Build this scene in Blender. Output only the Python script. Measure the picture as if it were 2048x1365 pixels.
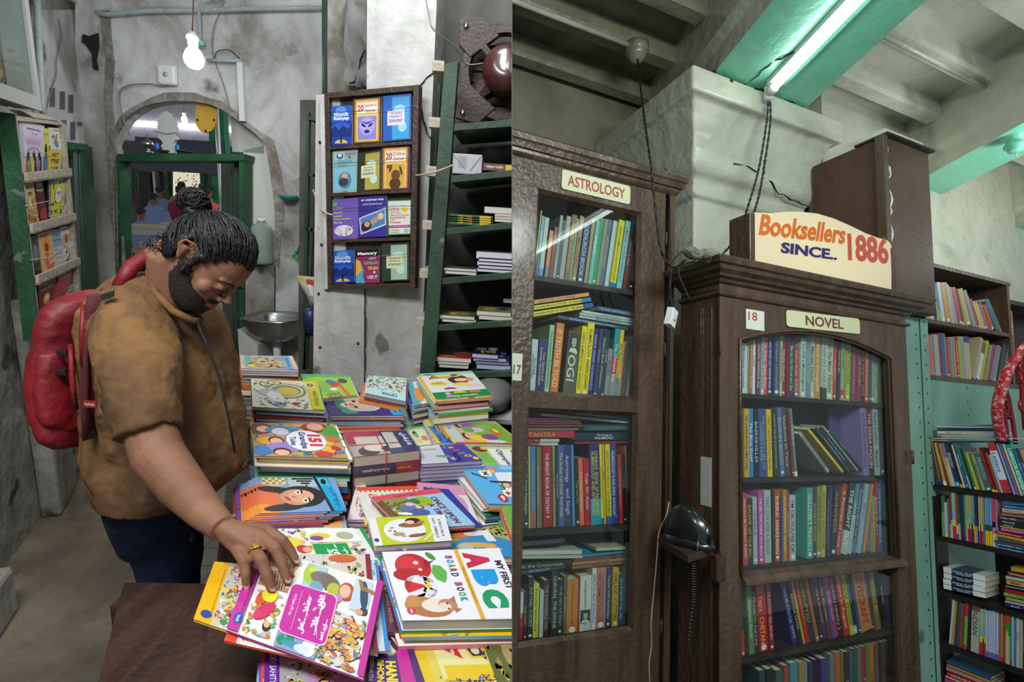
import bpy,bmesh,math,random
from mathutils import Vector,Matrix,Euler
for o in list(bpy.data.objects): bpy.data.objects.remove(o,do_unlink=True)
SC = bpy.context.scene
COL = SC.collection
# camera
F,CX,CY = 1025.0,1024.0,682.5
EYE = Vector((0,0,1.62))
def V(*a): return Vector(a)
dn = V(-300,4700,1025).normalized()
Zc = -dn
Yc = (V(0,0,1) - Zc * Zc.z).normalized()
Xc = Yc.cross(Zc)
def c2w(v): return V(v.dot(Xc),v.dot(Yc),v.dot(Zc))
CAMX,CAMD,CAMF = c2w(V(1,0,0)),c2w(V(0,1,0)),c2w(V(0,0,1))
cam = bpy.data.cameras.new('camera'); co = bpy.data.objects.new('camera',cam); COL.objects.link(co)
cam.sensor_width = 36; cam.lens = 36 * F / 2048; cam.clip_start = 0.02; cam.clip_end = 200
m = Matrix((CAMX,-CAMD,-CAMF)).transposed().to_4x4(); m.translation = EYE
co.matrix_world = m
SC.camera = co
SC.view_settings.view_transform = 'Standard'; SC.view_settings.look = 'None'
SC.view_settings.gamma = 1; SC.view_settings.use_curve_mapping = False
SC.view_settings.exposure = 0.25
# world and lamps that light whole rooms
w = bpy.data.worlds.new('world'); SC.world = w; w.use_nodes = True
w.node_tree.nodes['Background'].inputs[0].default_value = (0.80,0.88,0.92,1)
w.node_tree.nodes['Background'].inputs[1].default_value = 0.30
def area(name,at,to,size,size_y,power,color=(1,1,1)):
 l = bpy.data.lights.new(name,'AREA'); l.shape = 'RECTANGLE'; l.size = size; l.size_y = size_y
 l.energy = power; l.color = color
 o = bpy.data.objects.new(name,l); COL.objects.link(o); o.location = at
 o.rotation_euler = (Vector(to) - Vector(at)).to_track_quat('-Z','Y').to_euler()
 return o
# right shop: its own frame (old building, not square to the left one)
Ur = V(421,-8330,1025).normalized()
Xr = V(2396,116,1025); Xr = (Xr - Ur * Xr.dot(Ur)).normalized()
Nr = Ur.cross(Xr)
Er = V(-59,116,1025); Er = (Er - Ur * Er.dot(Ur)).normalized()      # the way the beams run
Xb = V(574,-116,-1025); Xb = (Xb - Ur * Xb.dot(Ur)).normalized()    # the way the back bookcase faces run
Nb = Ur.cross(Xb)
def frame(x,n,u):
 X,N,U = c2w(x),c2w(n),c2w(u)
 return Matrix((X,N,U)).transposed()
MR = frame(Xr,Nr,Ur); MBk = frame(Xb,Nb,Ur)
ML = Matrix.Identity(3)
def ray(px,py):
 return c2w(V((px - CX) / F,(py - CY) / F,1))
class Fr:
 """A plane parallel frame: local x along the face, y into it, z up; origin at the camera."""
 def __init__(s,M): s.M = M; s.T = M.transposed()
 def rloc(s,px,py): return s.T @ ray(px,py)
 def y(s,px,py,d):            # hit the plane local y = d -> local coordinates
  r = s.rloc(px,py); return r * (d / r.y)
 def z(s,px,py,h):            # hit the level plane local z = h
  r = s.rloc(px,py); return r * (h / r.z)
 def x(s,px,py,h):
  r = s.rloc(px,py); return r * (h / r.x)
 def at(s,px,py,dist): r = s.rloc(px,py); return r * dist
 def mat(s):
  m = s.M.to_4x4(); m.translation = EYE; return m
FR,FB,FL = Fr(MR),Fr(MBk),Fr(ML)
area('ceiling_tube_panel_left',(-0.9,0.2,3.0),(-0.4,1.9,0.9),1.3,0.5,58,(0.96,0.98,1))
area('ceiling_tube_panel_back',(0.2,2.2,3.3),(-0.5,3.4,0.7),1.6,0.8,78,(0.95,0.98,1))
area('passage_tube_panel',(-0.6,5.4,2.9),(-0.8,6.0,0.8),1.6,1.0,90,(0.95,0.97,1))
a_ = EYE + MR @ V(0.9,-0.5,1.15); b_ = EYE + MR @ V(0.9,1.6,-0.3)
area('shop_tube_panel',a_,b_,1.3,0.3,38,(0.93,1,0.97))
area('far_bay_fill_light',EYE + MR @ V(3.9,.7,1.0),EYE + MR @ V(3.9,1.4,2.0),.8,.2,16,(.97,1,.97))  # added fill light that brightens the far bay; no lamp fitting stands here
# colours and materials
def hx(h):
 h = h.lstrip('#'); c = [int(h[i:i+2],16) / 255 for i in (0,2,4)]
 return tuple(x / 12.92 if x <= .04045 else ((x + .055) / 1.055) ** 2.4 for x in c)
def newmat(name):
 m = bpy.data.materials.new(name); m.use_nodes = True
 return m,m.node_tree,m.node_tree.nodes['Principled BSDF']
def attr_mat(name,rough,coat=0,sheen=0,bump=0,bscale=200,spec=.5):
 m,nt,b = newmat(name)
 a = nt.nodes.new('ShaderNodeAttribute'); a.attribute_name = 'Col'
 nt.links.new(a.outputs['Color'],b.inputs['Base Color'])
 b.inputs['Roughness'].default_value = rough; b.inputs['Coat Weight'].default_value = coat
 b.inputs['Coat Roughness'].default_value = .12; b.inputs['Specular IOR Level'].default_value = spec
 if sheen: b.inputs['Sheen Weight'].default_value = sheen
 if bump: addbump(nt,b,bscale,bump)
 return m
def addbump(nt,b,scale,strength,detail=6,dist=.01,coord='Object'):
 tc = nt.nodes.new('ShaderNodeTexCoord'); n = nt.nodes.new('ShaderNodeTexNoise'); bp = nt.nodes.new('ShaderNodeBump')
 n.inputs['Scale'].default_value = scale; n.inputs['Detail'].default_value = detail
 bp.inputs['Strength'].default_value = strength; bp.inputs['Distance'].default_value = dist
 nt.links.new(tc.outputs[coord],n.inputs['Vector']); nt.links.new(n.outputs['Fac'],bp.inputs['Height'])
 nt.links.new(bp.outputs['Normal'],b.inputs['Normal']); return bp
def ramp_mat(name,stops,scale=3,detail=10,rough=.8,bump=.4,bscale=12,stretch=(1,1,1),distortion=.6,metal=0,coat=0,second=None,spec=.4,bdist=.02):
 """noise driven colour ramp; second = (scale, lo, hi, colour) a patch layer of its own shape"""
 m,nt,b = newmat(name)
 tc = nt.nodes.new('ShaderNodeTexCoord'); mp = nt.nodes.new('ShaderNodeMapping'); n = nt.nodes.new('ShaderNodeTexNoise'); r = nt.nodes.new('ShaderNodeValToRGB')
 mp.inputs['Scale'].default_value = stretch
 n.inputs['Scale'].default_value = scale; n.inputs['Detail'].default_value = detail; n.inputs['Roughness'].default_value = .65; n.inputs['Distortion'].default_value = distortion
 nt.links.new(tc.outputs['Object'],mp.inputs['Vector']); nt.links.new(mp.outputs['Vector'],n.inputs['Vector']); nt.links.new(n.outputs['Fac'],r.inputs['Fac'])
 e = r.color_ramp.elements
 while len(e) < len(stops): e.new(.5)
 for el,(p,c) in zip(e,stops): el.position = p; el.color = (*hx(c),1)
 out = r.outputs['Color']
 for k,(sc2,lo,hi,c2) in enumerate(second or []):
  n2 = nt.nodes.new('ShaderNodeTexNoise'); n2.inputs['Scale'].default_value = sc2; n2.inputs['Detail'].default_value = 8; n2.inputs['Distortion'].default_value = .4
  n2.noise_dimensions = '4D'; n2.inputs['W'].default_value = k * 3.7 + 1
  nt.links.new(mp.outputs['Vector'],n2.inputs['Vector'])
  mr = nt.nodes.new('ShaderNodeMapRange'); mr.inputs['From Min'].default_value = lo; mr.inputs['From Max'].default_value = hi
  nt.links.new(n2.outputs['Fac'],mr.inputs['Value'])
  mx = nt.nodes.new('ShaderNodeMix'); mx.data_type = 'RGBA'; mx.inputs['B'].default_value = (*hx(c2),1)
  nt.links.new(mr.outputs['Result'],mx.inputs['Factor']); nt.links.new(out,mx.inputs['A']); out = mx.outputs['Result']
 nt.links.new(out,b.inputs['Base Color'])
 b.inputs['Roughness'].default_value = rough; b.inputs['Metallic'].default_value = metal; b.inputs['Coat Weight'].default_value = coat
 b.inputs['Coat Roughness'].default_value = .15; b.inputs['Specular IOR Level'].default_value = spec
 if bump: addbump(nt,b,bscale,bump,dist=bdist)
 return m
def flat(name,c,rough=.6,metal=0,emit=0,bump=0,bscale=60,coat=0,ecol=None):
 m,nt,b = newmat(name)
 b.inputs['Base Color'].default_value = (*hx(c),1); b.inputs['Roughness'].default_value = rough; b.inputs['Metallic'].default_value = metal
 b.inputs['Coat Weight'].default_value = coat
 if emit: b.inputs['Emission Color'].default_value = (*(hx(ecol or c)),1); b.inputs['Emission Strength'].default_value = emit
 if bump: addbump(nt,b,bscale,bump)
 return m
def glassmat(name,tint=(.93,.97,.96),ior=1.4,dust=.003):
 m,nt,b = newmat(name); nt.nodes.remove(b)
 out = nt.nodes['Material Output']
 t = nt.nodes.new('ShaderNodeBsdfTransparent'); t.inputs[0].default_value = (*tint,1)
 g = nt.nodes.new('ShaderNodeBsdfGlossy'); g.inputs['Roughness'].default_value = .02
 d = nt.nodes.new('ShaderNodeBsdfDiffuse'); d.inputs[0].default_value = (.7,.75,.75,1)
 fr = nt.nodes.new('ShaderNodeFresnel'); ge = nt.nodes.new('ShaderNodeNewGeometry'); mr = nt.nodes.new('ShaderNodeMapRange'); mr.inputs['To Min'].default_value = ior; mr.inputs['To Max'].default_value = 1 / ior
 nt.links.new(ge.outputs['Backfacing'],mr.inputs['Value']); nt.links.new(mr.outputs['Result'],fr.inputs[0])   # same Fresnel on both faces of the pane
 mx = nt.nodes.new('ShaderNodeMixShader'); nt.links.new(fr.outputs[0],mx.inputs[0]); nt.links.new(t.outputs[0],mx.inputs[1]); nt.links.new(g.outputs[0],mx.inputs[2])
 m2 = nt.nodes.new('ShaderNodeMixShader'); m2.inputs[0].default_value = dust
 nt.links.new(mx.outputs[0],m2.inputs[1]); nt.links.new(d.outputs[0],m2.inputs[2]); nt.links.new(m2.outputs[0],out.inputs[0])
 return m
M = {}
M['paint'] = attr_mat('painted_surface',.55)
M['paper'] = attr_mat('paper',.7)
M['gloss'] = attr_mat('laminated_cover',.35,coat=.25)
M['cloth'] = attr_mat('cloth',.95,sheen=.2,bump=.25,bscale=350)
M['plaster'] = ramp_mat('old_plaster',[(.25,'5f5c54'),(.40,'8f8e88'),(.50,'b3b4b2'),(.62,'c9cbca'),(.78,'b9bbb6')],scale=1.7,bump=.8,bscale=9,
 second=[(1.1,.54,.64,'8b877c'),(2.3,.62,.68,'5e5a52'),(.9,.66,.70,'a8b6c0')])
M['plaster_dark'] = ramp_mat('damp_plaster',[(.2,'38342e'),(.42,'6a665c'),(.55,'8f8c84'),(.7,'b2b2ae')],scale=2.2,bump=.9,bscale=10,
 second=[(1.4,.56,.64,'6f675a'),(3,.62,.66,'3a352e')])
M['column'] = ramp_mat('stained_whitewash',[(.25,'82817c'),(.42,'a6a6a2'),(.6,'bdbdb9'),(.8,'cccdc9')],scale=2.6,bump=.5,bscale=14,
 second=[(2.5,.6,.7,'8a867c'),(7,.66,.70,'6c675e')],stretch=(1,1,.6))
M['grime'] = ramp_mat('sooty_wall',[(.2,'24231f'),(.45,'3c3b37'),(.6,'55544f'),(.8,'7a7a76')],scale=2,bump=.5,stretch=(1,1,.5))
M['rubble'] = ramp_mat('broken_mortar',[(.2,'4a443b'),(.45,'7a746a'),(.6,'96918a'),(.8,'7b5b48')],scale=9,bump=1,bscale=30,detail=12)
M['floor'] = ramp_mat('worn_cement',[(.25,'3b342a'),(.42,'584e40'),(.55,'6c6252'),(.7,'847a68'),(.85,'968c7a')],scale=1.6,bump=.5,bscale=18,rough=.6,
 second=[(1.3,.55,.62,'4c4a42'),(4,.64,.72,'7c7262'),(.8,.6,.64,'69685c')])
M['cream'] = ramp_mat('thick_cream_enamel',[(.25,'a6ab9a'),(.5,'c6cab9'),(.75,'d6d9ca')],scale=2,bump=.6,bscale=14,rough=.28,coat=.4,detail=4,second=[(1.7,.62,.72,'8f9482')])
M['cream_dark'] = ramp_mat('dark_cream_enamel',[(.25,'6f6c58'),(.5,'8f8b75'),(.75,'a5a28c')],scale=2,bump=.6,bscale=12,rough=.3,coat=.3,detail=5,second=[(1.2,.56,.7,'5a5746')])  # darker, browner cream for the left bay ceiling, back wall and rose
M['green_enamel'] = ramp_mat('glossy_green_enamel',[(.3,'6cc4a6'),(.7,'82d4b8')],scale=2,bump=.35,bscale=18,rough=.3,coat=.3,detail=3)
M['green_steel'] = ramp_mat('pale_green_steel',[(.25,'5f8f7e'),(.5,'7fae9c'),(.75,'8cb8a8')],scale=2.5,bump=.1,rough=.45,stretch=(1,1,.35),second=[(9,.68,.72,'56695c')])
M['green_paint'] = ramp_mat('old_green_paint',[(.3,'14351f'),(.55,'1f5232'),(.8,'2a6640')],scale=4,bump=.2,bscale=40,rough=.5,second=[(14,.66,.7,'5c6a58')])
M['green_dark'] = ramp_mat('faded_green_steel',[(.3,'1e2e22'),(.55,'2c4431'),(.8,'3a533e')],scale=5,bump=.15,bscale=40,rough=.55,second=[(12,.66,.7,'6b7465')])
M['brown'] = ramp_mat('varnished_brown_wood',[(.3,'352a20'),(.5,'4b3a2c'),(.75,'5d4a3a')],scale=3,bump=.3,bscale=45,rough=.32,coat=.35,stretch=(6,6,.6),detail=5,second=[(20,.70,.73,'7a6450')])
M['brown_matt'] = ramp_mat('dark_brown_board',[(.3,'3b281f'),(.5,'52392d'),(.75,'634738')],scale=2,bump=.15,bscale=40,rough=.5,detail=5)
M['dark_wood'] = ramp_mat('blackened_shelf_wood',[(.3,'1b1815'),(.5,'2b2622'),(.75,'3c352e')],scale=4,bump=.2,bscale=30,rough=.5)
M['black_wood'] = ramp_mat('black_bookcase_wood',[(.3,'15110f'),(.6,'231c18'),(.8,'30261f')],scale=4,bump=.1,rough=.45)
M['raw_wood'] = ramp_mat('weathered_batten',[(.3,'8d8577'),(.6,'b2a998'),(.8,'c4bdae')],scale=8,bump=.3,bscale=50,rough=.8,stretch=(1,6,6))
M['bench'] = ramp_mat('worn_dark_table_wood',[(.25,'2a1c16'),(.5,'3e2b22'),(.75,'50392d')],scale=4,bump=.25,bscale=50,rough=.45,stretch=(5,.6,5),second=[(28,.70,.72,'9a8d80')])
M['steel'] = flat('stainless_steel','a9adab',.3,1,bump=.05)
M['rust'] = ramp_mat('rusty_iron',[(.3,'2e2522'),(.55,'4a3b36'),(.8,'66534a')],scale=10,bump=.4,bscale=60,rough=.7)
M['glass'] = glassmat('cabinet_glass')
M['white_plastic'] = flat('white_plastic','d4d8d6',.4)
M['cord'] = flat('cable_sheath','22201e',.6)
M['bakelite'] = flat('black_bakelite','17191b',.22,coat=.6)
# mesh builder
SIDE = None
class MB:
 def __init__(s): s.v = []; s.f = []; s.c = []; s.m = []; s.cur = (0.5,0.5,0.5); s.mi = 0; s.smooth = False; s.sm = []
 def col(s,h): s.cur = hx(h) if isinstance(h,str) else h; return s
 def add(s,vs,fs,cols=None):
  b = len(s.v); s.v += [Vector(v) for v in vs]
  for k,f in enumerate(fs):
   s.f.append([b + i for i in f]); s.c.append(s.cur if cols is None or cols[k] is None else cols[k]); s.m.append(s.mi); s.sm.append(s.smooth)
 def box(s,lo,hi,T=None,cols=None):
  x0,y0,z0 = lo; x1,y1,z1 = hi
  vs = [V(x,y,z) for x in (x0,x1) for y in (y0,y1) for z in (z0,z1)]
  if T is not None: vs = [T @ v for v in vs]
  fs = [(0,1,3,2),(4,6,7,5),(0,4,5,1),(2,3,7,6),(0,2,6,4),(1,5,7,3)]
  s.add(vs,fs,cols); return s
 def hexa(s,q0,q1,cols=None):   # two quads (lists of 4) joined
  s.add(list(q0) + list(q1),[(0,3,2,1),(4,5,6,7),(0,1,5,4),(1,2,6,5),(2,3,7,6),(3,0,4,7)],cols); return s
 def prism(s,poly,off,cap=True):
  n = len(poly); off = Vector(off); vs = [Vector(p) for p in poly] + [Vector(p) + off for p in poly]
  fs = [(i,(i + 1) % n,n + (i + 1) % n,n + i) for i in range(n)]
  if cap: fs = [tuple(reversed(range(n))),tuple(range(n,2 * n))] + fs
  s.add(vs,fs); return s
 def tube(s,pts,r,n=8,caps=True):
  pts = [Vector(p) for p in pts]; rs = r if isinstance(r,(list,tuple)) else [r] * len(pts)
  b = []; prev = None
  for i,p in enumerate(pts):
   t = (pts[min(i + 1,len(pts) - 1)] - pts[max(i - 1,0)]).normalized()
   if prev is None: u = t.orthogonal().normalized()
   else: u = (prev - t * prev.dot(t)); u = u.normalized() if u.length > 1e-6 else t.orthogonal().normalized()
   prev = u; w_ = t.cross(u)
   b += [p + (u * math.cos(a) + w_ * math.sin(a)) * rs[i] for a in [2 * math.pi * k / n for k in range(n)]]
  fs = [(i * n + k,i * n + (k + 1) % n,(i + 1) * n + (k + 1) % n,(i + 1) * n + k) for i in range(len(pts) - 1) for k in range(n)]
  if caps: fs += [tuple(reversed(range(n))),tuple(range((len(pts) - 1) * n,len(pts) * n))]
  sm = s.smooth; s.smooth = True; s.add(b,fs); s.smooth = sm; return s
 def lathe(s,prof,T=None,n=20,caps=True):   # prof: (r, z)
  vs = [V(r * math.cos(a),r * math.sin(a),z) for r,z in prof for a in [2 * math.pi * k / n for k in range(n)]]
  if T is not None: vs = [T @ v for v in vs]
  fs = [(i * n + k,i * n + (k + 1) % n,(i + 1) * n + (k + 1) % n,(i + 1) * n + k) for i in range(len(prof) - 1) for k in range(n)]
  if caps: fs += [tuple(reversed(range(n))),tuple(range((len(prof) - 1) * n,len(prof) * n))]
  sm = s.smooth; s.smooth = True; s.add(vs,fs); s.smooth = sm; return s
 def blob(s,c,r,n=12,m_=8,T=None):
  prof = []
  vs = []; fs = []
  for i in range(m_ + 1):
   th = math.pi * i / m_
   for k in range(n):
    a = 2 * math.pi * k / n
    v = V(c[0] + r[0] * math.sin(th) * math.cos(a),c[1] + r[1] * math.sin(th) * math.sin(a),c[2] + r[2] * math.cos(th))
    vs.append(T @ v if T is not None else v)
  fs = [(i * n + k,(i + 1) * n + k,(i + 1) * n + (k + 1) % n,i * n + (k + 1) % n) for i in range(m_) for k in range(n)]
  sm = s.smooth; s.smooth = True; s.add(vs,fs); s.smooth = sm; return s
 def build(s,name,mats,parent=None,T=None,bevel=0,weld=False,clip=True):
  """T: 4x4 placing matrix; the mesh is stored in local coordinates."""
  T = T or Matrix.Identity(4)
  me = bpy.data.meshes.new(name); me.from_pydata([tuple(v) for v in s.v],[],s.f); me.update()
  mats = mats if isinstance(mats,(list,tuple)) else [mats]
  for mm in mats: me.materials.append(M[mm] if isinstance(mm,str) else mm)
  ca = me.color_attributes.new('Col','FLOAT_COLOR','CORNER')
  flatc = []
  for p in me.polygons:
   c = s.c[p.index]
   for _ in range(p.loop_total): flatc += [c[0],c[1],c[2],1.0]
   p.material_index = min(s.m[p.index],len(mats) - 1); p.use_smooth = s.sm[p.index]
  ca.data.foreach_set('color',flatc)
  if SIDE and clip: clip_mesh(me,T)
  if weld:
   bm = bmesh.new(); bm.from_mesh(me); bmesh.ops.remove_doubles(bm,verts=bm.verts,dist=1e-5); bm.to_mesh(me); bm.free()
  o = bpy.data.objects.new(name,me); COL.objects.link(o)
  o.matrix_world = T
  if parent is not None:
   o.parent = parent; o.matrix_parent_inverse = Matrix.Identity(4)
   o.matrix_basis = parent_world(parent).inverted() @ T
  if bevel:
   b = o.modifiers.new('bevel','BEVEL'); b.width = bevel; b.segments = 2; b.limit_method = 'ANGLE'; b.angle_limit = .6
  return o
def parent_world(o):
 m = o.matrix_basis.copy()
 p = o.parent
 while p is not None: m = p.matrix_basis @ m; p = p.parent
 return m
CLIPK = 0.0007
def clip_mesh(me,T):
 sgn = 1 if SIDE == 'R' else -1
 n = (CAMX * sgn - CAMF * CLIPK)          # keep where n . (p - EYE) >= 0
 ds = [n.dot(T @ v.co - EYE) for v in me.vertices]
 if not ds or min(ds) >= 0: return
 bm = bmesh.new(); bm.from_mesh(me)
 Ti = T.inverted()
 pn = (T.to_3x3().transposed() @ n).normalized(); pc = Ti @ EYE
 bmesh.ops.bisect_plane(bm,geom=bm.verts[:] + bm.edges[:] + bm.faces[:],dist=1e-6,plane_co=pc,plane_no=-pn,clear_outer=True)
 bm.to_mesh(me); bm.free()
def tag(o,label=None,cat=None,group=None,kind=None):
 if label: o['label'] = label
 if cat: o['category'] = cat
 if group: o['group'] = group
 if kind: o['kind'] = kind
 return o
def thing(name,label,cat,loc=(0,0,0),group=None,rot=None):
 o = bpy.data.objects.new(name,None); COL.objects.link(o); o.empty_display_size = .05
 m = (rot or Matrix.Identity(3)).to_4x4(); m.translation = Vector(loc); o.matrix_world = m
 return tag(o,label,cat,group)
def struct(o): o['kind'] = 'structure'; return o
def P(o,label=None):
 if label: o['label'] = label
 return o
# lettering (built-in font only)
_tc = {}
def glyphs(txt,bold=0):
 k = (txt,bold)
 if k in _tc: return _tc[k]
 cu = bpy.data.curves.new('t','FONT'); cu.body = txt; cu.size = 1; cu.resolution_u = 3; cu.offset = bold
 ob = bpy.data.objects.new('t',cu); COL.objects.link(ob)
 dg = bpy.context.evaluated_depsgraph_get(); dg.update()
 me = bpy.data.meshes.new_from_object(ob.evaluated_get(dg))
 vs = [(v.co.x,v.co.y) for v in me.vertices]; fs = [tuple(p.vertices) for p in me.polygons]
 bpy.data.objects.remove(ob); bpy.data.curves.remove(cu); bpy.data.meshes.remove(me)
 if vs:
  x0 = min(v[0] for v in vs); x1 = max(v[0] for v in vs); y0 = min(v[1] for v in vs); y1 = max(v[1] for v in vs)
 else: x0 = x1 = y0 = y1 = 0
 _tc[k] = (vs,fs,x0,y0,max(x1 - x0,1e-4),max(y1 - y0,1e-4)); return _tc[k]
def letter(mb,txt,col,org,ux,uy,w_,h_,bold=.01,keep=True):
 """letters filling the box org + [0,w]ux + [0,h]uy"""
 vs,fs,x0,y0,W,H = glyphs(txt,bold)
 sx,sy = w_ / W,h_ / H
 if keep:
  k = min(sx,sy * 1.3); k2 = min(sy,k * 1.3); ox = (w_ - W * k) / 2; oy = (h_ - H * k2) / 2; sx,sy = k,k2
 else: ox = oy = 0
 c = hx(col)
 mb.add([org + ux * (ox + (x - x0) * sx) + uy * (oy + (y - y0) * sy) for x,y in vs],fs,[c] * len(fs))
# words for labels
ORD = 'first second third fourth fifth sixth seventh eighth ninth tenth eleventh twelfth thirteenth fourteenth fifteenth sixteenth seventeenth eighteenth nineteenth twentieth'.split()
ORD += ['twenty-' + x for x in ORD[:9]] + ['thirtieth'] + ['thirty-' + x for x in ORD[:9]] + ['fortieth'] + ['forty-' + x for x in ORD[:9]] + ['fiftieth'] + ['fifty-' + x for x in ORD[:9]]
PAL = dict(white='e8e8e8',cream='c8c4a4',grey='8c8c8c',black='181818',charcoal='30343a',red='b82028',maroon='701c24',pink='c87898',magenta='b03890',orange='d87028',
 brown='6a4028',tan='a8845c',yellow='d8c020',olive='6c6c38',lime='90c828',green='2f8a48',teal='208080',blue='2c60b0',navy='24305c',purple='50307c',lilac='8c7cb0')
PAL['pale green'] = '8cb898'; PAL['dark green'] = '24402c'; PAL['pale blue'] = '90b4cc'; PAL['slate grey'] = '5c6870'; PAL['salmon'] = 'c87860'
PAL = {k: [int(v[i:i+2],16) for i in (0,2,4)] for k,v in PAL.items()}
def cname(h):
 c = [int(h[i:i+2],16) for i in (0,2,4)]
 return min(PAL,key=lambda k: sum((a - b) ** 2 for a,b in zip(PAL[k],c)))
# the sheet of plywood between the two shops
def partition():
 mb = MB(); up = c2w(V(0,-1,0))
 def q(z,top): # two points at forward distance z
  k = CLIPK * .7; h = 2.6 * (1 if top else -1)
  return [EYE + CAMF * z + CAMX * (z * k * s) + Vector((0,0,0)) + up * h * 1.4 for s in (-1,1)]
 a = q(.45,0); b = q(.45,1); c = q(7,0); d = q(7,1)
 mb.hexa([a[0],a[1],c[1],c[0]],[b[0],b[1],d[1],d[0]])
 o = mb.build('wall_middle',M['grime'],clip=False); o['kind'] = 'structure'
partition()
SIDE = 'R'
def put(mb,name,mats,fr,org,parent=None,**k):
 """mesh given in frame coordinates -> object whose origin is org (frame coordinates)"""
 org = Vector(org); mb.v = [v - org for v in mb.v]
 return mb.build(name,mats,parent,T=fr.mat() @ Matrix.Translation(org),**k)
def fthing(fr,name,label,cat,org,group=None):
 return thing(name,label,cat,EYE + fr.M @ Vector(org),group,fr.M)
def rings(mb,x0,x1,y0,y1,prof,back=False,caps=True):
 """rectangular mouldings: prof of (z, e): the plan grows by e on the left, the right and the front"""
 vs = []
 for z,e in prof:
  yb = y1 + (e if back else 0)
  vs += [V(x0 - e,y0 - e,z),V(x1 + e,y0 - e,z),V(x1 + e,yb,z),V(x0 - e,yb,z)]
 fs = [(4 * i + k,4 * i + (k + 1) % 4,4 * i + 4 + (k + 1) % 4,4 * i + 4 + k) for i in range(len(prof) - 1) for k in range(4)]
 if caps: fs += [(3,2,1,0),tuple(4 * (len(prof) - 1) + k for k in range(4))]
 mb.add(vs,fs)
# right shop: ceiling
def linepts(p,q,y): t = (y - p[1]) / (q[1] - p[1]); return p[0] + (q[0] - p[0]) * t
CB,CJ,CS = 1.61,1.915,2.03
L1 = lambda y: linepts((1.71,1.744),(1.588,1.33),y)
R1 = lambda y: linepts((2.32,1.70),(2.085,1.043),y)
L2 = lambda y: linepts((3.645,1.82),(3.463,1.40),y)
Y0,Y1 = -1.2,2.75
def slab(name,poly,z0,z1,mat):
 mb = MB(); mb.prism([V(x,y,z0) for x,y in poly],(0,0,z1 - z0))
 return struct(put(mb,name,mat,FR,(poly[0][0],poly[0][1],z0)))
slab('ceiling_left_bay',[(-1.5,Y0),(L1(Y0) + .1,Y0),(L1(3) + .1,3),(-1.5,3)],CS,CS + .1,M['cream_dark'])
slab('ceiling_main',[(L1(Y0) + .11,Y0),(7.5,Y0),(7.5,3),(L1(3) + .11,3)],CS,CS + .1,M['cream'])
def beam(name,La,Lb,y0,y1,zb,zt,under,side,group_y=0):
 mb = MB(); mb.mi = 0
 q = lambda z,e: [V(La(y0) - e,y0,z),V(Lb(y0) + e,y0,z),V(Lb(y1) + e,y1,z),V(La(y1) - e,y1,z)]
 p = [q(zb,0),q(zb + .10,0),q(zb + .14,.035),q(zt,.035)]
 vs = [v for r in p for v in r]; fs = [(3,2,1,0)]; n = len(mb.f)
 mb.add(vs,fs); mb.mi = 1
 mb.add(vs,[(4 * i + k,4 * i + (k + 1) % 4,4 * i + 4 + (k + 1) % 4,4 * i + 4 + k) for i in range(3) for k in range(4)])
 return struct(put(mb,name,[under,side],FR,(La(y0),y0,zb)))
beam('ceiling_beam_over_pillar',L1,R1,Y0,2.7,CB,CS,M['green_enamel'],M['cream'])
beam('ceiling_beam_by_bookcase',L2,lambda y: L2(y) + .34,Y0,3.4,CB,CS,M['green_enamel'],M['cream'])
beam('ceiling_beam_far',lambda y: L2(y) + 1.3,lambda y: L2(y) + 1.75,Y0,2.75,CB - .06,CS,M['green_enamel'],M['cream'])
mb = MB(); f = lambda y,k: L1(y) + (R1(y) - L1(y)) * k
mb.prism([V(f(1.62,.50),1.62,CB),V(f(1.62,.60),1.62,CB),V(f(Y0,.58),Y0,CB),V(f(Y0,.48),Y0,CB)],(0,0,-.028))
struct(put(mb,'ceiling_beam_fillet',M['green_enamel'],FR,(1.9,1.6,CB)))
def jag(mb,pts,w_,seed=1):
 rnd = random.Random(seed); L = [Vector(p) for p in pts]; out = []
 for i in range(len(L) - 1):
  n = max(2,int((L[i + 1] - L[i]).length / .03))
  for k in range(n):
   p = L[i].lerp(L[i + 1],k / n); d = (L[i + 1] - L[i]).normalized()
   out.append(p + Vector((rnd.uniform(-1,1),rnd.uniform(-1,1),rnd.uniform(-1,1))) * w_ * 1.6)
 out.append(L[-1]); mb.tube(out,[w_ * rnd.uniform(.5,1.2) for _ in out],5)
M['crack'] = flat('dark_crack','1d1f1c',.9)
mb = MB(); jag(mb,[V(f(1.70,.34),1.70,CB - .001),V(f(1.55,.36),1.55,CB - .001),V(f(1.45,.46),1.45,CB - .001),V(f(.6,.47),.6,CB - .001)],.004)
struct(put(mb,'ceiling_crack',M['crack'],FR,(1.9,1.5,CB)))
for k,y in enumerate([-.3,.03,.37,.715,1.06,1.405,1.74,2.075,2.42]):
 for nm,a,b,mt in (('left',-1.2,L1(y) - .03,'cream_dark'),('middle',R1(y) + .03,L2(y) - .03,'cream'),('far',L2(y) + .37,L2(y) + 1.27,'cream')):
  mb = MB(); mb.prism([V(a,y,CS),V(a,y,CJ + .02),V(a,y + .012,CJ),V(a,y + .085,CJ),V(a,y + .095,CJ + .02),V(a,y + .095,CS)],(b - a,0,0))
  struct(put(mb,'ceiling_joist_' + nm,M[mt],FR,(a,y,CJ)))
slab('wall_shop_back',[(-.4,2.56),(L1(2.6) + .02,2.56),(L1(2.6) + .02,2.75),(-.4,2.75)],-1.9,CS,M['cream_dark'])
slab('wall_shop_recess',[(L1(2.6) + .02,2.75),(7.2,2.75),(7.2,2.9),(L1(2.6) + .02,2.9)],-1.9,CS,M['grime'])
slab('floor_shop',[(-1,-1.2),(7.5,-1.2),(7.5,3),(-1,3)],-1.98,-1.9,M['floor'])
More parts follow.
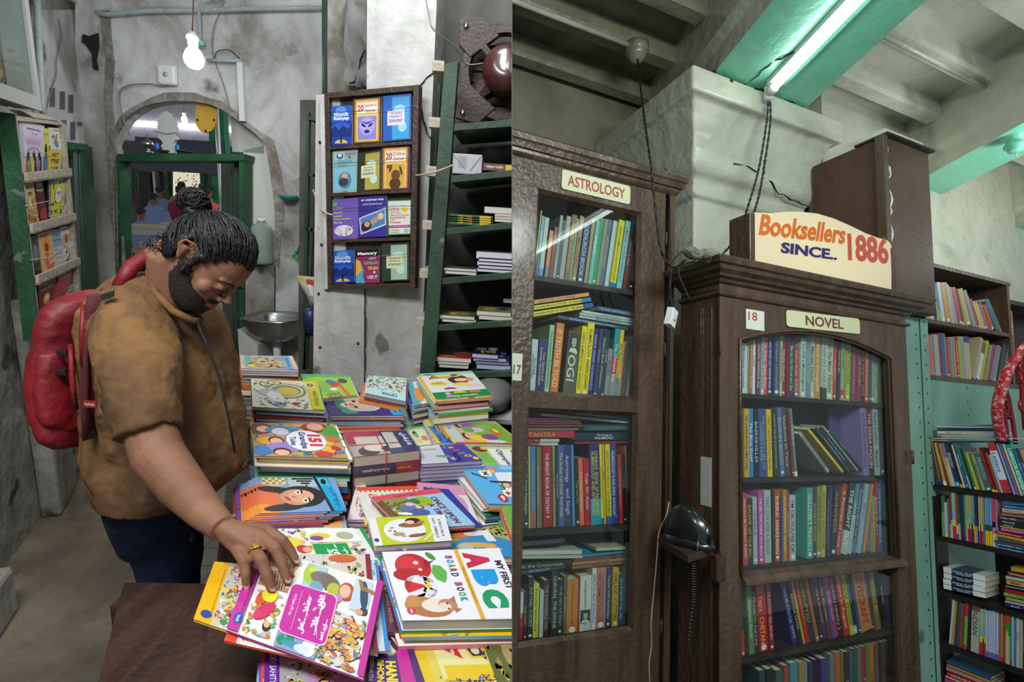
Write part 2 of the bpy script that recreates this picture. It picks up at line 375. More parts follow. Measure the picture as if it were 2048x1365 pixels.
mb = MB(); px0,px1,py = 1.70,2.46,1.85
rings(mb,px0,px1,py,2.6,[(-1.9,0),(1.03,0),(1.04,.022),(1.09,.03),(1.10,.004),(1.13,.008),(1.155,.045),(1.19,.06),(1.26,.05),(1.34,.055),(1.42,.075),(1.475,.10),(1.48,.14),(1.60,.14)])
pil = struct(put(mb,'pillar',M['cream'],FR,(px0,py,-1.9)))
sd = pil.modifiers.new('soft','BEVEL'); sd.width = .012; sd.segments = 3; sd.limit_method = 'ANGLE'
mb = MB(); jag(mb,[V(2.10,1.80,1.40),V(2.11,1.795,1.22),V(2.2,1.79,1.14),V(2.46,1.81,1.12)],.004,3)
jag(mb,[V(1.90,1.80,1.23),V(2.0,1.795,1.24),V(2.1,1.795,1.2)],.004,4)
struct(put(mb,'pillar_crack',M['crack'],FR,(2.1,1.8,1.3)))
mb = MB(); jag(mb,[V(1.70,1.73,CB - .008),V(1.9,1.73,CB - .012),V(2.12,1.73,CB - .01),V(2.3,1.73,CB - .004)],.011,7)
struct(put(mb,'pillar_top_gap',M['crack'],FR,(2,1.73,CB)))
# the tube lamp under the beam
M['tube_on'] = flat('lit_tube','ffffff',.4,emit=7,ecol='fdfff8')
tb = fthing(FR,'tube_lamp','long lit fluorescent tube running along the glossy green beam above the pillar','lamp',(1.95,1.68,CB - .02))
pA = FR.z(1548,176,CB - .055); pB = FR.z(1721,-4,CB - .055); d = (pB - pA).normalized(); pB = pA + d * 1.2
mb = MB(); mb.tube([pA,pA + d * .004,pB],.017,14); put(mb,'glass_tube',M['tube_on'],FR,pA,tb)
mb = MB(); mb.tube([pA - d * .03,pA - d * .028,pA + d * .006],[.012,.023,.023],14); put(mb,'end_cap',M['white_plastic'],FR,pA,tb)
mb = MB(); s_ = V(-d.y,d.x,0); c_ = pA - d * .03 + V(0,0,.03)
mb.hexa([c_ - s_ * .02,c_ + s_ * .02,c_ + s_ * .02 + d * 1.27,c_ - s_ * .02 + d * 1.27],[v + V(0,0,.024) for v in (c_ - s_ * .02,c_ + s_ * .02,c_ + s_ * .02 + d * 1.27,c_ - s_ * .02 + d * 1.27)])
put(mb,'batten',M['white_plastic'],FR,c_,tb)
mb = MB(); mb.tube([pA - d * .05 + V(0,0,.05),pA - d * .05 + V(0,0,-.03)],.018,12); put(mb,'socket',M['white_plastic'],FR,pA,tb)
TUBEEND = pA - d * .05
t2 = fthing(FR,'tube_lamp','second lit fluorescent tube, seen as the bright streak in the astrology cabinet glass','lamp',(2.19,-.9,1.6))
M['tube_bright'] = flat('bright_tube','ffffff',.4,emit=11,ecol='f8fffc')
qa,qb = V(2.19,-.09,1.56),V(2.19,-1.65,1.56); mb = MB(); mb.tube([qa,qb],.017,12); put(mb,'glass_tube',M['tube_bright'],FR,qa,t2)
for q in (qa,qb): mb = MB(); mb.tube([q,q + V(0,0,.038)],.022,10); put(mb,'end_cap',M['white_plastic'],FR,q,t2)
mb = MB(); mb.box((2.16,-1.7,1.60),(2.22,-.04,1.63)); put(mb,'batten',M['white_plastic'],FR,qa,t2)
mb = MB(); mb.tube([V(2.19,-.27,1.63),V(2.19,-.27,CJ)],.005,6); put(mb,'hanger',M['white_plastic'],FR,qa,t2)
def cable(name,label,pts,r=.0035,twist=True,mat='cord',fr=FR,sag=0):
 mb = MB(); pts = [Vector(p) for p in pts]; P_ = []
 for i in range(len(pts) - 1):
  n = max(2,int((pts[i + 1] - pts[i]).length / .012))
  for k in range(n):
   t = k / n; a = pts[max(i - 1,0)]; b = pts[i]; c = pts[i + 1]; e = pts[min(i + 2,len(pts) - 1)]
   P_.append(.5 * ((2 * b) + (c - a) * t + (2 * a - 5 * b + 4 * c - e) * t * t + (3 * b - a - 3 * c + e) * t ** 3))
 P_.append(pts[-1])
 if twist:
  for ph in (0,math.pi):
   mb.tube([p + V(math.cos(i * .9 + ph),math.sin(i * .9 + ph),0) * r * .9 for i,p in enumerate(P_)],r * .8,5)
 else: mb.tube(P_,r,6)
 o = put(mb,name,mat if not isinstance(mat,str) else M[mat],fr,pts[0]); tag(o,label,'cable'); return o
Q = FR.y
cable('twisted_cable','dark twisted flex dropping from the lamp end to the sign box',[TUBEEND + V(0,0,-.036),Q(1533,245,1.66),Q(1519,330,1.6),Q(1500,400,1.5),Q(1475,470,1.42),Q(1445,509,1.38)])
cable('twisted_cable','second dark twisted flex beside the first, ending behind the sign',[TUBEEND + V(.014,0,-.036),Q(1540,250,1.64),Q(1527,340,1.6),Q(1518,390,1.5),Q(1508,425,1.42)])
r0 = Q(1274,118,2.06)
cable('ceiling_rose_cable','thin twisted flex hanging from the round ceiling rose down over the astrology cabinet',[Q(1275,118,2.0),Q(1284,200,1.75),Q(1296,290,1.5),Q(1303,340,1.43),Q(1312,430,1.44),Q(1322,500,1.45),Q(1345,535,1.45),Q(1372,520,1.4)])
rz = CJ; rc = FR.z(1274,100,rz - .03)
ro = fthing(FR,'ceiling_rose','round cream painted ceiling rose at the end of a surface conduit','ceiling rose',rc)
mb = MB(); mb.lathe([(.0,-.075),(.012,-.075),(.03,-.065),(.045,-.04),(.05,-.035),(.052,-.02),(.062,-.015),(.062,.03),(0,.03)],Matrix.Translation(rc),22); put(mb,'rose_cover',M['cream_dark'],FR,rc,ro)
cd = FR.z(1150,58,CJ - .012); ce = FR.z(1262,96,CJ - .012)
mb = MB(); mb.tube([rc + V(-1.6,0,.01),rc + V(-.04,0,.01)],.013,8); tag(put(mb,'conduit_pipe',M['cream'],FR,rc),'pale conduit pipe running under the ceiling joist to the rose','pipe')
mb = MB(); mb.tube([V(R1(1.45) + .05,1.45,CJ - .014),V(L2(1.45) - .06,1.45,CJ - .014)],.012,8); tag(put(mb,'conduit_pipe',M['cream'],FR,(R1(1.45),1.475,CJ)),'cream conduit pipe under the joist between the two beams','pipe')
lf = FR.x(2030,290,3.56)
lo_ = fthing(FR,'ceiling_light_fitting','round green painted lamp holder with a small hook under the far beam','lamp holder',lf)
mb = MB(); mb.lathe([(0,-.04),(.03,-.04),(.036,-.03),(.036,-.02),(.05,-.012),(.05,.0),(.038,.01),(.038,.03),(.06,.04),(.06,.07),(0,.07)],Matrix.Translation(lf),20); put(mb,'holder_body',M['green_enamel'],FR,lf,lo_)
mb = MB(); mb.tube([lf + V(.0,0,-.04),lf + V(.0,0,-.055),lf + V(.015,0,-.07),lf + V(.035,0,-.06)],.003,6); put(mb,'hook',M['green_enamel'],FR,lf,lo_)
# books
BOOKNAME = 'book'
def book(fr,P_,Q_,t,dep,d,col='808080',title='',tcol='e0e0e0',bands=(),label='',group='',mark=None,flip=False,yaw=0,photo=None,pagecol='d8d0b8',backcover=None):
 """P_,Q_: ends of the spine's centre line in frame (x,z); t thickness; spine on plane y=d. The title runs from P_ to Q_."""
 P_ = Vector(P_); Q_ = Vector(Q_); L = (Q_ - P_).length; a = (Q_ - P_) / L; b = Vector((-a.y,a.x))
 o2 = P_ - b * (t / 2)
 R_ = Matrix(((a.x,0,b.x),(0,1,0),(a.y,0,b.y)))   # columns: a, y, b
 if yaw: R_ = Matrix.Rotation(yaw,3,'Z') @ R_
 mb = MB(); c = hx(col); pg = hx(pagecol); th = min(.0016,t * .15)
 segs = []; e = L
 for f_,c2 in sorted(bands,key=lambda q: q[0]):          # f_: cumulative fraction from the far end
  s0 = L * (1 - f_); segs.append((s0,e,hx(c2))); e = s0
 segs.append((0,e,c))
 for s0,s1,cc in segs:
  mb.box((s0,0,0),(s1,th,t),cols=[cc] * 6)
  mb.box((s0,th,0),(s1,dep,th),cols=[cc] * 6); mb.box((s0,th,t - th),(s1,dep,t),cols=[cc] * 6)
 mb.box((.002,th,th),(L - .002,dep - .003,t - th),cols=[pg] * 6)
 if title:
  hh = t * .62; l = L * (.80 if len(title) > 9 else .6)
  lines = title.split('/')
  hh = t * .70 / len(lines)
  for i,ln in enumerate(lines):
   letter(mb,ln,tcol,V(L * .09,-.0004,t * (.15 + .70 * (len(lines) - 1 - i) / len(lines))),V(1,0,0),V(0,0,1),l,hh * .9)
 if mark:
  s = t * .3; cc = hx(mark); cx = L * .94; n = 10
  vs = [V(cx + s * .8 * math.cos(6.283 * k / n),-.0005,t / 2 + s * math.sin(6.283 * k / n)) for k in range(n)]
  mb.add(vs,[tuple(range(n))],[cc])
 if photo:   # a grey portrait printed on the spine: (a0, a1) share of the length
  a0,a1 = photo; portrait(mb,V(L * a1,-.0006,t * .06),V(-1,0,0),V(0,0,1),L * (a1 - a0),t * .88) if 0 else portrait(mb,V(L * a1,-.0006,t * .06),V(0,0,1),V(-1,0,0),t * .88,L * (a1 - a0))
 T = Matrix.Translation(EYE + fr.M @ V(o2.x,d,o2.y)) @ (fr.M @ R_).to_4x4()
 o = mb.build(BOOKNAME,M['gloss'],T=T); tag(o,label,'book',group); return o
def portrait(mb,o,ux,uy,w_,h_,bg='2c3a3a',skin='a8b0a0',hair='303634',robe='c8ccb8'):
 """head and shoulders in flat printed tones, in the box o + w ux + h uy"""
 nrm = ux.cross(uy).normalized()
 def ell(cx,cy,rx,ry,col,k,n=16,a0=0,a1=6.2832):
  c = hx(col); vs = [o + ux * (w_ * (cx + rx * math.cos(a0 + (a1 - a0) * i / n))) + uy * (h_ * (cy + ry * math.sin(a0 + (a1 - a0) * i / n))) + nrm * (k * .00012) for i in range(n)]
  mb.add(vs,[tuple(range(n))],[c])
 if bg: mb.add([o,o + ux * w_,o + ux * w_ + uy * h_,o + uy * h_],[(0,1,2,3)],[hx(bg)])
 ell(.5,.0,.42,.30,robe,1,a1=3.1416); ell(.5,.60,.34,.36,hair,2); ell(.52,.56,.22,.28,skin,3); ell(.5,.84,.26,.1,hair,4)
 for x in (.43,.61): ell(x,.60,.035,.02,hair,5)
 ell(.52,.42,.07,.018,hair,5); ell(.52,.51,.02,.05,'8c8c80',5)
CR = {'a': (1050,360,5.936),'b': (1040,570,5.688),'c': (1030,810,5.25),'d': (1024,1060,5.25),'e': (1470,650,8.53),'f': (1630,650,8.53),'g': (1470,805,8.03),
      'h': (1630,805,8.03),'i': (1470,960,6.824),'j': (1630,960,7.583),'k': (1470,1130,5.806),'l': (1630,1120,5.571),'m': (1840,540,5.6875),'n': (1840,780,5.933),
      'o': (1860,960,8.032),'p': (1860,1090,4.963)}
def px(c,x,y): a,b,s = CR[c]; return a + x / s,b + y / s
T_B = [(.27,'c82820'),(.40,'d8c820'),(.55,'60b0c8')]
def rect2(tp,bot,w_): a = (tp - bot).normalized(); n = Vector((a.y,-a.x)) * (w_ / 2); return [bot - n,bot + n,tp + n,tp - n]
def sat(A,B,eps=.0003):
 for P_ in (A,B):
  for i in range(len(P_)):
   e = P_[(i + 1) % len(P_)] - P_[i]; n = Vector((-e.y,e.x)).normalized(); a = [n.dot(p) for p in A]; b = [n.dot(p) for p in B]
   if max(a) < min(b) + eps or max(b) < min(a) + eps: return False
 return True
RECTS = []
def row(fr,d,base,leans,data,place,dep=.12,jit=.006,seed=0,zb=None,hcap=None):
 """base: two photo pixels of the shelf line; leans: [(photo x, dx/dy)]; data lines: crop x0 x1 ytop col[@f:col..]|title|tcol|opts"""
 rnd = random.Random(seed); (ax,ay),(bx,by) = base
 A = fr.y(ax,ay,d); B = fr.y(bx,by,d); z0 = (A.z + B.z) / 2 if zb is None else zb
 rows = [l for l in data.strip().split('\n') if l.strip()]; out = []
 n = 0
 for l in rows:
  p = l.split('|'); h = p[0].split(); c = h[0]; x0,x1,yt = map(float,h[1:4]); cs = h[4].split('@')
  pt = p[1] if len(p) > 1 else ''; tc = p[2] if len(p) > 2 and p[2] else 'd8d4c8'; opt = p[3] if len(p) > 3 else ''
  X0,YT = px(c,x0,yt); X1,_ = px(c,x1,yt)
  def loc(x):
   y = ay + (by - ay) * (x - ax) / (bx - ax)
   for _ in range(3):
    v = fr.y(x,y,d); y += (v.z - z0) * 0 ; break
   return fr.y(x,y,d).x,y
  s0,yb = loc(X0); s1,_ = loc(X1)
  xm = (X0 + X1) / 2; le = leans[0][1]
  for (u0,v0),(u1,v1) in zip(leans,leans[1:]):
   if xm >= u0: le = v0 + (v1 - v0) * min(1,(xm - u0) / max(u1 - u0,1e-6))
  if 'L=' in opt: le = float(opt.split('L=')[1].split()[0])
  top = fr.y(xm + le * (yb - YT),YT,d); sm = (s0 + s1) / 2
  dx = top.x - sm; dz = top.z - z0
  if hcap: dz = min(dz,hcap)
  ang = math.atan2(dx,dz); L = math.hypot(dx,dz); w_ = max((s1 - s0) * math.cos(ang) - .0006,.002)
  bot = Vector((sm,z0 + abs(math.sin(ang)) * w_ / 2 + .0005)); tp = bot + Vector((math.sin(ang),math.cos(ang))) * L
  R2 = rect2(tp,bot,w_)
  for _ in range(12):
   near = [r for f_,dd,r in RECTS[-6:] if f_ is fr and abs(dd - d) < .01 and sat(R2,r)]
   if not near: break
   w_ *= .88; sh = Vector((w_ * .06,0)); bot += sh; tp += sh * (1 if _ < 6 else 1.6); R2 = rect2(tp,bot,w_)
  L = (tp - bot).length; RECTS.append((fr,d,R2))
  bands = [(float(q.split(':')[0]),q.split(':')[1]) for q in cs[1:]]
  if cs[0] == 'T': cs = ['80b8a0']; bands = T_B
  if cs[0] == 'Y': cs = ['5a98c8']; bands = [(.3,'d8b412'),(.42,'2c5050')]
  n += 1
  wd = 'thin ' if w_ < .012 else 'thick ' if w_ > .036 else ''
  cn = cname(cs[0]); bn = cname(bands[0][1]) if bands else ''
  look = f"{wd}{cn} book" + (f" with {bn} foot" if bn and bn != cn else f" with {cname(tc)} lettering" if pt else '')
  lab = f"{look}, {ORD[n - 1]} from left on {place}"
  if len(lab.split()) > 16: lab = f"{wd}{cn} book, {ORD[n - 1]} from left on {place}"
  out.append(book(fr,tp,bot,w_,dep * rnd.uniform(.92,1.05),d + rnd.uniform(0,jit),cs[0],pt,tc,bands,lab,'books on ' + place,mark=('e8e0d0' if rnd.random() < .35 and w_ > .01 else None),
   yaw=float(opt.split('yaw=')[1].split()[0]) if 'yaw=' in opt else 0,photo=(.02,.34) if 'pt' in opt else (.62,.86) if 'pb' in opt else None))
 return z0
def lying(fr,d,data,place,dep=.12,top=0,zmin=None):
 n = 0
 for l in data.strip().split('\n'):
  p = l.split('|'); h = p[0].split(); c = h[0]; x0,y0,x1,y1,t = map(float,h[1:6]); cs = h[6].split('@')
  X0,Y0_ = px(c,x0,y0); X1,Y1_ = px(c,x1,y1); s = CR[c][2]
  a = fr.y(X0,Y0_,d); b = fr.y(X1,Y1_,d); Lpx = math.hypot(X1 - X0,Y1_ - Y0_)
  mz = fr.y((X0 + X1) / 2,(Y0_ + Y1_) / 2 - t / s / 2,d).z - fr.y((X0 + X1) / 2,(Y0_ + Y1_) / 2 + t / s / 2,d).z
  ang = math.atan2(b.z - a.z,b.x - a.x)
  if abs(ang) > .5: mz *= max(.25,1 - abs(math.sin(ang)) * .1)
  bands = [(float(q.split(':')[0]),q.split(':')[1]) for q in cs[1:]]
  n += 1; pt = p[1] if len(p) > 1 else ''; tc = p[2] if len(p) > 2 and p[2] else 'd8d4c8'
  cn = cname(cs[0])
  lab = f"{cn} book{' with ' + cname(tc) + ' lettering' if pt else ''}, {place.replace('#', ORD[n - 1])}"
  if len(lab.split()) > 16: lab = f"{cn} book, {place.replace('#', ORD[n - 1])}"
  book(fr,(a.x,a.z),(b.x,b.z),mz * .93,dep,d + (n % 3) * .003,cs[0],pt,tc,bands,
   lab,'books ' + place.split('from top ')[-1].replace('#','').strip())
# astrology cabinet
def framed(mb,x0,x1,z0,z1,X0,X1,Z0,Z1,y,t):
 """flat frame with an opening, a sloped bead round it"""
 for lo,hi in (((X0,y,Z0),(x0,y + t,Z1)),((x1,y,Z0),(X1,y + t,Z1)),((x0,y,z1),(x1,y + t,Z1)),((x0,y,Z0),(x1,y + t,z0))): mb.box(lo,hi)
 b = .012
 o = [V(x0,y + .001,z0),V(x1,y + .001,z0),V(x1,y + .001,z1),V(x0,y + .001,z1)]
 i = [V(x0 + b,y + .016,z0 + b),V(x1 - b,y + .016,z0 + b),V(x1 - b,y + .016,z1 - b),V(x0 + b,y + .016,z1 - b)]
 mb.add(o + i,[(k,(k + 1) % 4,4 + (k + 1) % 4,4 + k) for k in range(4)])
def plate(fr,name,txt,tcol,col,x0,x1,z0,z1,y,parent,ang=0,r=.012,th=.003,edge=None,label=None,pad=.1,bold=.02,rough='paint'):
 w_,h_ = x1 - x0,z1 - z0; cx,cz = (x0 + x1) / 2,(z0 + z1) / 2; mb = MB().col(col)
 R_ = Matrix.Rotation(-ang,3,'Y')
 pts = []
 for sx,sz,a0 in ((1,1,0),(-1,1,90),(-1,-1,180),(1,-1,270)):
  for k in range(5):
   a = math.radians(a0 + k * 22.5); pts.append(V(sx * (w_ / 2 - r) + r * math.cos(a),0,sz * (h_ / 2 - r) + r * math.sin(a)))
 c = V(cx,y,cz); mb.prism([c + R_ @ p for p in pts],(0,th,0))
 if txt:
  ux,uz = R_ @ V(1,0,0),R_ @ V(0,0,1)
  letter(mb,txt,tcol,c + R_ @ V(-w_ / 2 * (1 - pad),-.0006,-h_ / 2 * .62),ux,uz,w_ * (1 - pad),h_ * .62,bold)
 o = put(mb,name,M[rough],fr,(cx,y,cz),parent)
 if label: o['label'] = label
 return o
ac = fthing(FR,'astrology_cabinet','tall glazed brown cabinet with a cream ASTROLOGY name plate','cabinet',(.95,1.6,-1.9))
yA = 1.5
mb = MB()
mb.box((-.2,yA + .03,-1.88),(1.29,yA + .40,-1.84)); mb.box((1.262,yA + .005,-1.88),(1.29,yA + .40,.86)); mb.box((-.2,yA + .01,.845),(1.29,yA + .40,.87))
put(mb,'case',M['brown'],FR,(.6,yA,-1.88),ac)
mb = MB(); mb.box((-.2,yA + .385,-1.86),(1.262,yA + .40,.86)); put(mb,'back_panel',M['dark_wood'],FR,(.6,1.88,-1.8),ac)
mb = MB(); rings(mb,-.3,1.29,yA + .005,yA + .38,[(.825,0),(.83,.006),(.838,.012),(.848,.014),(.85,.022),(.868,.028),(.874,.034),(.892,.036),(.9,.03),(.9,.0)])
put(mb,'cornice',M['brown'],FR,(.6,yA,.83),ac,bevel=.002)
dr = MB(); framed(dr,.703,1.131,.035,.728,.50,1.24,.005,.822,yA,.026); framed(dr,.703,1.131,-.735,-.008,.50,1.24,-.90,.005,yA,.026)
framed(dr,.72,1.12,-1.7,-.98,.50,1.24,-1.82,-.90,yA,.026)
door = put(dr,'door',M['brown'],FR,(.5,yA,-1.8),ac)
mb = MB(); mb.box((.72,yA + .012,-1.7),(1.12,yA + .018,-.98)); put(mb,'lower_panel',M['brown'],FR,(.7,yA,-1.7),door)
for z0,z1 in ((.035,.728),(-.735,-.008)):
 mb = MB(); mb.box((.705,yA + .016,z0),(1.129,yA + .019,z1)); put(mb,'glass_pane',M['glass'],FR,(.7,yA + .01,z0),door)
for z in (-.76,.2,.62):
 mb = MB(); mb.tube([V(1.243,yA - .003,z),V(1.243,yA - .003,z + .05)],.004,8); put(mb,'hinge',M['rust'],FR,(1.243,yA,z),door)
ld = MB(); ld.box((-.2,yA + .002,-1.82),(.49,yA + .026,.822)); put(ld,'side_door',M['brown'],FR,(.4,yA,-1.8),ac)
for z,zz in ((.353,.353),):
 pass
yb = yA + .05
def shelfz(p,q,y): return (FR.y(*p,y).z + FR.y(*q,y).z) / 2
zA1 = shelfz((1068,559),(1278,580),yb); zA3 = shelfz((1039,1063),(1266,1045),yb)
for z in (zA1,.022,zA3,-.742):
 mb = MB(); mb.box((-.2,yb - .018,z - .018),(1.262,yA + .385,z - .0005)); put(mb,'shelf',M['dark_wood'],FR,(.6,yb,z),ac)
plate(FR,'name_plate','ASTROLOGY','9c4038','c8cba6',.79,1.075,.745,.815,yA - .004,ac,ang=.0,r=.01,label='cream name plate reading ASTROLOGY',pad=.16)
pa = MB().col('c8ccb8'); pa.box((.50,yA - .0015,.075),(.675,yA - .0005,.162)); letter(pa,'17','303438',V(.645,yA - .002,.09),V(1,0,0),V(0,0,1),.026,.04)
put(pa,'paper_label',M['paper'],FR,(.6,yA,.1),ac)
row(FR,yb,((1068,559),(1278,580)),[(1060,.11),(1230,.15)],'''
a 105 120 360 b8a820
a 122 160 430 5c88b0@.4:24407a|PALMISTRY|c0c8d0
a 160 210 450 9fb0a0@.14:4a7aa8
a 235 280 600 c87040@.25:60708a
a 285 330 560 7a2028
a 335 370 420 8a9a88|Hindu Dasa System|404840
a 370 410 480 30404a
a 410 465 430 9a9690
a 465 525 420 7a5c36|THREE HUNDRED|b09868
a 525 555 460 6a9a6a
a 560 610 430 a87a50|COMBINATIONS|604028
a 620 690 530 2a4a78|CHURCH BOOK|a8b8c8
a 700 740 470 a08a60
a 745 790 480 6ab0a8|PLANETS|e0e0e0
a 785 838 460 2f9060
a 840 880 470 8a8a70
a 885 935 470 5a6480|MOON SIGNS|b0a060
a 940 983 490 b0c4c4
a 985 1008 500 8a8a60
a 1010 1080 480 d8c800@.08:2070b0|CHEIRO'S NUMEROLOGY AND ASTROLOGY|4c4810
a 1088 1150 490 70c0c0|A MANUAL OF HINDU ASTROLOGY|a04050
a 1160 1200 460 6a3a3a|YOGA SUTRA|b09090
a 1203 1222 600 7a2030
a 1225 1280 430 30262a
a 1285 1335 430 1e2024|LIGHT|6c6430''',"the astrology cabinet's top shelf",dep=.18)
row(FR,yb,((1050,795),(1280,797)),[(1045,.05),(1110,.10),(1270,.11)],'''
b 70 100 455 c83038
b 103 175 620 b8c4c4|NOTABLE/HOROSCOPES|202830
b 175 272 625 3a2a70|Your Destiny and/Scientific Hand Analysis|d8c080
b 275 330 460 88c098|The Practice of Classical Palmistry|304030
b 340 430 440 d8742a|IF TRUTH BE TOLD|e8c8a0
b 490 628 540 5c5848|         YOGI|d0d0c0|pt
b 630 690 475 e0cc10@.04:4080b0|CHEIRO'S NUMEROLOGY AND ASTROLOGY|503010
b 693 770 435 e8cc18|NUMEROLOGY  HARISH JOHARI|402020
b 775 827 500 28287c|DENNIS M. HARNESS  THE NAKSHATRAS|a0a8e0
b 830 872 505 404450|Astrology|9098a0
b 875 918 505 2c3468|Cheiro's Book of Numbers|b8b870
b 920 955 510 283838|CARRIE|a0b0b0
b 957 1008 730 8a8888|BLUES|303880
b 1010 1073 505 208c94@.35:88888c@.6:b83840|The Ultimate Key|d0e0d0
b 1075 1118 515 e8b820@.3:688890|The Soul of a Nation|605010
b 1120 1133 650 b8b8a8
b 1135 1150 640 b85030
b 1152 1178 650 3c5a50
b 1180 1206 655 505848
b 1208 1240 580 a8a8b0
b 1245 1280 670 a06068
b 1288 1330 680 403838''',"the astrology cabinet's second shelf",dep=.18,seed=2)
lying(FR,yb,'''
b 60 210 790 105 45 d89848|Light on Yoga   B K S IYENGAR|6a4a30
b 60 275 820 160 50 d8c418@.15:2878b0|Complete Book of YOGA   Sri Ananda|302870
b 60 350 830 228 55 d8c418@.15:305890|Complete Book of YOGA   Sri Ananda|302870
b 885 262 1350 345 50 405880|B.V. Raman  Hindu Predictive Astrology|b8c8d8
b 715 298 1350 402 28 c0c4c0|The Book of Numbers|a03030
b 680 328 1350 435 26 a8bcb8|MOON SUN & ASTROLOGY|303838
b 680 358 1350 465 26 a8bcb8|MOON SUN & ASTROLOGY|303838
b 445 360 1240 495 40 2c5070|B.V. Raman  Ashtakavarga system of Prediction|c0d0e0''',"# from top lying flat on the astrology cabinet's second shelf",dep=.17)
row(FR,yb,((1039,1063),(1266,1045)),[(1039,0),(1100,-.01),(1180,-.03),(1260,-.03)],'''
c 45 97 450 38387c|BUDDHA'S DHAMMA|b0b8d8
c 100 148 450 2a3c48|Cheiro's Astro Numbers|b0c0b0
c 150 168 440 c0bc20
c 172 230 440 4870b0@.2:9c6060|Astronomy and Reality|b0a060
c 235 273 440 68784c|Planets and Remedies|b0b490
c 275 292 445 a05020
c 302 402 435 a02024|THE BRIGHT BOOK OF DESTINY  P|e0d0d0
c 408 438 435 78905c|ASTROLOGY|384828
c 440 462 440 30382c|THE ART OF READING|c0c8b0
c 468 528 430 4c58a0|The Indian Lal Kitab Astrology|c8c840
c 530 604 435 3c3870@.1:404048|Astrology   and Singh|c0b8e0
c 608 637 425 3888b0
c 640 683 580 202420|Yoga and You|90a060
c 690 738 570 d86840|The Next Question|f0c0a0
c 740 798 570 b01c28|Yoga  Dr. Asana|e0c0c0
c 803 912 420 2c2c64@.32:2898a8|CHEIRO'S  BOOK OF PALMISTRY/NUMEROLOGY AND ASTROLOGY|c8c040
c 917 943 418 d8cc10@.08:3060a0|ASTROLOGY FOR YOU|705010
c 945 968 420 c8a818|HANDS|705010
c 970 1020 418 e0c010@.1:3060a0|HOW TO PLAY CRICKET  DON BRADMAN|206830
c 1025 1093 415 2c4080|NUMEROLOGY & SUN SIGNS  KHURANA|c0c8e0
c 1096 1140 530 a82c30|YOGA for Happiness|d08080
c 1143 1180 530 182420|YOGA|607858
c 1182 1202 435 c86820
c 1205 1240 530 202830''',"the astrology cabinet's third shelf",dep=.18,seed=3)
lying(FR,yb,'''
c 60 148 600 150 18 6a3440
c 60 172 690 174 20 7a3840
c 60 196 700 196 20 6a3440
c 60 226 730 222 22 7a3840
c 60 260 680 258 26 706858
c 60 313 625 310 76 b02838|   TANTRA|b0a030
c 60 376 470 376 32 902838@.5:b8b8b0|Yoga|d0a0a0
c 60 414 460 414 34 9c2838@.5:b8b8b0|Karmic Jyotish|d0a0a0''',"# from top of the left pile on the astrology cabinet's third shelf",dep=.17)
lying(FR,yb,'''
c 640 92 1220 150 22 306890
c 280 104 1220 186 27 b8b8a0|KRISHNAN'S EPHEMERIS NIRAYANA 2001-10 AD|702020
c 725 243 1240 240 66 24484c|the complete guide to international cuisine|608888
c 640 338 1240 330 90 20283c|      The Study of/PALMISTRY|d0d8d8
c 640 402 1240 394 24 8c2028''',"# from top of the right pile on the astrology cabinet's third shelf",dep=.17)
row(FR,yb,((1028,1306),(1266,1256)),[(1028,.03),(1266,.02)],'''
d 5 26 560 3c3438
d 28 75 520 20285c|The Mind|8090c0
d 78 113 665 c0c8c0@.56:a82028|You Plus|d0c8c0
d 117 152 660 3a2c2a|Dalai Lama|b0a070
d 155 214 500 283430|Self Help  LUCKY|a0a890
d 218 276 575 c8cc28|Everyday Spirituality|384030
d 280 321 640 b0b8c0
d 325 384 540 4a2428|THE A POWERFUL YOU|a09080
d 398 470 430 22302c|GURURAJ  THE DIVINE|a8b8a8
d 475 527 530 2c2c2c|THE ART OF RAJA|a09878
d 530 568 490 5c5a48|Everything|a8a890
d 572 688 525 c07820|The Complete Book of Yoga  VIVEKA|704010
d 690 705 520 a03018
d 708 828 490 c8ccc4|AUTOBIOGRAPHY OF A YOGI|404848|pb
d 831 879 410 c8ccd0|ASPECTS IN VEDIC ASTROLOGY|802838
d 884 985 405 b87868|Vol.1 ENCYCLOPAEDIA OF YOGA/FOR COMMON DISEASES|502c28
d 988 1036 405 2c3478|Career with Astrology|c0c040
d 1050 1115 405 c8a018|GARLAND of LETTERS|602818
d 1119 1166 470 305080|SKY IS NEVER THE LIMIT|a0b0c0
d 1168 1200 385 707870
d 1203 1262 375 5c6458|NARAYANEEYAM|283028''',"the astrology cabinet's fourth shelf",dep=.18,seed=4,zb=-.738)
lying(FR,yb,'''
d 30 165 560 115 50 383a44|HOME COMPUTERS|4c4860
d 30 250 745 240 46 b8bcb0
d 30 292 740 285 34 a8ac9c
d 30 395 620 352 66 1c2424|at the Crossroads|a0a878
d 30 470 565 390 48 28405c|Interpreting the|a0b0c0''',"# from top of the left pile on the astrology cabinet's fourth shelf",dep=.17)
lying(FR,yb,'''
d 890 212 1200 196 34 b0b098
d 740 285 1250 235 20 2888b8
d 650 322 1250 268 34 6c4430
d 640 362 1250 305 34 a87848|The Astro Yoga|503018
d 640 405 1250 345 34 8c5c38|Karma of Love|402818''',"# from top of the right pile on the astrology cabinet's fourth shelf",dep=.17)
BOOKNAME = 'paperback_novel'
nc = fthing(FR,'novel_cabinet','brown glazed cabinet with arched door, heavy cornice and a NOVEL name plate','cabinet',(1.82,1.4,-1.9))
yN = 1.3; X0,X1 = 1.31,2.33; yK = 1.49
mb = MB(); mb.box((X0,yN + .004,-1.88),(X0 + .025,yK,.43)); mb.box((X1 - .025,yN + .004,-1.88),(X1,yK,.43)); mb.box((X0,yN + .02,.40),(X1,yK,.43)); mb.box((X0,yN + .03,-1.88),(X1,yK,-1.84))
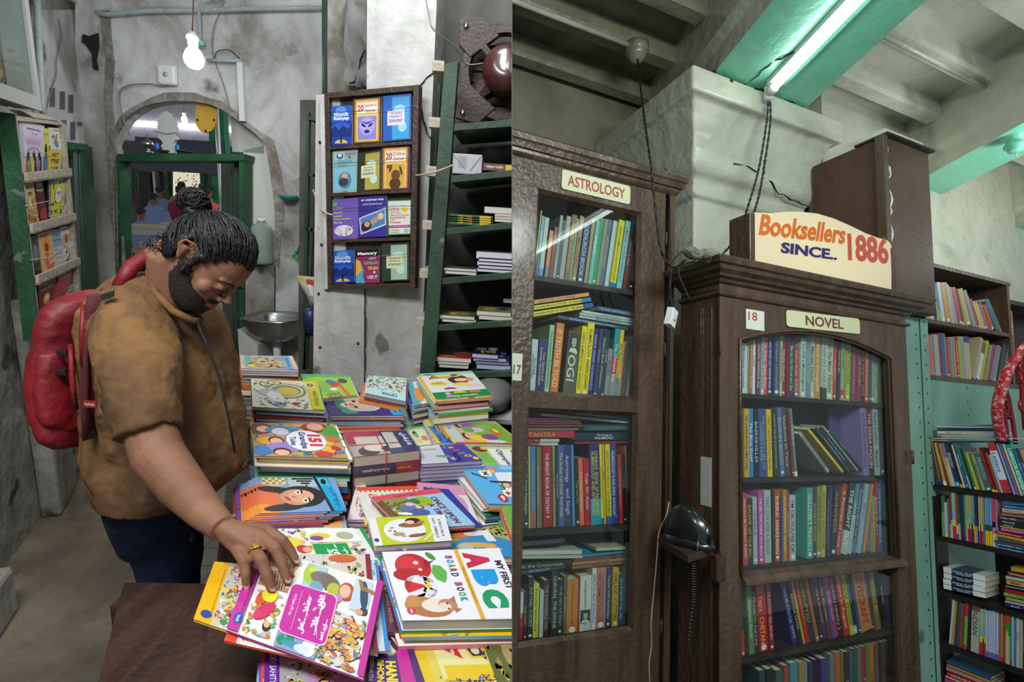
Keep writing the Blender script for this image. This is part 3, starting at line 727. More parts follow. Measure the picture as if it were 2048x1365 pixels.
for xx in (yN + .035,yN + .075,yN + .085): mb.box((X0 - .002,xx,-1.8),(X0 + .003,xx + .003,.37))
put(mb,'case',M['brown'],FR,(X0,yN,-1.88),nc,bevel=.002)
mb = MB(); mb.box((X0 + .02,yK - .012,-1.86),(X1 - .02,yK,.42)); put(mb,'back_panel',M['dark_wood'],FR,(X0,yK,-1.86),nc)
mb = MB(); rings(mb,X0,X1,yN,yK,[(.400,.0),(.404,.010),(.411,.014),(.418,.010),(.421,.0),(.445,.0),(.448,.012),(.458,.018),(.463,.032),(.470,.036),(.480,.055),(.493,.062),(.496,.072),(.512,.078),(.518,.078),(.518,0)])
put(mb,'cornice',M['brown'],FR,(X0,yN,.38),nc,bevel=.0015)
gx0,gx1,gz0,gzs,gzp = 1.402,2.216,-.515,.258,.322
def arch(n=24,e=0): return [V(gx0 - e + (gx1 - gx0 + 2 * e) * k / n,0,gzs + e * .4 + (gzp - gzs + e * .6) * math.sin(math.pi * k / n) ** .85) for k in range(n + 1)]
mb = MB(); A_ = arch(); zt = .402
mb.box((X0,yN,-1.86),(gx0,yN + .025,zt)); mb.box((gx1,yN,-1.86),(X1,yN + .025,zt))
for p,q in zip(A_,A_[1:]):
 mb.prism([V(p.x,yN,p.z),V(q.x,yN,q.z),V(q.x,yN,zt),V(p.x,yN,zt)],(0,.025,0))
for n_,e_,yy,ww in ((0,.004,-.004,.006),(1,-.004,.004,.005)):
 pts = [V(gx0 - e_,yN + yy,gz0)] + [V(p.x,yN + yy,p.z) for p in arch(24,e_)] + [V(gx1 + e_,yN + yy,gz0)]
 mb.tube(pts,ww,6)
put(mb,'door_frame',M['brown'],FR,(X0,yN,-1.86),nc,bevel=0)
mb = MB(); mb.prism([V(gx0,yN - .012,-.548),V(gx0,yN - .022,-.542),V(gx0,yN - .02,-.532),V(gx0,yN - .008,-.52),V(gx0,yN + .02,-.512),V(gx0,yN + .03,-.548)],(gx1 - gx0 + .03,0,0)); put(mb,'middle_rail',M['brown'],FR,(gx0,yN,-.53),nc)
mb = MB(); n_ = len(A_); pl = [V(p.x,yN + .014,p.z) for p in A_] + [V(gx1,yN + .014,gz0),V(gx0,yN + .014,gz0)]; mb.prism(pl,(0,.003,0)); put(mb,'glass_pane',M['glass'],FR,(gx0,yN,0),nc)
mb = MB(); mb.box((gx0,yN + .014,-1.3),(gx1,yN + .017,-.55)); put(mb,'glass_pane',M['glass'],FR,(gx0,yN,-1),nc)
for z in (-.13,):
 mb = MB(); mb.box((X1 - .035,yN - .004,z - .028),(X1 + .004,yN + .001,z + .022)); mb.tube([V(X1 + .004,yN - .003,z - .03),V(X1 + .004,yN - .003,z + .025)],.005,8); put(mb,'hinge',M['brown_matt'],FR,(X1,yN,z),nc)
mb = MB(); mb.tube([V(X0,yN - .002,.20),V(X0,yN - .002,.25)],.004,8); put(mb,'hinge',M['rust'],FR,(X0,yN,.2),nc)
plate(FR,'name_plate','NOVEL','6c3034','c4c8a0',1.622,2.028,0.334,.395,yN - .006,nc,ang=.03,r=.012,label='cream name plate reading NOVEL',pad=.40)
mb = MB().col('c8ccc0'); mb.box((1.428,yN - .002,.300),(1.515,yN - .001,.370)); letter(mb,'18','b83830',V(1.437,yN - .0025,.332),V(1,0,0),V(0,0,1),.045,.030)
put(mb,'number_slip',M['paper'],FR,(1.43,yN,.31),nc,)['label'] = 'small white paper slip with a red 18'
a = FR.y(1404,887,1.36); mb = MB().col('b8b8b4'); yy = 1.345
mb.box((X0 - .0025,1.335,-.305),(X0 - .001,1.383,-.145)); put(mb,'paper_strip',M['paper'],FR,(X0,1.36,-.22),nc)
yn = yN + .045
Nsh = {}
for k,(p,q) in dict(n1=((1482,799),(1782,799)),n2=((1480,969),(1782,941)),n3=((1492,1142),(1787,1094)),n4=((1480,1330),(1795,1243))).items():
 z = shelfz(p,q,yn); Nsh[k] = z
 mb = MB(); mb.box((X0 + .025,yn - .012,z - .016),(X1 - .025,yK - .012,z - .0005)); put(mb,'shelf',M['dark_wood'],FR,(X0,yn,z),nc)
mb = MB(); mb.box((X0 + .025,yn - .012,-1.29),(X1 - .025,yK - .012,-1.275)); put(mb,'shelf',M['dark_wood'],FR,(X0,yn,-1.29),nc)
row(FR,yn,((1482,799),(1782,799)),[(1480,.015),(1640,.012),(1680,.03),(1780,.0)],'''
e 100 217 320 b8c4c8|Mahabharata Unravelled|485058
e 220 246 300 90a088
e 250 308 270 b06030|Fragrance of Words  RUSKIN|e0c0a0
e 312 363 260 c0d0d4|CURE|506068
e 370 434 240 702c68|CHAOTIC YEARBOOK 2022|d8c830
e 437 495 220 98aeb8|SHOBHAA AT SIXTY|406080
e 497 570 210 c84038|The Guests  Deepti Menon|e8d0c0
e 572 645 190 2c3070|READY MONEY LADY  RAVINDER SINGH|e0e0e0
e 657 758 175 2c4470|Ramayana Unravelled|a89048
e 762 810 190 a8a880|The Best Sellers Ever|484430
e 815 875 200 8c2830|Priyanka Chaudhari|e0c0b0
e 880 940 220 782028
e 945 1022 280 343c4c|Murder He Wrote and She|90c8c8
e 1028 1105 370 a03848|Death in Mumbai  RUSKIN|d8b060
e 1115 1205 230 a8bcb0|To Kill a Mockingbird|384840
e 1209 1294 170 6c8088|THE BEST AMERICAN/SCIENCE FICTION|a8b8bc
e 1298 1368 130 a8b0a4|Maneki Neko|283830
f 10 105 150 c08820|A Death in Shonagachhi|f0d0c0
f 120 206 150 b0bcc0@.17:283840|THE DIARY OF A YOUNG GIRL|506068
f 212 320 200 b4bc98|I am The Mind  TRIVEDI|384030
f 323 376 315 c83038|Confession|e0b0b0
f 380 430 230 283440|SUDHA EK|d8b820
f 432 492 190 78a878@.05:78a878@.16:c03030|One Night|384838
f 497 532 230 c07040
f 537 612 210 8cc820|LITTLE JOKES|384010
f 614 637 280 6a4050
f 640 706 260 94344c|Kapil and Khanna  KAGAZ|c08090
f 708 735 290 803050
f 738 786 300 8c3058|THE GOLDEN|d0a050
f 788 850 350 3c2020|BEFORE THE NIGHT  SAVVIE|a09080
f 852 916 350 c84c20|RUSKIN BOND The Room on the Roof|f0c0a0
f 918 966 330 1c5c68
f 968 1045 340 90a090
f 1047 1086 380 a8ac90|FAMILY MATTERS|607058
f 1090 1143 420 485c40
f 1146 1208 515 98a0a0@.55:a84028|Quiet|303870
f 1215 1262 480 283030|AMOR|708070''',"the novel cabinet's top shelf",dep=.11,seed=5,zb=Nsh['n1'])
mb = MB(); a = FR.y(1583,671,yn + .02); b = FR.y(1622,678,yn + .02)
row(FR,yn,((1480,969),(1782,943)),[(1480,.0),(1535,-.02),(1595,-.085),(1640,-.07),(1720,-.065),(1760,-.04),(1785,-.03)],'''
g 78 142 105 a8b8ac|RUNNING IN THE FAMILY|903028
g 152 230 105 c89828|THE UNDERGROUND AMERICANS|202020
g 248 319 105 2878b8|The Blue Scarf|d0e0f0
g 322 392 105 181c1c|BASKERVILLES|b0c0b8
g 403 522 105 304c84|THE WICKED LIES OF/HABREN FAIRE|8098b8
g 535 612 115 dcb414|LONELY HEARTS RONALD KELLER|705010
g 618 732 100 28302c|25 GREATEST SPEECHES OF SWAMI VIVEKANANDA|a0b0a0
g 750 824 90 4868a8|RUSKIN BOND|b8a868
g 828 915 85 4a4044|Shadows in Time|b0a8a8
g 918 964 150 7c1c18
g 966 1014 105 607c78@.07:e0e0e0|THE ROYAL|c0d0c8
h 785 882 85 7c6ca0|NOT IN LOVE  HAZELWOOD|28206c
h 888 978 85 701c24@.13:181818|THE ZERKA FAQUIN|d0c0b0
h 983 1062 75 98aca8|Paulo Coelho   Maktub|385058
h 1083 1142 100 504c40|THE WAY|282820
h 1150 1240 60 2c2420|AMISH|a0a8a0''',"the novel cabinet's second shelf",dep=.11,seed=6,zb=Nsh['n2'])
lying(FR,yn,'''
g 1048 488 1515 1120 72 989c98|   HOW TO BE A WRITER|202424
g 1195 425 1760 1125 56 d0a828|Being Lost  SAVITHRI SINGH|f0e0a0
g 1300 410 1838 1110 50 284850|Every Rishi Poem   Rishikesh Puri|b0c8c8
g 1372 412 1912 1112 52 202428|IN THE TIME of TIGERS|70b0c8
g 1440 390 2000 1102 36 98a090|The Big Small Things|384040
g 1528 460 2048 1085 40 303838|FICTIONS|a0a8a0''',"# from left of the slanting books on the novel cabinet's second shelf",dep=.10)
mb = MB().col('4c4468'); p = FR.y(1666,818,yn + .07); q = FR.y(1722,945,yn + .02)
T_ = MB().col('5c5080'); T_.box((p.x,yn + .085,Nsh['n2'] + .001),(FR.y(1719,818,yn + .08).x,yn + .098,p.z))
for k in range(15): T_.box((p.x + .012,yn + .0846,p.z - .02 - k * .008),(p.x + .012 + .11 * (1 - .25 * (k % 4 == 3)),yn + .0849,p.z - .018 - k * .008),cols=[hx('2c2840')] * 6)
tag(put(T_,'book',M['gloss'],FR,(p.x,yn + .09,Nsh['n2'])),'purple book turned flat with its small print back cover showing behind the slanting novels','book')
row(FR,yn,((1492,1142),(1787,1094)),[(1480,-.02),(1630,0),(1650,.02),(1668,.07),(1685,.13),(1738,.13),(1740,.02),(1755,-.015),(1790,-.035)],'''
i 115 182 185 b83834|Notes from My Childhood  RUSKIN|e0c0b8
i 187 258 265 282820|SKIN DIVER  GET YOUR BALL|b8a830
i 264 322 240 a0a8ac|CHARLIE|606870
i 330 395 165 b8409c|THE GIRL WHO KNEW TOO MUCH|f0d0e8
i 400 419 260 3868a0@.12:c84020
i 421 512 150 a8b0a8|TWO CAN KEEP A SECRET|206878
i 523 563 150 2c2420|A Treasury of Tales|706050
i 565 634 145 c04430|EUREKA!  NARAYANAN|f0d0c0
i 637 663 250 204880
i 665 715 140 a88018|KHUSHWANT SINGH|e0c060
i 718 751 140 b02838|Laughing through Life|e0a0a0
i 753 832 215 a8b4b4|I'M OK-YOU'RE OK|101818
i 990 1073 115 3c9884|GULLIVER'S TRAVELS|c8d8c8
i 1076 1122 110 5c2458|ACHIEVE MORE|c8a830
j 40 108 115 7c9020|GREAT KID|506010
j 110 166 95 c0a850|LESSONS of LEADERSHIP|504020
j 168 202 95 1c2020|THE LION AND THE WITCH|a0a070
j 204 232 90 383880
j 243 326 95 1c2428|ADHIVEER|a08838
j 328 400 80 b03830|A Portrait of Love|e0c0b0
j 403 494 75 a8b4b4@.33:a8b4b4@1:283030|THE RIGHT GUY|e0e4e4
j 500 562 75 a0b0b0@.55:a0b0b0@1:388890|Home by|e0e0e0
j 566 634 75 28405c@.12:4878a8|Something I Never Told You|b0c0c8
j 638 693 75 98a8b0|MIND|b06060
j 697 740 80 1c7894
j 742 768 75 d08828
j 838 885 300 908c70|Flight|505040
j 887 915 250 a89850
j 917 971 35 9c2c2c|SUDHA MURTY|d8b0a0
j 973 1019 30 285c90|THE MAN OF MARBLE|a0c0e0
j 1022 1080 60 302c2c
j 1085 1147 70 28483c|OCEAN|708868
j 1152 1232 60 808c80''',"the novel cabinet's third shelf",dep=.11,seed=7,zb=Nsh['n3'])
T_ = MB().col('2c6456'); p = FR.y(1597,990,yn + .06); q = FR.y(1618,1120,yn); z0 = Nsh['n3']
row(FR,yn,((1480,1328),(1795,1243)),[(1480,-.05),(1560,-.06),(1588,-.2),(1650,-.19),(1700,-.17),(1790,-.14)],'''
k 50 76 430 30445c
k 79 119 440 2c3c58@.48:b84030
k 173 236 245 5c7c54|Elephant Book|c0ccb8
k 238 288 320 283830|PRAMOD NAYAR|a0a090
k 299 406 215 b01c20|12 Years   CHETAN|e0b040
k 409 459 205 8c1c20|BLOOD ISLAND|e0a8a0
k 688 752 220 282868|Marry Me If You Can  SWATI|b0b0d8
k 755 800 200 201c20|BRIDGE OVER|b0a090
k 801 832 160 b8a020
k 836 882 160 b82028|JUHI CHAWLA|e08080
k 888 945 175 1c3834|DISRUPTED|a0a830
k 947 988 150 a85c40
l 70 106 150 3a3020
l 108 156 140 4c2c74|Long & da money|c0a840
l 158 200 130 6c3c28|The Merchant|c0a080
l 203 221 150 305ca0
l 223 277 195 9c3868|Jungle Book|e0a0c0
l 280 327 180 242020|HIDDEN HINDU 2|b8b0a8
l 330 397 125 b42c20|Letters in August|e0c0a0
l 400 442 110 b8c018|TENDER TENDER|303010
l 445 488 100 202830@.12:b0b8b8|JUNGLES|90a0a0
l 490 520 200 2c4870
l 523 650 90 c07848|   LOVECRAFT|982820
l 655 682 170 304060
l 686 742 150 7c6430|WORLD IN|c0b070
l 788 816 160 282420|MASTERS|b0b0a0
l 818 858 140 3c2c60
l 862 892 130 1c2024''',"the novel cabinet's fourth shelf",dep=.11,seed=8,zb=Nsh['n4'])
row(FR,yn,((1500,1545),(1800,1455)),[(1480,-.02),(1790,-.02)],'''
k 310 380 1235 204848|THE|b08070
k 390 465 1215 20282c|CHETAN|c0c8c8
k 495 578 1230 405c50|A TALE|a0b0a0
k 590 645 1175 a84838|THE SECRET|e0c0a0
k 668 756 1150 4c88a0
k 768 822 1140 a88040|LIFE OF PI|402c18
k 828 876 1150 808c78|LYRICAL|404838
k 883 935 1135 303460|THE|a0a8c8
k 942 987 1110 181c20|HIS LAST|c0c8c8
l 95 168 1110 483878|MIND|c0b8d8
l 188 238 1060 687878|A BRIEF HISTORY|282c2c
l 245 303 1040 b06030|SHUB|f0b060
l 308 338 1040 806848
l 343 402 1030 30282c|INVISIBLE|a09898
l 405 432 1020 286080
l 434 490 1000 30503c|POEMS|b0c0a8
l 493 537 985 606c60|WINNER|c0c8c0
l 540 592 970 a01c38|THE FOUNTAIN|e0a0a0
l 594 634 955 289038
l 637 682 950 b87028|THE GOLDEN WIND|603010
l 684 727 940 605048
l 730 757 930 202c38
l 760 806 920 5c3c2c
l 811 860 915 242024''',"the novel cabinet's fifth shelf",dep=.11,seed=9,zb=-1.27)
M['sign_lit'] = None
def signmat():
 m,nt,b = newmat('backlit_sign_face')
 tc = nt.nodes.new('ShaderNodeTexCoord'); mp = nt.nodes.new('ShaderNodeMapping'); g = nt.nodes.new('ShaderNodeTexGradient'); g.gradient_type = 'SPHERICAL'
 mp.inputs['Location'].default_value = (-.40,0,-.02); mp.inputs['Scale'].default_value = (1.6,1,3.4); mp.vector_type = 'TEXTURE'
 mp.inputs['Scale'].default_value = (.62,.5,.26); mp.inputs['Location'].default_value = (.40,0,.03)
 nt.links.new(tc.outputs['Object'],mp.inputs['Vector']); nt.links.new(mp.outputs[0],g.inputs[0])
 r = nt.nodes.new('ShaderNodeValToRGB'); nt.links.new(g.outputs[1],r.inputs[0])
 e = r.color_ramp.elements; e[0].color = (*hx('d9cdb4'),1); e[1].color = (*hx('fff0b8'),1); e[1].position = .8
 b.inputs['Base Color'].default_value = (*hx('a89c84'),1); b.inputs['Roughness'].default_value = .3
 nt.links.new(r.outputs[0],b.inputs['Emission Color']); b.inputs['Emission Strength'].default_value = .34
 return m
M['sign_lit'] = signmat()
M['orange_letter'] = flat('orange_letter','c4601c',.4,emit=.04); M['blue_letter'] = flat('blue_letter','2c2464',.4); M['red_letter'] = flat('red_letter','b84a3c',.4,emit=.03)
sg = fthing(FR,'sign_box','cream backlit sign with an arched top standing on the novel cabinet cornice','sign',(1.45,1.29,.55))
ys = 1.285; zb0,zb1 = .519,.519
top = [(2.205,.70),(2.215,.735),(2.20,.765),(2.16,.775),(2.08,.800)]
sx0,sx1 = 1.452,2.215
prof = [(0,.195),(.10,.205),(.18,.225),(.26,.245),(.36,.255),(.46,.255),(.56,.250),(.66,.235),(.76,.210),(.84,.182),(.90,.158),(.95,.150),(.985,.135),(1,.11)]
tp = []
for u,_ in prof:
 xx = sx0 + (sx1 - sx0) * u
 tp.append(xx)
topz = [FR.y(*p,ys) for p in ((1510,425),(1540,425),(1570,420),(1600,418),(1635,420),(1668,428),(1700,440),(1730,453),(1755,461),(1772,464),(1780,470),(1782,478))]
botl = FR.y(1510,513,ys); botr = FR.y(1781,546,ys)
poly = [V(botl.x,ys,.519),V(botr.x,ys,.519)] + [V(p.x,ys,p.z - (.035 * (p.x - botl.x) / (botr.x - botl.x))) for p in reversed(topz)]
mb = MB(); mb.prism(poly,(0,.012,0)); put(mb,'lit_face',M['sign_lit'],FR,(botl.x,ys,.6),sg)
mb = MB(); mb.prism([p + V(0,.012,0) for p in poly],(0,.05,0)); put(mb,'box_back',M['white_plastic'],FR,(botl.x,ys,.6),sg)
for x0_,x1_,h_ in ((botl.x - .028,botl.x - .002,.715),(botr.x + .006,botr.x + .03,.72)):
 mb = MB(); mb.box((x0_,ys - .004,.519),(x1_,ys + .09,h_)); put(mb,'wooden_end',M['brown'],FR,(x0_,ys,.52),sg,bevel=.003)
def seg(fr,name,txt,mat,pA_,pB_,h_,y,parent,bold,shear=0):
 a = fr.y(*pA_,y); b = fr.y(*pB_,y); a = V(a.x,y,a.z); b = V(b.x,y,b.z); ux = (b - a).normalized(); uz = V(shear,0,1).normalized()
 mb = MB(); letter(mb,txt,'ffffff',a,ux,uz,(b - a).length,h_,bold,keep=False); n = len(mb.v)
 top_ = [v + V(0,-.002,0) for v in mb.v]; f0 = [list(f_) for f_ in mb.f]; mb.v = top_
 o = put(mb,name,mat,fr,a,parent); s = o.modifiers.new('thick','SOLIDIFY'); s.thickness = .0015; return o
seg(FR,'lettering','Booksellers',M['orange_letter'],(1517,470),(1688,489),.082,ys - .001,sg,.025,.22)
seg(FR,'lettering','SINCE..',M['blue_letter'],(1561,506),(1673,521),.042,ys - .001,sg,.035,.12)
seg(FR,'lettering','1886',M['red_letter'],(1696,521),(1777,529),.112,ys - .001,sg,.03,0)
bx = fthing(FR,'loft_cupboard','tall plain brown cupboard standing above the novel cabinet against the beam','cupboard',(2.44,1.42,.53))
mb = MB(); mb.box((2.44,1.42,.52),(2.79,1.78,1.335)); o = put(mb,'body',M['brown_matt'],FR,(2.44,1.42,.52),bx,bevel=.003)
mb = MB(); mb.box((2.405,1.40,.52),(2.438,1.44,1.33)); put(mb,'corner_post',M['brown'],FR,(2.4,1.4,.52),bx,bevel=.003)
mb = MB(); jag(mb,[V(2.445,1.408,1.29),V(2.448,1.406,.9),V(2.452,1.407,.75)],.005,5); o = put(mb,'paint_drip',M['white_plastic'],FR,(2.44,1.41,1),bx)
mb = MB(); mb.box((2.43,1.395,1.335),(2.8,1.55,1.345)); put(mb,'top_lip',M['dark_wood'],FR,(2.43,1.4,1.335),bx)
mb = MB(); mb.box((2.47,1.43,1.346),(2.77,1.7,1.39)); tag(put(mb,'box',M['cream'],FR,(2.47,1.43,1.35)),'flat cream board lying on top of the brown loft cupboard','board')
# behind the novel cabinet
slab('wall_shop_side',[(2.84,2.0),(7.2,2.0),(7.2,2.1),(2.84,2.1)],.80,CS,M['cream'])
yU = 1.5
def wallbox(name,lo,hi,mat): mb = MB(); mb.box(lo,hi); return struct(put(mb,name,M[mat],FR,lo))
wallbox('wall_green_steel',(2.2,yU + .002,-1.9),(4.6,yU + .03,.222),'green_steel')
wallbox('wall_green_post',(2.2,yU - .012,-1.9),(2.845,yU + .001,.515),'green_steel')
mb = MB().col('1c2420')
for x in (2.745,2.815):
 for k in range(34):
  z = .50 - k * .07; n = 8; mb.add([V(x + .005 * math.cos(6.283 * i / n),yU - .0125,z + .006 * math.sin(6.283 * i / n)) for i in range(n)],[tuple(range(n))])
for x,n0 in ((3.18,7),):
 for k in range(n0):
  z = .20 - k * .07; mb.add([V(x + .005 * math.cos(6.283 * i / 8),yU + .0015,z + .006 * math.sin(6.283 * i / 8)) for i in range(8)],[tuple(range(8))])
o = struct(put(mb,'wall_green_rivet_holes',M['paint'],FR,(2.8,yU,0)))
mb = MB(); mb.tube([V(2.775,yU - .014,-1.9),V(2.775,yU - .014,.51)],.0025,5); struct(put(mb,'wall_green_seam',M['green_paint'],FR,(2.78,yU,0)))
BOOKNAME = 'bound_volume'
uc = fthing(FR,'wall_shelf_unit','brown open wooden shelf unit set above the pale green steel panel','shelf',(3.25,1.6,.22))
mb = MB()
mb.box((2.85,yU,.2215),(3.67,yU + .22,.245)); mb.box((2.85,yU,.505),(3.62,yU + .22,.525)); mb.box((2.85,yU,.80),(3.67,yU + .22,.82))
put(mb,'shelf',M['brown'],FR,(2.85,yU,.22),uc)
mb = MB(); mb.box((3.625,yU,.246),(3.65,yU + .22,.799)); put(mb,'side_panel',M['brown'],FR,(3.62,yU,.24),uc)
mb = MB(); mb.box((2.846,yU,.246),(2.856,yU + .22,.799)); put(mb,'side_panel',M['brown'],FR,(2.85,yU,.24),uc)
mb = MB(); mb.box((2.85,yU + .2,.246),(3.67,yU + .22,.80)); put(mb,'back_panel',M['dark_wood'],FR,(2.85,yU,.24),uc)
row(FR,yU + .01,((1854,638),(2005,659)),[(1850,-.10),(1900,-.16),(1925,-.22),(1960,-.32),(2000,-.45)],'''
m 82 128 230 b89870
m 131 166 215 c8ccc0
m 166 185 215 6890a8
m 186 206 210 203038
m 207 226 205 c0c0a8
m 228 259 200 388858@.3:90a838
m 262 301 145 b8c4d8
m 303 361 150 c09038
m 362 386 145 b0b0b0
m 387 411 170 a8a890
m 412 446 200 9098a8
m 453 493 205 b84850
m 496 521 210 283430@.1:c8c8c0
m 524 591 232 b0a070
m 595 641 245 909090
m 644 669 300 708888
m 671 701 340 a03830
m 704 726 370 c8c0a0
m 726 746 380 d0c030
m 750 786 400 a06890
m 789 804 380 989080
m 808 852 420 b84028
m 855 922 370 206878
m 924 942 400 a09888''',"the brown wall unit's upper shelf",dep=.16,seed=11,zb=.526)
row(FR,yU + .01,((1859,753),(2030,757)),[(1850,-.08),(1943,-.07),(1945,.22),(1975,.20),(2020,.20)],'''
m 122 151 755 e07028
m 152 166 750 c07890
m 168 193 745 50807c
m 195 246 740 a8a898
m 248 263 720 a83048
m 265 311 725 405890
m 312 326 725 b8b498
m 328 359 770 a83038
m 360 383 765 687878
m 385 413 765 909078
m 415 430 765 b88c84
m 438 467 770 a82830|GRAMMAR TEST|e0c0b0
m 468 481 770 a0b828
m 483 532 760 989890
m 535 594 760 b0b090@.85:b0b090@1:403868
m 606 645 790 b0a07c
m 652 686 850 d0d4d4@.72:d0d4d4@1:804838
m 690 718 820 a8c018
m 720 743 870 907860
m 745 768 870 a8a080
m 772 800 860 88543c
m 802 836 880 8c78a0
m 838 872 880 909090
m 876 920 860 283038
m 925 970 850 30404c|Tattoo|a0b0b0''',"the brown wall unit's lower shelf",dep=.16,seed=12,zb=.246)
u2 = fthing(FR,'side_shelf_unit','narrow grey brown shelf unit with box files at the far right of the shop','shelf',(3.8,1.6,.22))
mb = MB(); mb.box((3.66,yU + .05,.40),(4.5,yU + .25,.42)); mb.box((3.66,yU + .05,.72),(4.5,yU + .25,.745)); mb.box((3.66,yU + .05,.2225),(4.5,yU + .25,.235))
put(mb,'shelf',M['dark_wood'],FR,(3.66,yU,.22),u2)
mb = MB(); mb.box((3.66,yU + .24,.236),(4.5,yU + .25,.72)); put(mb,'back_panel',M['dark_wood'],FR,(3.66,yU,.22),u2)
for (a,b,zb_,h,c,t,lab) in ((3.675,3.71,.4205,.235,'70a0c0','','pale blue box file at the left end of the far right shelf'),(3.712,3.765,.4205,.235,'586068','101','slate grey box file marked 101 on the far right shelf'),
  (3.77,3.80,.4205,.26,'b04838','GRAY','red and grey thick book beside the marked box file'),(3.67,3.695,.2355,.15,'4868a8','','blue thin book on the lower far right shelf'),(3.70,3.72,.2355,.12,'90a0c0','','pale blue thin book on the lower far right shelf'),(3.725,3.74,.2355,.10,'c8b830','','yellow thin book on the lower far right shelf')):
 book(FR,((a + b) / 2,zb_ + h),((a + b) / 2,zb_),b - a,.15,yU + .055,c,t,'e0e0e0',[],lab,'files and books on the far right shelf')
# black bookcase, its face running towards the camera
dB = 2.95
BOOKNAME = 'textbook'
bc = fthing(FB,'black_bookcase','tall black open bookcase crammed with books beside the pale green post','bookcase',(-1.0,3.05,-1.9))
mb = MB(); mb.box((-1.222,dB - .002,-1.88),(-1.19,dB + .11,-.33)); put(mb,'side_panel',M['black_wood'],FB,(-1.21,dB,-1.88),bc)
BZ = [-.276,-.507,-.748,-.972]
for z in BZ:
 mb = MB(); mb.box((-1.19,dB - .002,z - .022),(-.55,dB + .2,z)); put(mb,'shelf',M['black_wood'],FB,(-1.19,dB,z),bc)
mb = MB(); mb.box((-1.05,dB + .2,-1.88),(-.55,dB + .21,-.53)); put(mb,'back_panel',M['black_wood'],FB,(-1.05,dB + .2,-1.88),bc)
mb = MB(); mb.box((-1.19,dB - .002,-1.25),(-.55,dB + .2,-1.23)); put(mb,'shelf',M['black_wood'],FB,(-1.19,dB,-1.25),bc)
row(FB,dB + .004,((1869,970),(2048,994)),[(1868,-.10),(1880,-.2),(1900,-.27),(1960,-.32),(2000,-.33),(2040,-.36)],'''
n 192 207 570 6a3030@.09:3848a0
n 208 223 575 506048@.09:3848a0
n 224 243 580 a08878@.09:3848a0
n 245 269 640 404048
n 274 319 635 b0983c@.1:d8d8d0
n 322 346 635 701c1c|JUNIOR|c0a060
n 348 367 640 c09820
n 369 420 640 b0b0a0@.66:b0b0a0@1:806898|Phonics|a03030
n 425 476 640 1c3058@.12:3880c0|ENGLISH|c0c8d0
n 480 511 650 202020@.08:c89830
n 515 539 655 c0b0a0
n 545 583 640 285878|TROPICAL|90b0c0
n 585 607 680 308848@.3:a0b0b8
n 610 642 690 1c3848
n 645 674 740 289038@.07:d0d0c8
n 675 707 750 c0a020
n 708 736 760 2c6c50
n 738 781 770 8c8c70|Animal Farm|283028
n 785 857 770 306468|PEARSON|80a8a8
n 860 897 690 981c1c@.05:d8d020
n 900 921 690 382820@.05:d8d020
n 925 952 750 a04028
n 955 986 780 88b0c8
n 988 1086 640 b82c30@.26:b82c30@.84:c0c8d0|Letters|3848a0
n 1090 1111 620 28306c
n 1112 1136 640 9098a8
n 1138 1151 640 702038
n 1152 1171 640 2880b8
n 1172 1196 640 b04028
n 1197 1217 650 c0c8b8
n 1218 1297 655 109078|LABRADOR RETRIEVER|e0f0e0
n 1302 1338 700 306090|MATHS|80b0e0
n 1342 1376 700 384048|DISASTER|b0b0b0
n 1380 1410 720 c07838|PHYSICS|302018''',"the black bookcase's first shelf",dep=.15,seed=13,zb=BZ[0] + .001)
lying(FB,dB + .004,'''
n 320 423 960 418 16 8088c0
n 185 438 985 450 14 c0c4cc
n 195 455 760 462 12 204838
n 205 475 940 480 22 283440
n 200 508 930 510 34 c8c4a8@.3:c0c0c0|  BASIC PROJECT WORK FOR YOU|505840
n 205 541 1030 546 12 b0b8c0
n 250 562 930 568 24 98949a
n 158 578 1170 582 12 b4b8bc
n 135 603 860 606 12 3c8050@.7:3c8050@1:c09020
n 135 622 1100 616 16 28306c''',"# from top of the flat pile on the black bookcase's top",dep=.14)
row(FB,dB + .004,((1882,1073),(1985,1093)),[(1880,-.02),(1900,-.05),(1985,-.02),(2000,-.01)],'''
o 190 236 260 287038@.6:60a040
o 240 290 365 304858@.0:304858@1:a8a8b8
o 295 326 310 706048
o 328 346 200 303c80@.3:b8b090
o 348 369 210 a02c30@.4:b0b0c0
o 371 398 200 T
o 400 426 205 T
o 430 461 210 b83030@.12:3060a0@.3:c8c080
o 464 491 230 1c5c38@.35:b0a890
o 494 521 230 283470
o 524 546 235 302858
o 549 577 240 3a7c40@.1:a02828
o 580 604 245 98a890@.45:a8acb8
o 607 630 240 T
o 632 643 235 d09c18@.4:284080@.5:d0d0c8
o 646 669 250 T
o 672 682 245 d09c18@.4:284080
o 690 716 250 T
o 718 736 240 2c5890@.35:d8b820
o 740 763 255 5c2440@.35:8890b0
o 785 806 265 T
o 808 818 260 d09c18@.4:284080
o 820 848 265 T
o 852 878 260 b87c20@.4:5070a0
o 886 916 275 Y
o 920 953 280 Y
o 960 1000 285 Y
o 1003 1026 280 c84858@.25:c8c0a0@.38:c880a0@.5:201c18
o 1027 1046 280 c84858@.25:c8c0a0@.38:c880a0@.5:201c18
o 1050 1078 280 b87098@.4:60a0b8''',"the black bookcase's second shelf",dep=.15,seed=14,zb=BZ[1] + .001)
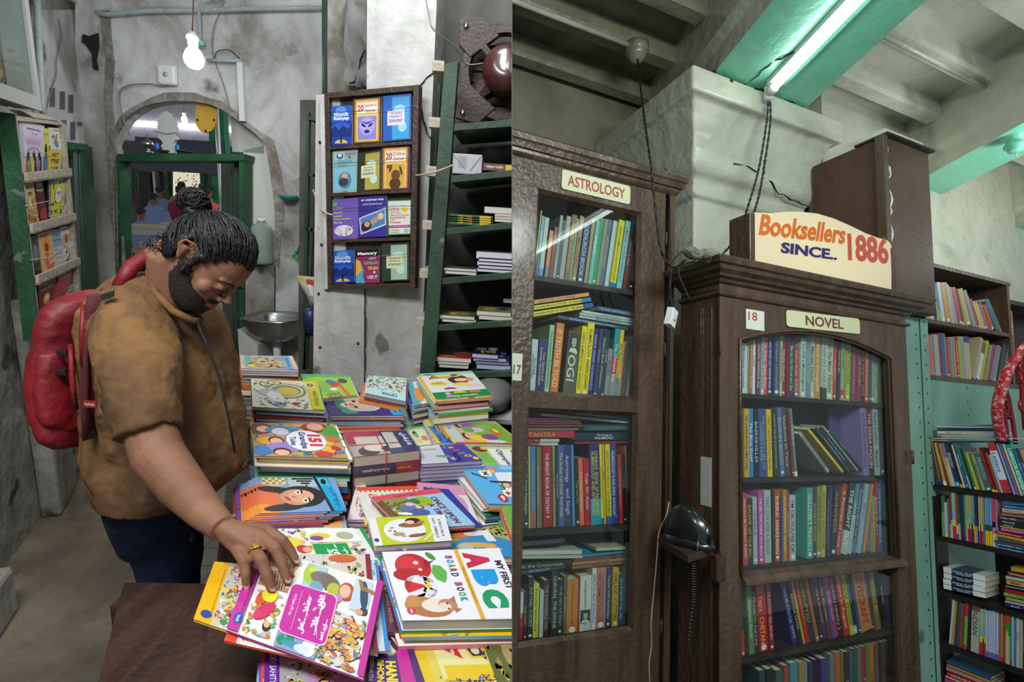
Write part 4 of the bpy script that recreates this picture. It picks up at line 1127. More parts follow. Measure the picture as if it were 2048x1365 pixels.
lying(FB,dB + .004,'''
o 1080 290 1520 330 90 1c2858|Chemistry|8890a8
o 1165 385 1520 410 26 2878b0
o 1165 425 1520 462 34 2868a0|STUDENT|a0c0d8
o 1155 490 1520 525 60 b0b0a0|  A Medical Dictionary|283038
o 1140 530 1520 578 20 a84c30
o 1140 560 1520 606 18 98947c
o 1085 600 1520 672 56 403848|Logic CBC|c8c0b8
o 1090 660 1520 735 56 202828|MAKE|a8a898
o 1095 708 1520 785 44 202828|MAKE|a8a898
o 1120 748 1520 816 18 d0c828
o 1130 795 1520 860 50 b05c88|The Story of|c890a8
o 1045 835 1520 930 46 901c2c|EVERGREEN ICSE  A Textbook|d8c0b8
o 1040 885 1520 985 44 d09828|A New Approach to ICSE PHYSICS|402c10
o 1035 940 1520 1035 36 485c4c
o 1030 985 1520 1080 32 4a4858
o 1030 1028 1520 1118 46 1c5468|Lets Talk SCIENCE   Class 3|b8c8c8
o 1000 1080 1520 1182 42 2080c0|Science Level 5   Primary 2.0 Manual|c0d8e8''',"# from top of the flat pile on the black bookcase's second shelf",dep=.15)
lying(FB,dB + .004,'''
p 130 247 545 342 56 d8d8d4@.28:d8d8d4@.8:28345c|Oxford  GUIDE/  ENGLISH|c8ccd0
p 130 305 545 400 54 d8d8d4@.28:d8d8d4@.8:1c2024|Oxford  GUIDE/  ENGLISH|c8ccd0
p 130 361 545 453 52 d8d8d4@.28:d8d8d4@.8:28345c|Oxford  GUIDE/  ENGLISH|c8ccd0
p 130 414 545 510 50 d8d8d4@.28:d8d8d4@.8:1c2024|Oxford  GUIDE/  ENGLISH|c8ccd0''',"# from top of the white guide books on the black bookcase's third shelf",dep=.15)
lying(FB,dB + .004,'''
p 800 240 1010 280 44 b08828
p 765 285 1010 335 26 8c4c3c|Workbook|d0b8a0
p 750 325 1010 372 30 a8a89c
p 755 370 1010 420 46 b88c50|Magic|403020
p 745 415 1010 465 18 587880
p 740 455 1010 510 34 981c30
p 730 490 1010 548 34 70b828|New English|304818
p 745 535 1010 592 28 908c70
p 745 565 1010 622 20 a09c84
p 745 597 1010 655 28 20306c|BLUE|c0c8d8''',"# from top of the right pile on the black bookcase's third shelf",dep=.15)
row(FB,dB + .004,((1897,1290),(2048,1337)),[(1895,.09),(1915,.06),(1950,.03),(1970,.0),(2040,.01)],'''
p 187 208 545 b0b8c0
p 210 231 560 a89040
p 232 266 560 483828
p 268 286 560 304c78
p 288 311 590 8c4830
p 312 328 580 903030
p 330 361 580 68a830@.1:c03030@.7:68a830@1:b83030
p 363 389 590 202830
p 391 482 590 a0a498@.85:a0a498@1:8c3840|INDIAN|404840
p 485 516 640 T
p 518 531 640 d09c18@.35:284080
p 534 551 640 T
p 553 574 655 a8b4d0@.12:5870b0
p 576 599 655 a8b4d0@.12:5870b0
p 601 624 655 a8b4d0@.12:5870b0
p 626 649 655 a8b4d0@.12:5870b0
p 651 676 655 a8b4d0@.12:5870b0
p 680 698 660 c84030
p 700 718 680 70a050@.1:b03030
p 722 741 680 b83048
p 745 786 690 a8a890@.55:a8a890@.8:308038@1:c83828|1268|e8d030
p 788 806 700 40a048@.1:b03060
p 808 830 700 88a8d0
p 833 851 700 3878a0
p 853 881 720 b0b0b0|ENGLISH|b03030
p 882 914 730 989c88
p 918 940 750 282c5c|THE BIG QUIZ BOOK|a8b0c8''',"the black bookcase's fourth shelf",dep=.15,seed=15,zb=BZ[3] + .001)
lying(FB,dB + .004,'''
p 160 1162 600 1335 34 2c4c70
p 160 1196 600 1368 20 b88838
p 160 1230 600 1402 30 b08078
p 165 1280 600 1450 40 b02838|HOUSE STORY|d8c0b8
p 145 1310 600 1490 18 c0b880
p 145 1345 600 1525 34 b03880
p 150 1390 600 1570 40 304860''',"# from top of the flat pile on the black bookcase's bottom shelf",dep=.15)
# spiral stair rail and red balusters
A3 = lambda x,y,z_: FR.rloc(x,y) * z_
st = fthing(FR,'stair_railing','glossy red spiral stair handrail with ornate red iron balusters','stair railing',A3(2010,878,2.2))
M['red_enamel'] = ramp_mat('red_enamel',[(.3,'6c0c14'),(.6,'8e141c'),(.8,'a01c24')],scale=8,bump=.2,rough=.25,coat=.5)
M['worn_red'] = ramp_mat('worn_red_rail',[(.40,'a81c28'),(.52,'b83440'),(.62,'d8b4b0')],scale=60,bump=.2,rough=.3,coat=.4,detail=3)
pts = [A3(2075,668,2.1),A3(2052,690,2.1),A3(2030,718,2.12),A3(2012,752,2.14),A3(1999,790,2.16),A3(1994,822,2.18),A3(1997,850,2.2),A3(2005,884,2.22)]
mb = MB(); P_ = []
for i in range(len(pts) - 1):
 for k in range(5):
  t = k / 5; a = pts[max(i - 1,0)]; b = pts[i]; c = pts[i + 1]; e = pts[min(i + 2,len(pts) - 1)]
  P_.append(.5 * ((2 * b) + (c - a) * t + (2 * a - 5 * b + 4 * c - e) * t * t + (3 * b - a - 3 * c + e) * t ** 3))
mb.tube(P_,[.011 + .009 * min(1,i / 16) for i in range(len(P_))],14); put(mb,'handrail',M['worn_red'],FR,pts[0],st)
def baluster(pxs,z_,loops):
 mb = MB()
 for pl in pxs: mb.tube([A3(x,y,z_) for x,y in pl],.0085,8)
 for (x,y,r) in loops:
  c = A3(x,y,z_); mb.tube([c + V(r * math.cos(a),0,r * math.sin(a)) for a in [2 * math.pi * k / 12 for k in range(13)]],.006,6)
 return mb
mb = baluster([[(2010,775),(2018,800),(2024,835),(2030,872),(2032,895)],[(2008,776),(2006,800),(2006,822),(2012,850),(2016,890)],[(2009,790),(2016,810),(2013,828),(2019,838)],[(2008,822),(2016,834),(2024,832)]],2.24,[(2011,797,.014),(2017,812,.012),(2011,818,.012),(2016,830,.012)])
put(mb,'baluster',M['red_enamel'],FR,A3(2012,880,2.24),st)
mb = baluster([[(2046,690),(2040,715),(2038,745),(2044,775),(2044,800),(2050,860)],[(2052,700),(2050,740),(2046,765)]],2.12,[(2044,735,.02),(2045,812,.022),(2047,760,.018),(2042,722,.014)])
put(mb,'baluster',M['red_enamel'],FR,A3(2046,860,2.12),st)
# telephone on its little shelf, wires
zq = -.418
g = lambda x,y,z=zq: FR.z(x,y,z)
sh = fthing(FR,'phone_bracket','small worn wooden bracket shelf fixed between the two cabinets','shelf',g(1375,1090))
pc = [g(1316,1076),g(1376,1112),g(1427,1096),g(1385,1062)]
pc = [V(min(p.x,X0 - .003),p.y,p.z) for p in pc]
mb = MB(); mb.prism(pc,(0,0,-.022)); put(mb,'board',M['bench'],FR,pc[1],sh,bevel=.002)
mb = MB(); a = g(1417,1096); mb.box((X0 - .04,a.y - .02,zq - .10),(X0 - .003,a.y + .01,zq - .023)); put(mb,'bracket',M['bench'],FR,a,sh,bevel=.003)
ph = fthing(FR,'telephone','old black wall telephone with a coiled cord on the bracket shelf','telephone',g(1376,1092))
c0 = g(1376,1090); ux = (g(1418,1096) - g(1345,1078)).normalized(); uy = V(-ux.y,ux.x,0)
def PT(a,b,z): return c0 + ux * a + uy * b + V(0,0,z)
mb = MB()
n = 20
prof = [(.088,.048,0.001),(.088,.048,.012),(.080,.042,.022),(.066,.034,.026)]
vs = []; 
for a,b,z in prof: vs += [PT(a * math.cos(6.283 * k / n),b * math.sin(6.283 * k / n),z) for k in range(n)]
mb.smooth = True
mb.add(vs,[(i * n + k,i * n + (k + 1) % n,(i + 1) * n + (k + 1) % n,(i + 1) * n + k) for i in range(3) for k in range(n)] + [tuple(reversed(range(n))),tuple(range(3 * n,4 * n))])
put(mb,'base',M['bakelite'],FR,c0,ph)
mb = MB(); mb.smooth = True; vs = []; R9 = 12
for i in range(R9 + 1):      # humped handset body, higher at the left
 t = i / R9; a = -.078 + .158 * t; w_ = .040 * math.sin(math.pi * min(max(t,.04),.97)) ** .45; h = .020 + .082 * (math.sin(math.pi * (t ** .78)) ** .6 if 0 < t < 1 else .05)
 vs += [PT(a,w_ * math.cos(math.pi * k / 10),.022 + h * math.sin(math.pi * k / 10) ** .8 if 0 < k < 10 else .018) for k in range(11)]
mb.add(vs,[(i * 11 + k,i * 11 + k + 1,(i + 1) * 11 + k + 1,(i + 1) * 11 + k) for i in range(R9) for k in range(10)] + [tuple(range(11)),tuple(R9 * 11 + k for k in reversed(range(11)))])
put(mb,'handset',M['bakelite'],FR,c0,ph)
e0 = PT(.055,-.038,.045); bot = g(1383,1125,-.50); bot = V(X0 - .05,bot.y - .02,-.50)
e1 = FR.at(1385,1122,1.57); e2 = FR.at(1386,1205,1.59); e3 = FR.at(1377,1280,1.60); e4 = FR.at(1381,1400,1.61)
mb = MB(); pts = [e0,(e0 + e1) / 2 + V(-.004,-.008,-.01),e1]; mb.tube(pts,.0045,8)
hp = []
N_ = 26 * 12
for i in range(N_ + 1):
 t = i / N_; p = e1.lerp(e2,t / .62) if t < .62 else e2.lerp(e3,(t - .62) / .38); r = .0105 if t < .62 else .008
 hp.append(p + V(r * math.cos(i * 6.2832 / 12),r * math.sin(i * 6.2832 / 12),0))
mb.tube(hp,.0022,5); mb.tube([e3,e3.lerp(e4,.3) + V(.004,0,0),e4],.003,6)
put(mb,'coiled_cord',M['bakelite'],FR,e0,ph)
M['pale_wire'] = flat('pale_wire','a89c78',.5)
cable('bell_wire','thin pale wire trailing down the edge of the astrology cabinet door',[FR.at(x,y,z) for x,y,z in ((1338,1005,1.75),(1333,1030,1.74),(1318,1065,1.72),(1314,1110,1.70),(1308,1180,1.68),(1302,1245,1.66),(1303,1290,1.66),(1298,1330,1.65),(1300,1380,1.65))],.0022,False,'pale_wire')
cable('conduit_cable','grey cable run clipped down the right edge of the astrology cabinet',[FR.y(x,y,1.4955) for x,y in ((1330,338),(1337,352),(1340,400),(1341,470),(1343,540),(1341,620),(1339,800),(1338,1000))],.003,False)
cable('loose_wire','loose grey wires looping between the two cabinet tops',[FR.at(x,y,z) for x,y,z in ((1340,530,1.72),(1362,505,1.74),(1385,505,1.76),(1392,520,1.75),(1365,530,1.72),(1357,545,1.70),(1368,575,1.70),(1380,600,1.70))],.0025,False)
sb = fthing(FR,'switch_box','small white plastic switch dangling on a cable beside the astrology cabinet','switch',FR.at(1341,635,1.7))
R_ = Matrix.Rotation(.25,4,'Y') @ Matrix.Rotation(.5,4,'Z'); c_ = FR.at(1342,636,1.7)
mb = MB(); mb.box((-.022,-.012,-.03),(.022,.012,.03),Matrix.Translation(c_) @ R_); put(mb,'housing',M['white_plastic'],FR,c_,sb,bevel=.002)
mb = MB(); mb.box((-.008,-.016,-.008),(.008,-.0125,.008),Matrix.Translation(c_) @ R_); put(mb,'rocker',M['paint'],FR,c_,sb)
cable('switch_cable','short cable holding the dangling white switch',[FR.at(1342,540,1.68),FR.at(1340,580,1.69),FR.at(1343,610,1.70),FR.at(1342,622,1.70)],.003,True)
mb = MB(); c_ = FR.at(1400,512,1.70)
for k in range(6): mb.blob(c_ + V(random.Random(k).uniform(-.05,.05),random.Random(k + 9).uniform(-.02,.02),random.Random(k + 4).uniform(-.01,.02)),(.03,.025,.018),8,5)
M['rag'] = ramp_mat('dusty_rag',[(.3,'55584c'),(.7,'8f917f')],scale=30,bump=.8,bscale=80)
tag(put(mb,'dusty_rag',M['rag'],FR,c_),'dusty crumpled grey rag on the left end of the novel cabinet cornice','rag')
# left shop
SIDE = 'L'
WP = lambda x,y,z: EYE + ray(x,y) * z                       # forward distance z
def HZ(x,y,h): r = ray(x,y); return EYE + r * ((h - EYE.z) / r.z)
def HY(x,y,d): r = ray(x,y); return EYE + r * (d / r.y)
def hitp(x,y,P0,n): r = ray(x,y); return EYE + r * ((P0 - EYE).dot(n) / r.dot(n))
def wput(mb,name,mats,org,parent=None,**k):
 org = Vector(org); mb.v = [v - org for v in mb.v]
 return mb.build(name,mats,parent,T=Matrix.Translation(org),**k)
def pgram(px4,z0):
 """four photo corners TL TR BR BL of a flat rectangle-like thing -> its corners in the room, TL at distance z0"""
 r = [ray(*p) for p in px4]
 A_ = Matrix((r[1],-r[2],r[3])).transposed()            # z0 r0 = b r1 - c r2 + d r3
 s = A_.inverted() @ (r[0] * z0)
 return [EYE + r[0] * z0,EYE + r[1] * s.x,EYE + r[2] * s.y,EYE + r[3] * s.z]
class Pl:
 """flat panel: origin TL, u to the right, v down, n out of the front"""
 def __init__(s,q):
  s.o = q[0]; s.u = (q[1] - q[0] + q[2] - q[3]) / 2; s.v = (q[3] - q[0] + q[2] - q[1]) / 2
  s.n = s.u.cross(s.v).normalized()
  if s.n.dot(EYE - s.o) < 0: s.n = -s.n
 def P(s,u,v,d=0): return s.o + s.u * u + s.v * v + s.n * d
 def uv(s,x,y,d=0):
  h = hitp(x,y,s.o + s.n * d,s.n) - s.o - s.n * d
  uu,vv,uvd = s.u.dot(s.u),s.v.dot(s.v),s.u.dot(s.v); a,b = h.dot(s.u),h.dot(s.v); D = uu * vv - uvd * uvd
  return (a * vv - b * uvd) / D,(b * uu - a * uvd) / D
 def slab(s,mb,u0,v0,u1,v1,d0,d1):
  mb.hexa([s.P(u0,v0,d0),s.P(u1,v0,d0),s.P(u1,v1,d0),s.P(u0,v1,d0)],[s.P(u0,v0,d1),s.P(u1,v0,d1),s.P(u1,v1,d1),s.P(u0,v1,d1)])
# flat printed art on a quad
class Art:
 def __init__(s,mb,q,n,step=.00003,base=.0003): s.mb = mb; s.q = q; s.n = n; s.k = 0; s.step = step; s.base = base
 def p(s,u,v):
  q = s.q; a = q[0].lerp(q[1],u); b = q[3].lerp(q[2],u); return a.lerp(b,v) + s.n * (s.base + s.k * s.step)
 def poly(s,pts,col,nx=True):
  if nx: s.k += 1
  s.mb.add([s.p(min(max(u,0),1),min(max(v,0),1)) for u,v in pts],[tuple(range(len(pts)))],[hx(col)])
 def rect(s,u0,v0,u1,v1,col,nx=True): s.poly([(u0,v0),(u1,v0),(u1,v1),(u0,v1)],col,nx)
 def ell(s,cu,cv,ru,rv,col,n=16,a0=0,a1=360,rot=0,nx=True):
  c,d = math.cos(rot),math.sin(rot); full = a1 - a0 >= 360
  pts = []
  for i in range(n + (0 if full else 1)):
   a = math.radians(a0 + (a1 - a0) * i / n); x,y = ru * math.cos(a),rv * math.sin(a); pts.append((cu + x * c - y * d,cv + x * d + y * c))
  s.poly(pts,col,nx)
 def text(s,t,u,v,du,dv,col,rot=0,bold=.02,keep=False):
  """box centred on (u,v); du along the reading direction, dv letter height; rot 0 upright, 90 reads down, 180 upside down"""
  s.k += 1; vs,fs,x0,y0,W,H = glyphs(t,bold); out = []; c = hx(col)
  if keep: k = min(du / W,dv / H); W2,H2 = k * W,k * H
  for x,y in vs:
   a = ((x - x0) / W - .5) * du; b = ((y - y0) / H - .5) * dv
   if rot == 0: uu,vv = u + a,v - b
   elif rot == 90: uu,vv = u + b,v + a
   elif rot == 180: uu,vv = u - a,v + b
   else: uu,vv = u - b,v - a
   out.append(s.p(uu,vv))
  s.mb.add(out,fs,[c] * len(fs))
 def crowd(s,u0,v0,u1,v1,pal,n,seed=0,size=.12,rot=None,skin=True):
  """a busy comic picture: little figures, foliage and blobs"""
  R = random.Random(seed); w_,h_ = u1 - u0,v1 - v0; n = int(n * 2.2); size *= .62; k0 = s.k + 1
  for i in range(n):
   cu,cv = u0 + w_ * R.random(),v0 + h_ * R.random(); sz = size * R.uniform(.6,1.3); a = R.uniform(0,6.28) if rot is None else rot + R.uniform(-.3,.3)
   k = R.random(); c = R.choice(pal); ru = min(sz * .5,cu - u0,u1 - cu); rv = min(sz * .5,cv - v0,v1 - cv)
   if ru < .01 or rv < .01: continue
   s.k = k0 + i % 40
   if k < .45 and skin:
    s.ell(cu,cv,ru * .8,rv * .55,c,9,rot=a); hx_,hy_ = cu + math.cos(a) * ru * .8,cv + math.sin(a) * rv * .8
    s.ell(hx_,hy_,ru * .38,rv * .38,'3a2a20',9,nx=False); s.ell(hx_ - math.cos(a) * ru * .1,hy_ - math.sin(a) * rv * .1,ru * .3,rv * .3,'d8a078',9)
    s.ell(cu,cv + rv * .3,ru * .2,rv * .5,R.choice(pal),7,rot=a + 1,nx=False)
   elif k < .75:
    for j in range(4): s.ell(cu + R.uniform(-.4,.4) * ru,cv + R.uniform(-.4,.4) * rv,ru * .42,rv * .3,c if j % 2 else R.choice(pal),7,rot=R.uniform(0,3),nx=(j == 0))
   else:
    pts = [(cu + math.cos(q * 6.283 / 7 + a) * ru * R.uniform(.4,1),cv + math.sin(q * 6.283 / 7 + a) * rv * R.uniform(.4,1)) for q in range(7)]; s.poly(pts,c)
  s.k = k0 + 41
 def face(s,cu,cv,ru,rv,rot=0,skin='c89870',hair='201c1c',beard=None,lips='a04038',long=False):
  """a painted head; rot turns it (0 upright, pi/2 crown to the right)"""
  c,d = math.cos(rot),math.sin(rot); T = lambda x,y: (cu + (x * c - y * d) * ru,cv + (x * d + y * c) * rv)
  def e(x,y,a,b,col,n=14): s.k += 1; s.mb.add([s.p(*T(x + a * math.cos(6.283 * i / n),y + b * math.sin(6.283 * i / n))) for i in range(n)],[tuple(range(n))],[hx(col)])
  if long:
   e(-.55,.35,.55,1.0,hair); e(.55,.35,.55,1.0,hair); e(-.75,1.0,.35,.6,hair); e(.75,1.0,.35,.6,hair)
  e(0,-.28,1.0,.95,hair); e(0,.15,.66,.85,skin)
  if beard: e(0,.62,.62,.42,beard); e(0,.2,.5,.35,skin)
  for x in (-.27,.27): e(x,.02,.14,.06,'e8e0d8',8); e(x,.02,.06,.06,'201818',8); e(x,-.14,.18,.035,hair if hair[0] < 'a' else '806858',8)
  e(0,.28,.07,.16,'b08058',8); e(0,.56,.2,.06,lips,8)
COMIC = ['d84838','e8b820','58a848','3878b8','e8d8b0','88b8d8','c87838','784898','e890a0','2c5c38','f0e8d8','9c3c2c']
# walls, floor
YB = 3.7
def wpoly(name,pxs,mat,y=YB,th=.09):
 mb = MB(); pts = [HY(x,yy,y) for x,yy in pxs]; mb.prism(pts,(0,th,0)); return struct(wput(mb,name,M[mat] if isinstance(mat,str) else mat,pts[0]))
mb = MB(); mb.box((-4.5,-.5,-.06),(.6,12.5,0)); struct(wput(mb,'floor',M['floor'],(-2,2,0)))
M['tiles'] = None
def tilemat():
 m,nt,b = newmat('grey_floor_tiles'); tc = nt.nodes.new('ShaderNodeTexCoord'); br = nt.nodes.new('ShaderNodeTexBrick')
 br.offset = 0; br.inputs['Color1'].default_value = (*hx('77746a'),1); br.inputs['Color2'].default_value = (*hx('68655c'),1); br.inputs['Mortar'].default_value = (*hx('4a4843'),1)
 br.inputs['Scale'].default_value = 1; br.inputs['Brick Width'].default_value = .13; br.inputs['Row Height'].default_value = .13; br.inputs['Mortar Size'].default_value = .004
 nt.links.new(tc.outputs['Object'],br.inputs['Vector']); nt.links.new(br.outputs['Color'],b.inputs['Base Color']); b.inputs['Roughness'].default_value = .45; addbump(nt,b,25,.2); return m
M['tiles'] = tilemat()
mb = MB(); q = [V(-1.05,.4,.004),V(.5,.4,.004),V(.5,3.6,.004),V(-1.95,3.6,.004)]
mb.prism(q,(0,0,-.003)); struct(wput(mb,'floor_tiles',M['tiles'],q[0]))
archp = [(224,288),(236,262),(251,239),(268,224),(289,212),(311,206),(335,203),(362,202),(390,203),(414,207),(436,215),(457,227),(476,242),(495,256),(512,269),(529,285)]
wl = [(150,-120),(224,-120),(224,288),(232,323),(241,640),(241,900),(150,900)]
wpoly('wall_back_left',wl,'plaster')
mb = MB()
for a,b in zip(archp,archp[1:]):
 mb.prism([HY(a[0],-120,YB),HY(b[0],-120,YB),HY(*b,YB),HY(*a,YB)],(0,.09,0))
mb.prism([HY(529,-120,YB),HY(700,-120,YB),HY(700,900,YB),HY(549,900,YB),HY(549,530,YB),HY(549,421,YB),HY(539,340,YB),HY(529,285,YB)],(0,.09,0))
struct(wput(mb,'wall_back',M['plaster'],HY(400,100,YB)))
wpoly('wall_back_niche',[(487,300),(560,285),(560,532),(487,532)],flat('cream_panel','c8cec6',.6),YB + .12,.1)
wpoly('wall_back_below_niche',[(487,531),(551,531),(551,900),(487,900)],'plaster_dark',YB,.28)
mb = MB(); R_ = random.Random(4)
ex = [(224,288)] + archp[1:] + [(539,340),(546,380),(549,421),(551,470),(549,527)]
out = []
for i,(x,y) in enumerate(ex):
 cx,cy = 380,330; d = math.hypot(x - cx,y - cy); k = R_.uniform(9,20) if y < 300 else R_.uniform(10,26); out.append((x + (x - cx) / d * k,y + (y - cy) / d * k))
for i in range(len(ex) - 1):
 q = [HY(*ex[i],YB - .012),HY(*ex[i + 1],YB - .012),HY(*out[i + 1],YB - .004),HY(*out[i],YB - .004)]; mb.hexa(q,[v + V(0,.02,0) for v in q])
struct(wput(mb,'wall_back_mortar',M['rubble'],HY(400,200,YB)))
mb = MB(); ex = [(200,20),(212,120),(208,200),(215,300),(222,420),(236,540),(242,700)]
for (x,y),(x2,y2) in zip(ex,ex[1:]):
 q = [HY(x,y,YB - .012),HY(x + 16,y,YB - .012),HY(x2 + 14,y2,YB - .012),HY(x2,y2,YB - .012)]; mb.hexa(q,[v + V(0,.02,0) for v in q])
struct(wput(mb,'wall_back_mortar_strip',M['rubble'],HY(210,300,YB)))
LW0 = V(-2.185,1.957,0); LWd = V(-.593,1.228,0).normalized(); LWn = V(LWd.y,-LWd.x,0)
a,b = LW0 - LWd * 2.2,LW0 + LWd * 2.3
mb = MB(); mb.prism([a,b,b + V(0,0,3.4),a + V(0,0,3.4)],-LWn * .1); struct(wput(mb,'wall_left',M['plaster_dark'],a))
LWP = lambda x,y,d=0: hitp(x,y,LW0 + LWn * d,LWn)
mb = MB(); q = [LWP(84,20,.01),LWP(210,20,.01),LWP(236,545,.01),LWP(180,700,.01),LWP(70,700,.01)]; mb.prism(q,-LWn * .02); struct(wput(mb,'wall_left_patch',M['plaster'],q[0]))
mb = MB(); q0 = LW0 - LWd * 2; mb.prism([q0,q0 + LWn * .16,q0 + LWn * .16 + LWd * 1.72,q0 + LWd * 1.72],(0,0,.2)); struct(wput(mb,'wall_left_ledge',M['plaster_dark'],q0,bevel=.02))
mb = MB(); q = [LWP(62,683),LWP(118,700),LWP(122,1000),LWP(60,1010)]; p0 = LWP(60,900); p1 = LWP(118,900); p0 = V(p0.x,p0.y,0); p1 = V(p1.x,p1.y,0)
mb.prism([p0,p1,p1 + LWn * .06,p0 + LWn * .09],(0,0,1.15)); struct(wput(mb,'wall_left_buttress',M['plaster_dark'],p0,bevel=.02))
M['hole_shade'] = flat('recess_shade','5c5e66',.9)  # flat patches stand in for slots; their inner shade is in the colour
for x,y,h in ((105,195,38),(125,201,36),(142,208,36),(109,243,8),(128,245,10),(146,262,36),(160,248,8)):
 mb = MB(); q = [LWP(x - 5,y - h / 2,.012),LWP(x + 5,y - h / 2,.012),LWP(x + 5,y + h / 2,.012),LWP(x - 5,y + h / 2,.012)]; mb.prism(q,-LWn * .004); struct(wput(mb,'wall_left_slot_shade',M['hole_shade'],q[0]))
mb = MB(); q = [HY(p[0],p[1],YB - .012) for p in ((165,68),(178,72),(196,66),(197,92),(192,118),(196,140),(186,138),(184,108),(170,88),(163,84))]; mb.prism(q,(0,.008,0)); struct(wput(mb,'wall_back_hole',M['crack'],q[0]))
wpoly('ceiling_left',[(0,-121),(10,-121),(10,-119),(0,-119)],'plaster',YB,.05) if 0 else None
# door in the arch
dr_ = thing('doorway','green painted double door standing open under the arch','door',HY(360,880,YB + .02)); dr_['kind'] = 'structure'
def yb(name,pxs,y,th,mat,parent,bev=0): mb = MB(); pts = [HY(x,yy,y) for x,yy in pxs]; mb.prism(pts,(0,th,0)); return wput(mb,name,M[mat],pts[0],parent,bevel=bev)
yb('lintel',[(232,308),(490,308),(487,322),(235,323)],YB - .03,.14,'green_paint',dr_,.004)
yb('jamb',[(235,323),(240,323),(246,900),(241,900)],YB - .02,.1,'green_paint',dr_)
yb('jamb',[(478,322),(487,322),(489,900),(480,900)],YB - .02,.12,'green_paint',dr_)
def leafpx(xa,xb,ya,yb_,sg):
 a,b,c,d = HY(xa,323,ya),HY(xb,323,yb_),HY(xb + 6,900,yb_),HY(xa + 6,900,ya); n = (b - a).cross(d - a).normalized() * sg
 mb = MB(); mb.prism([a,b,c,d],n * .03)
 for k0,k1 in ((.03,.22),(.26,.46),(.50,.72),(.76,.95)):
  p = [a.lerp(d,k0).lerp(b.lerp(c,k0),.18),a.lerp(d,k0).lerp(b.lerp(c,k0),.84),a.lerp(d,k1).lerp(b.lerp(c,k1),.84),a.lerp(d,k1).lerp(b.lerp(c,k1),.18)]; mb.prism([v - n * .006 for v in p],n * .042)
 return wput(mb,'door_leaf',M['green_dark'],a,dr_,bevel=.003)
leafpx(240,262,YB,YB + .6,1); leafpx(478,450,YB + .1,YB + .5,1)
M['bright_green'] = flat('bright_green_paint','0f7a4c',.45)
mb = MB(); a = HY(264,600,YB + .60); mb.box((a.x - .02,a.y - .01,.02),(a.x + .02,a.y + .03,HY(264,323,YB + .6).z)); wput(mb,'leaf_edge',M['bright_green'],a,dr_)
mb = MB(); 
for k in range(5):
 c_ = HY(272 + (k % 2) * 2,352 + k * 7,YB + .55); mb.tube([c_ + V(.012 * math.cos(t),0,.022 * math.sin(t)) for t in [6.283 * i / 10 for i in range(11)]],.004,5)
wput(mb,'chain',M['bright_green'],HY(273,360,YB + .55),dr_)
za = HY(300,307,YB + .04).z
def lint(x): return HY(x,306,YB + .04)
mb = MB(); c_ = lint(337); hgt = HY(337,222,YB + .04).z - c_.z; prof = [(.34,0),(.36,.1),(.44,.16),(.30,.22),(.40,.30),(.56,.34),(.50,.42),(.60,.48),(.54,.56),(.58,.62),(.50,.68),(.54,.74),(.40,.80),(.42,.86),(.26,.90),(.22,.95),(.06,.97),(0,1.0)]
s_ = hgt * .42
pts = [c_ + V(-u * s_,0,v * hgt) for u,v in prof] + [c_ + V(u * s_,0,v * hgt) for u,v in reversed(prof[:-1])]
mb.prism(pts,(0,.03,0)); th_ = thing('shrine_board','white scalloped wooden shrine cutout standing on the green lintel','ornament',c_); wput(mb,'board',flat('white_board','b4bcb8',.7,bump=.2),c_,th_)
for sx in (-.07,.07): mb = MB(); mb.blob(c_ + V(sx,-.01,.035),(.016,.01,.028),10,6); wput(mb,'blue_foot',flat('blue_foot','2878c0',.5),c_,th_)
mb = MB(); mb.tube([c_ + V(-.09,-.004,.14),c_ + V(0,-.012,.125),c_ + V(.09,-.004,.14)],.003,5); wput(mb,'string',M['raw_wood'],c_,th_)
c_ = lint(297); mb = MB(); mb.lathe([(.03,0),(.035,.005),(.012,.015),(.01,.03),(.035,.045),(.04,.06),(.03,.075),(.008,.085),(.004,.12),(0,.125)],Matrix.Translation(c_),16); tag(wput(mb,'brass_lamp',M['steel'],c_),'small dull metal oil lamp on the green lintel','oil lamp')
c_ = lint(370); mb = MB(); mb.lathe([(.0,0),(.05,.002),(.06,.012),(.055,.012),(.0,.006)],Matrix.Translation(c_),16); tag(wput(mb,'saucer',M['bench'],c_),'shallow dark saucer on the green lintel','dish')
c_ = lint(328); mb = MB(); mb.lathe([(.0,0),(.03,.002),(.045,.018),(.04,.018),(.0,.008)],Matrix.Translation(c_),16); tag(wput(mb,'bowl',M['bench'],c_),'little dark bowl in front of the white shrine cutout','bowl')
mb = MB(); pts = [HY(x,y,YB + .05) for x,y in [(390,203),(432,207),(432,236)] + [(411 + 21.5 * math.cos(t),236 + 30 * math.sin(t)) for t in [math.pi * k / 14 for k in range(1,14)]] + [(390,236)]]; mb.prism(pts,(0,.02,0))
th_ = thing('oval_board','ochre yellow round-ended wooden board hanging in the arch','board',pts[0]); wput(mb,'panel',flat('ochre_board','c09a3c',.5),pts[0],th_,bevel=.003)
for x,y in ((395,240),(428,240),(411,262)): mb = MB(); c_ = HY(x,y,YB + .045); mb.blob(c_,(.008,.004,.008),8,5); wput(mb,'screw',M['crack'],c_,th_)
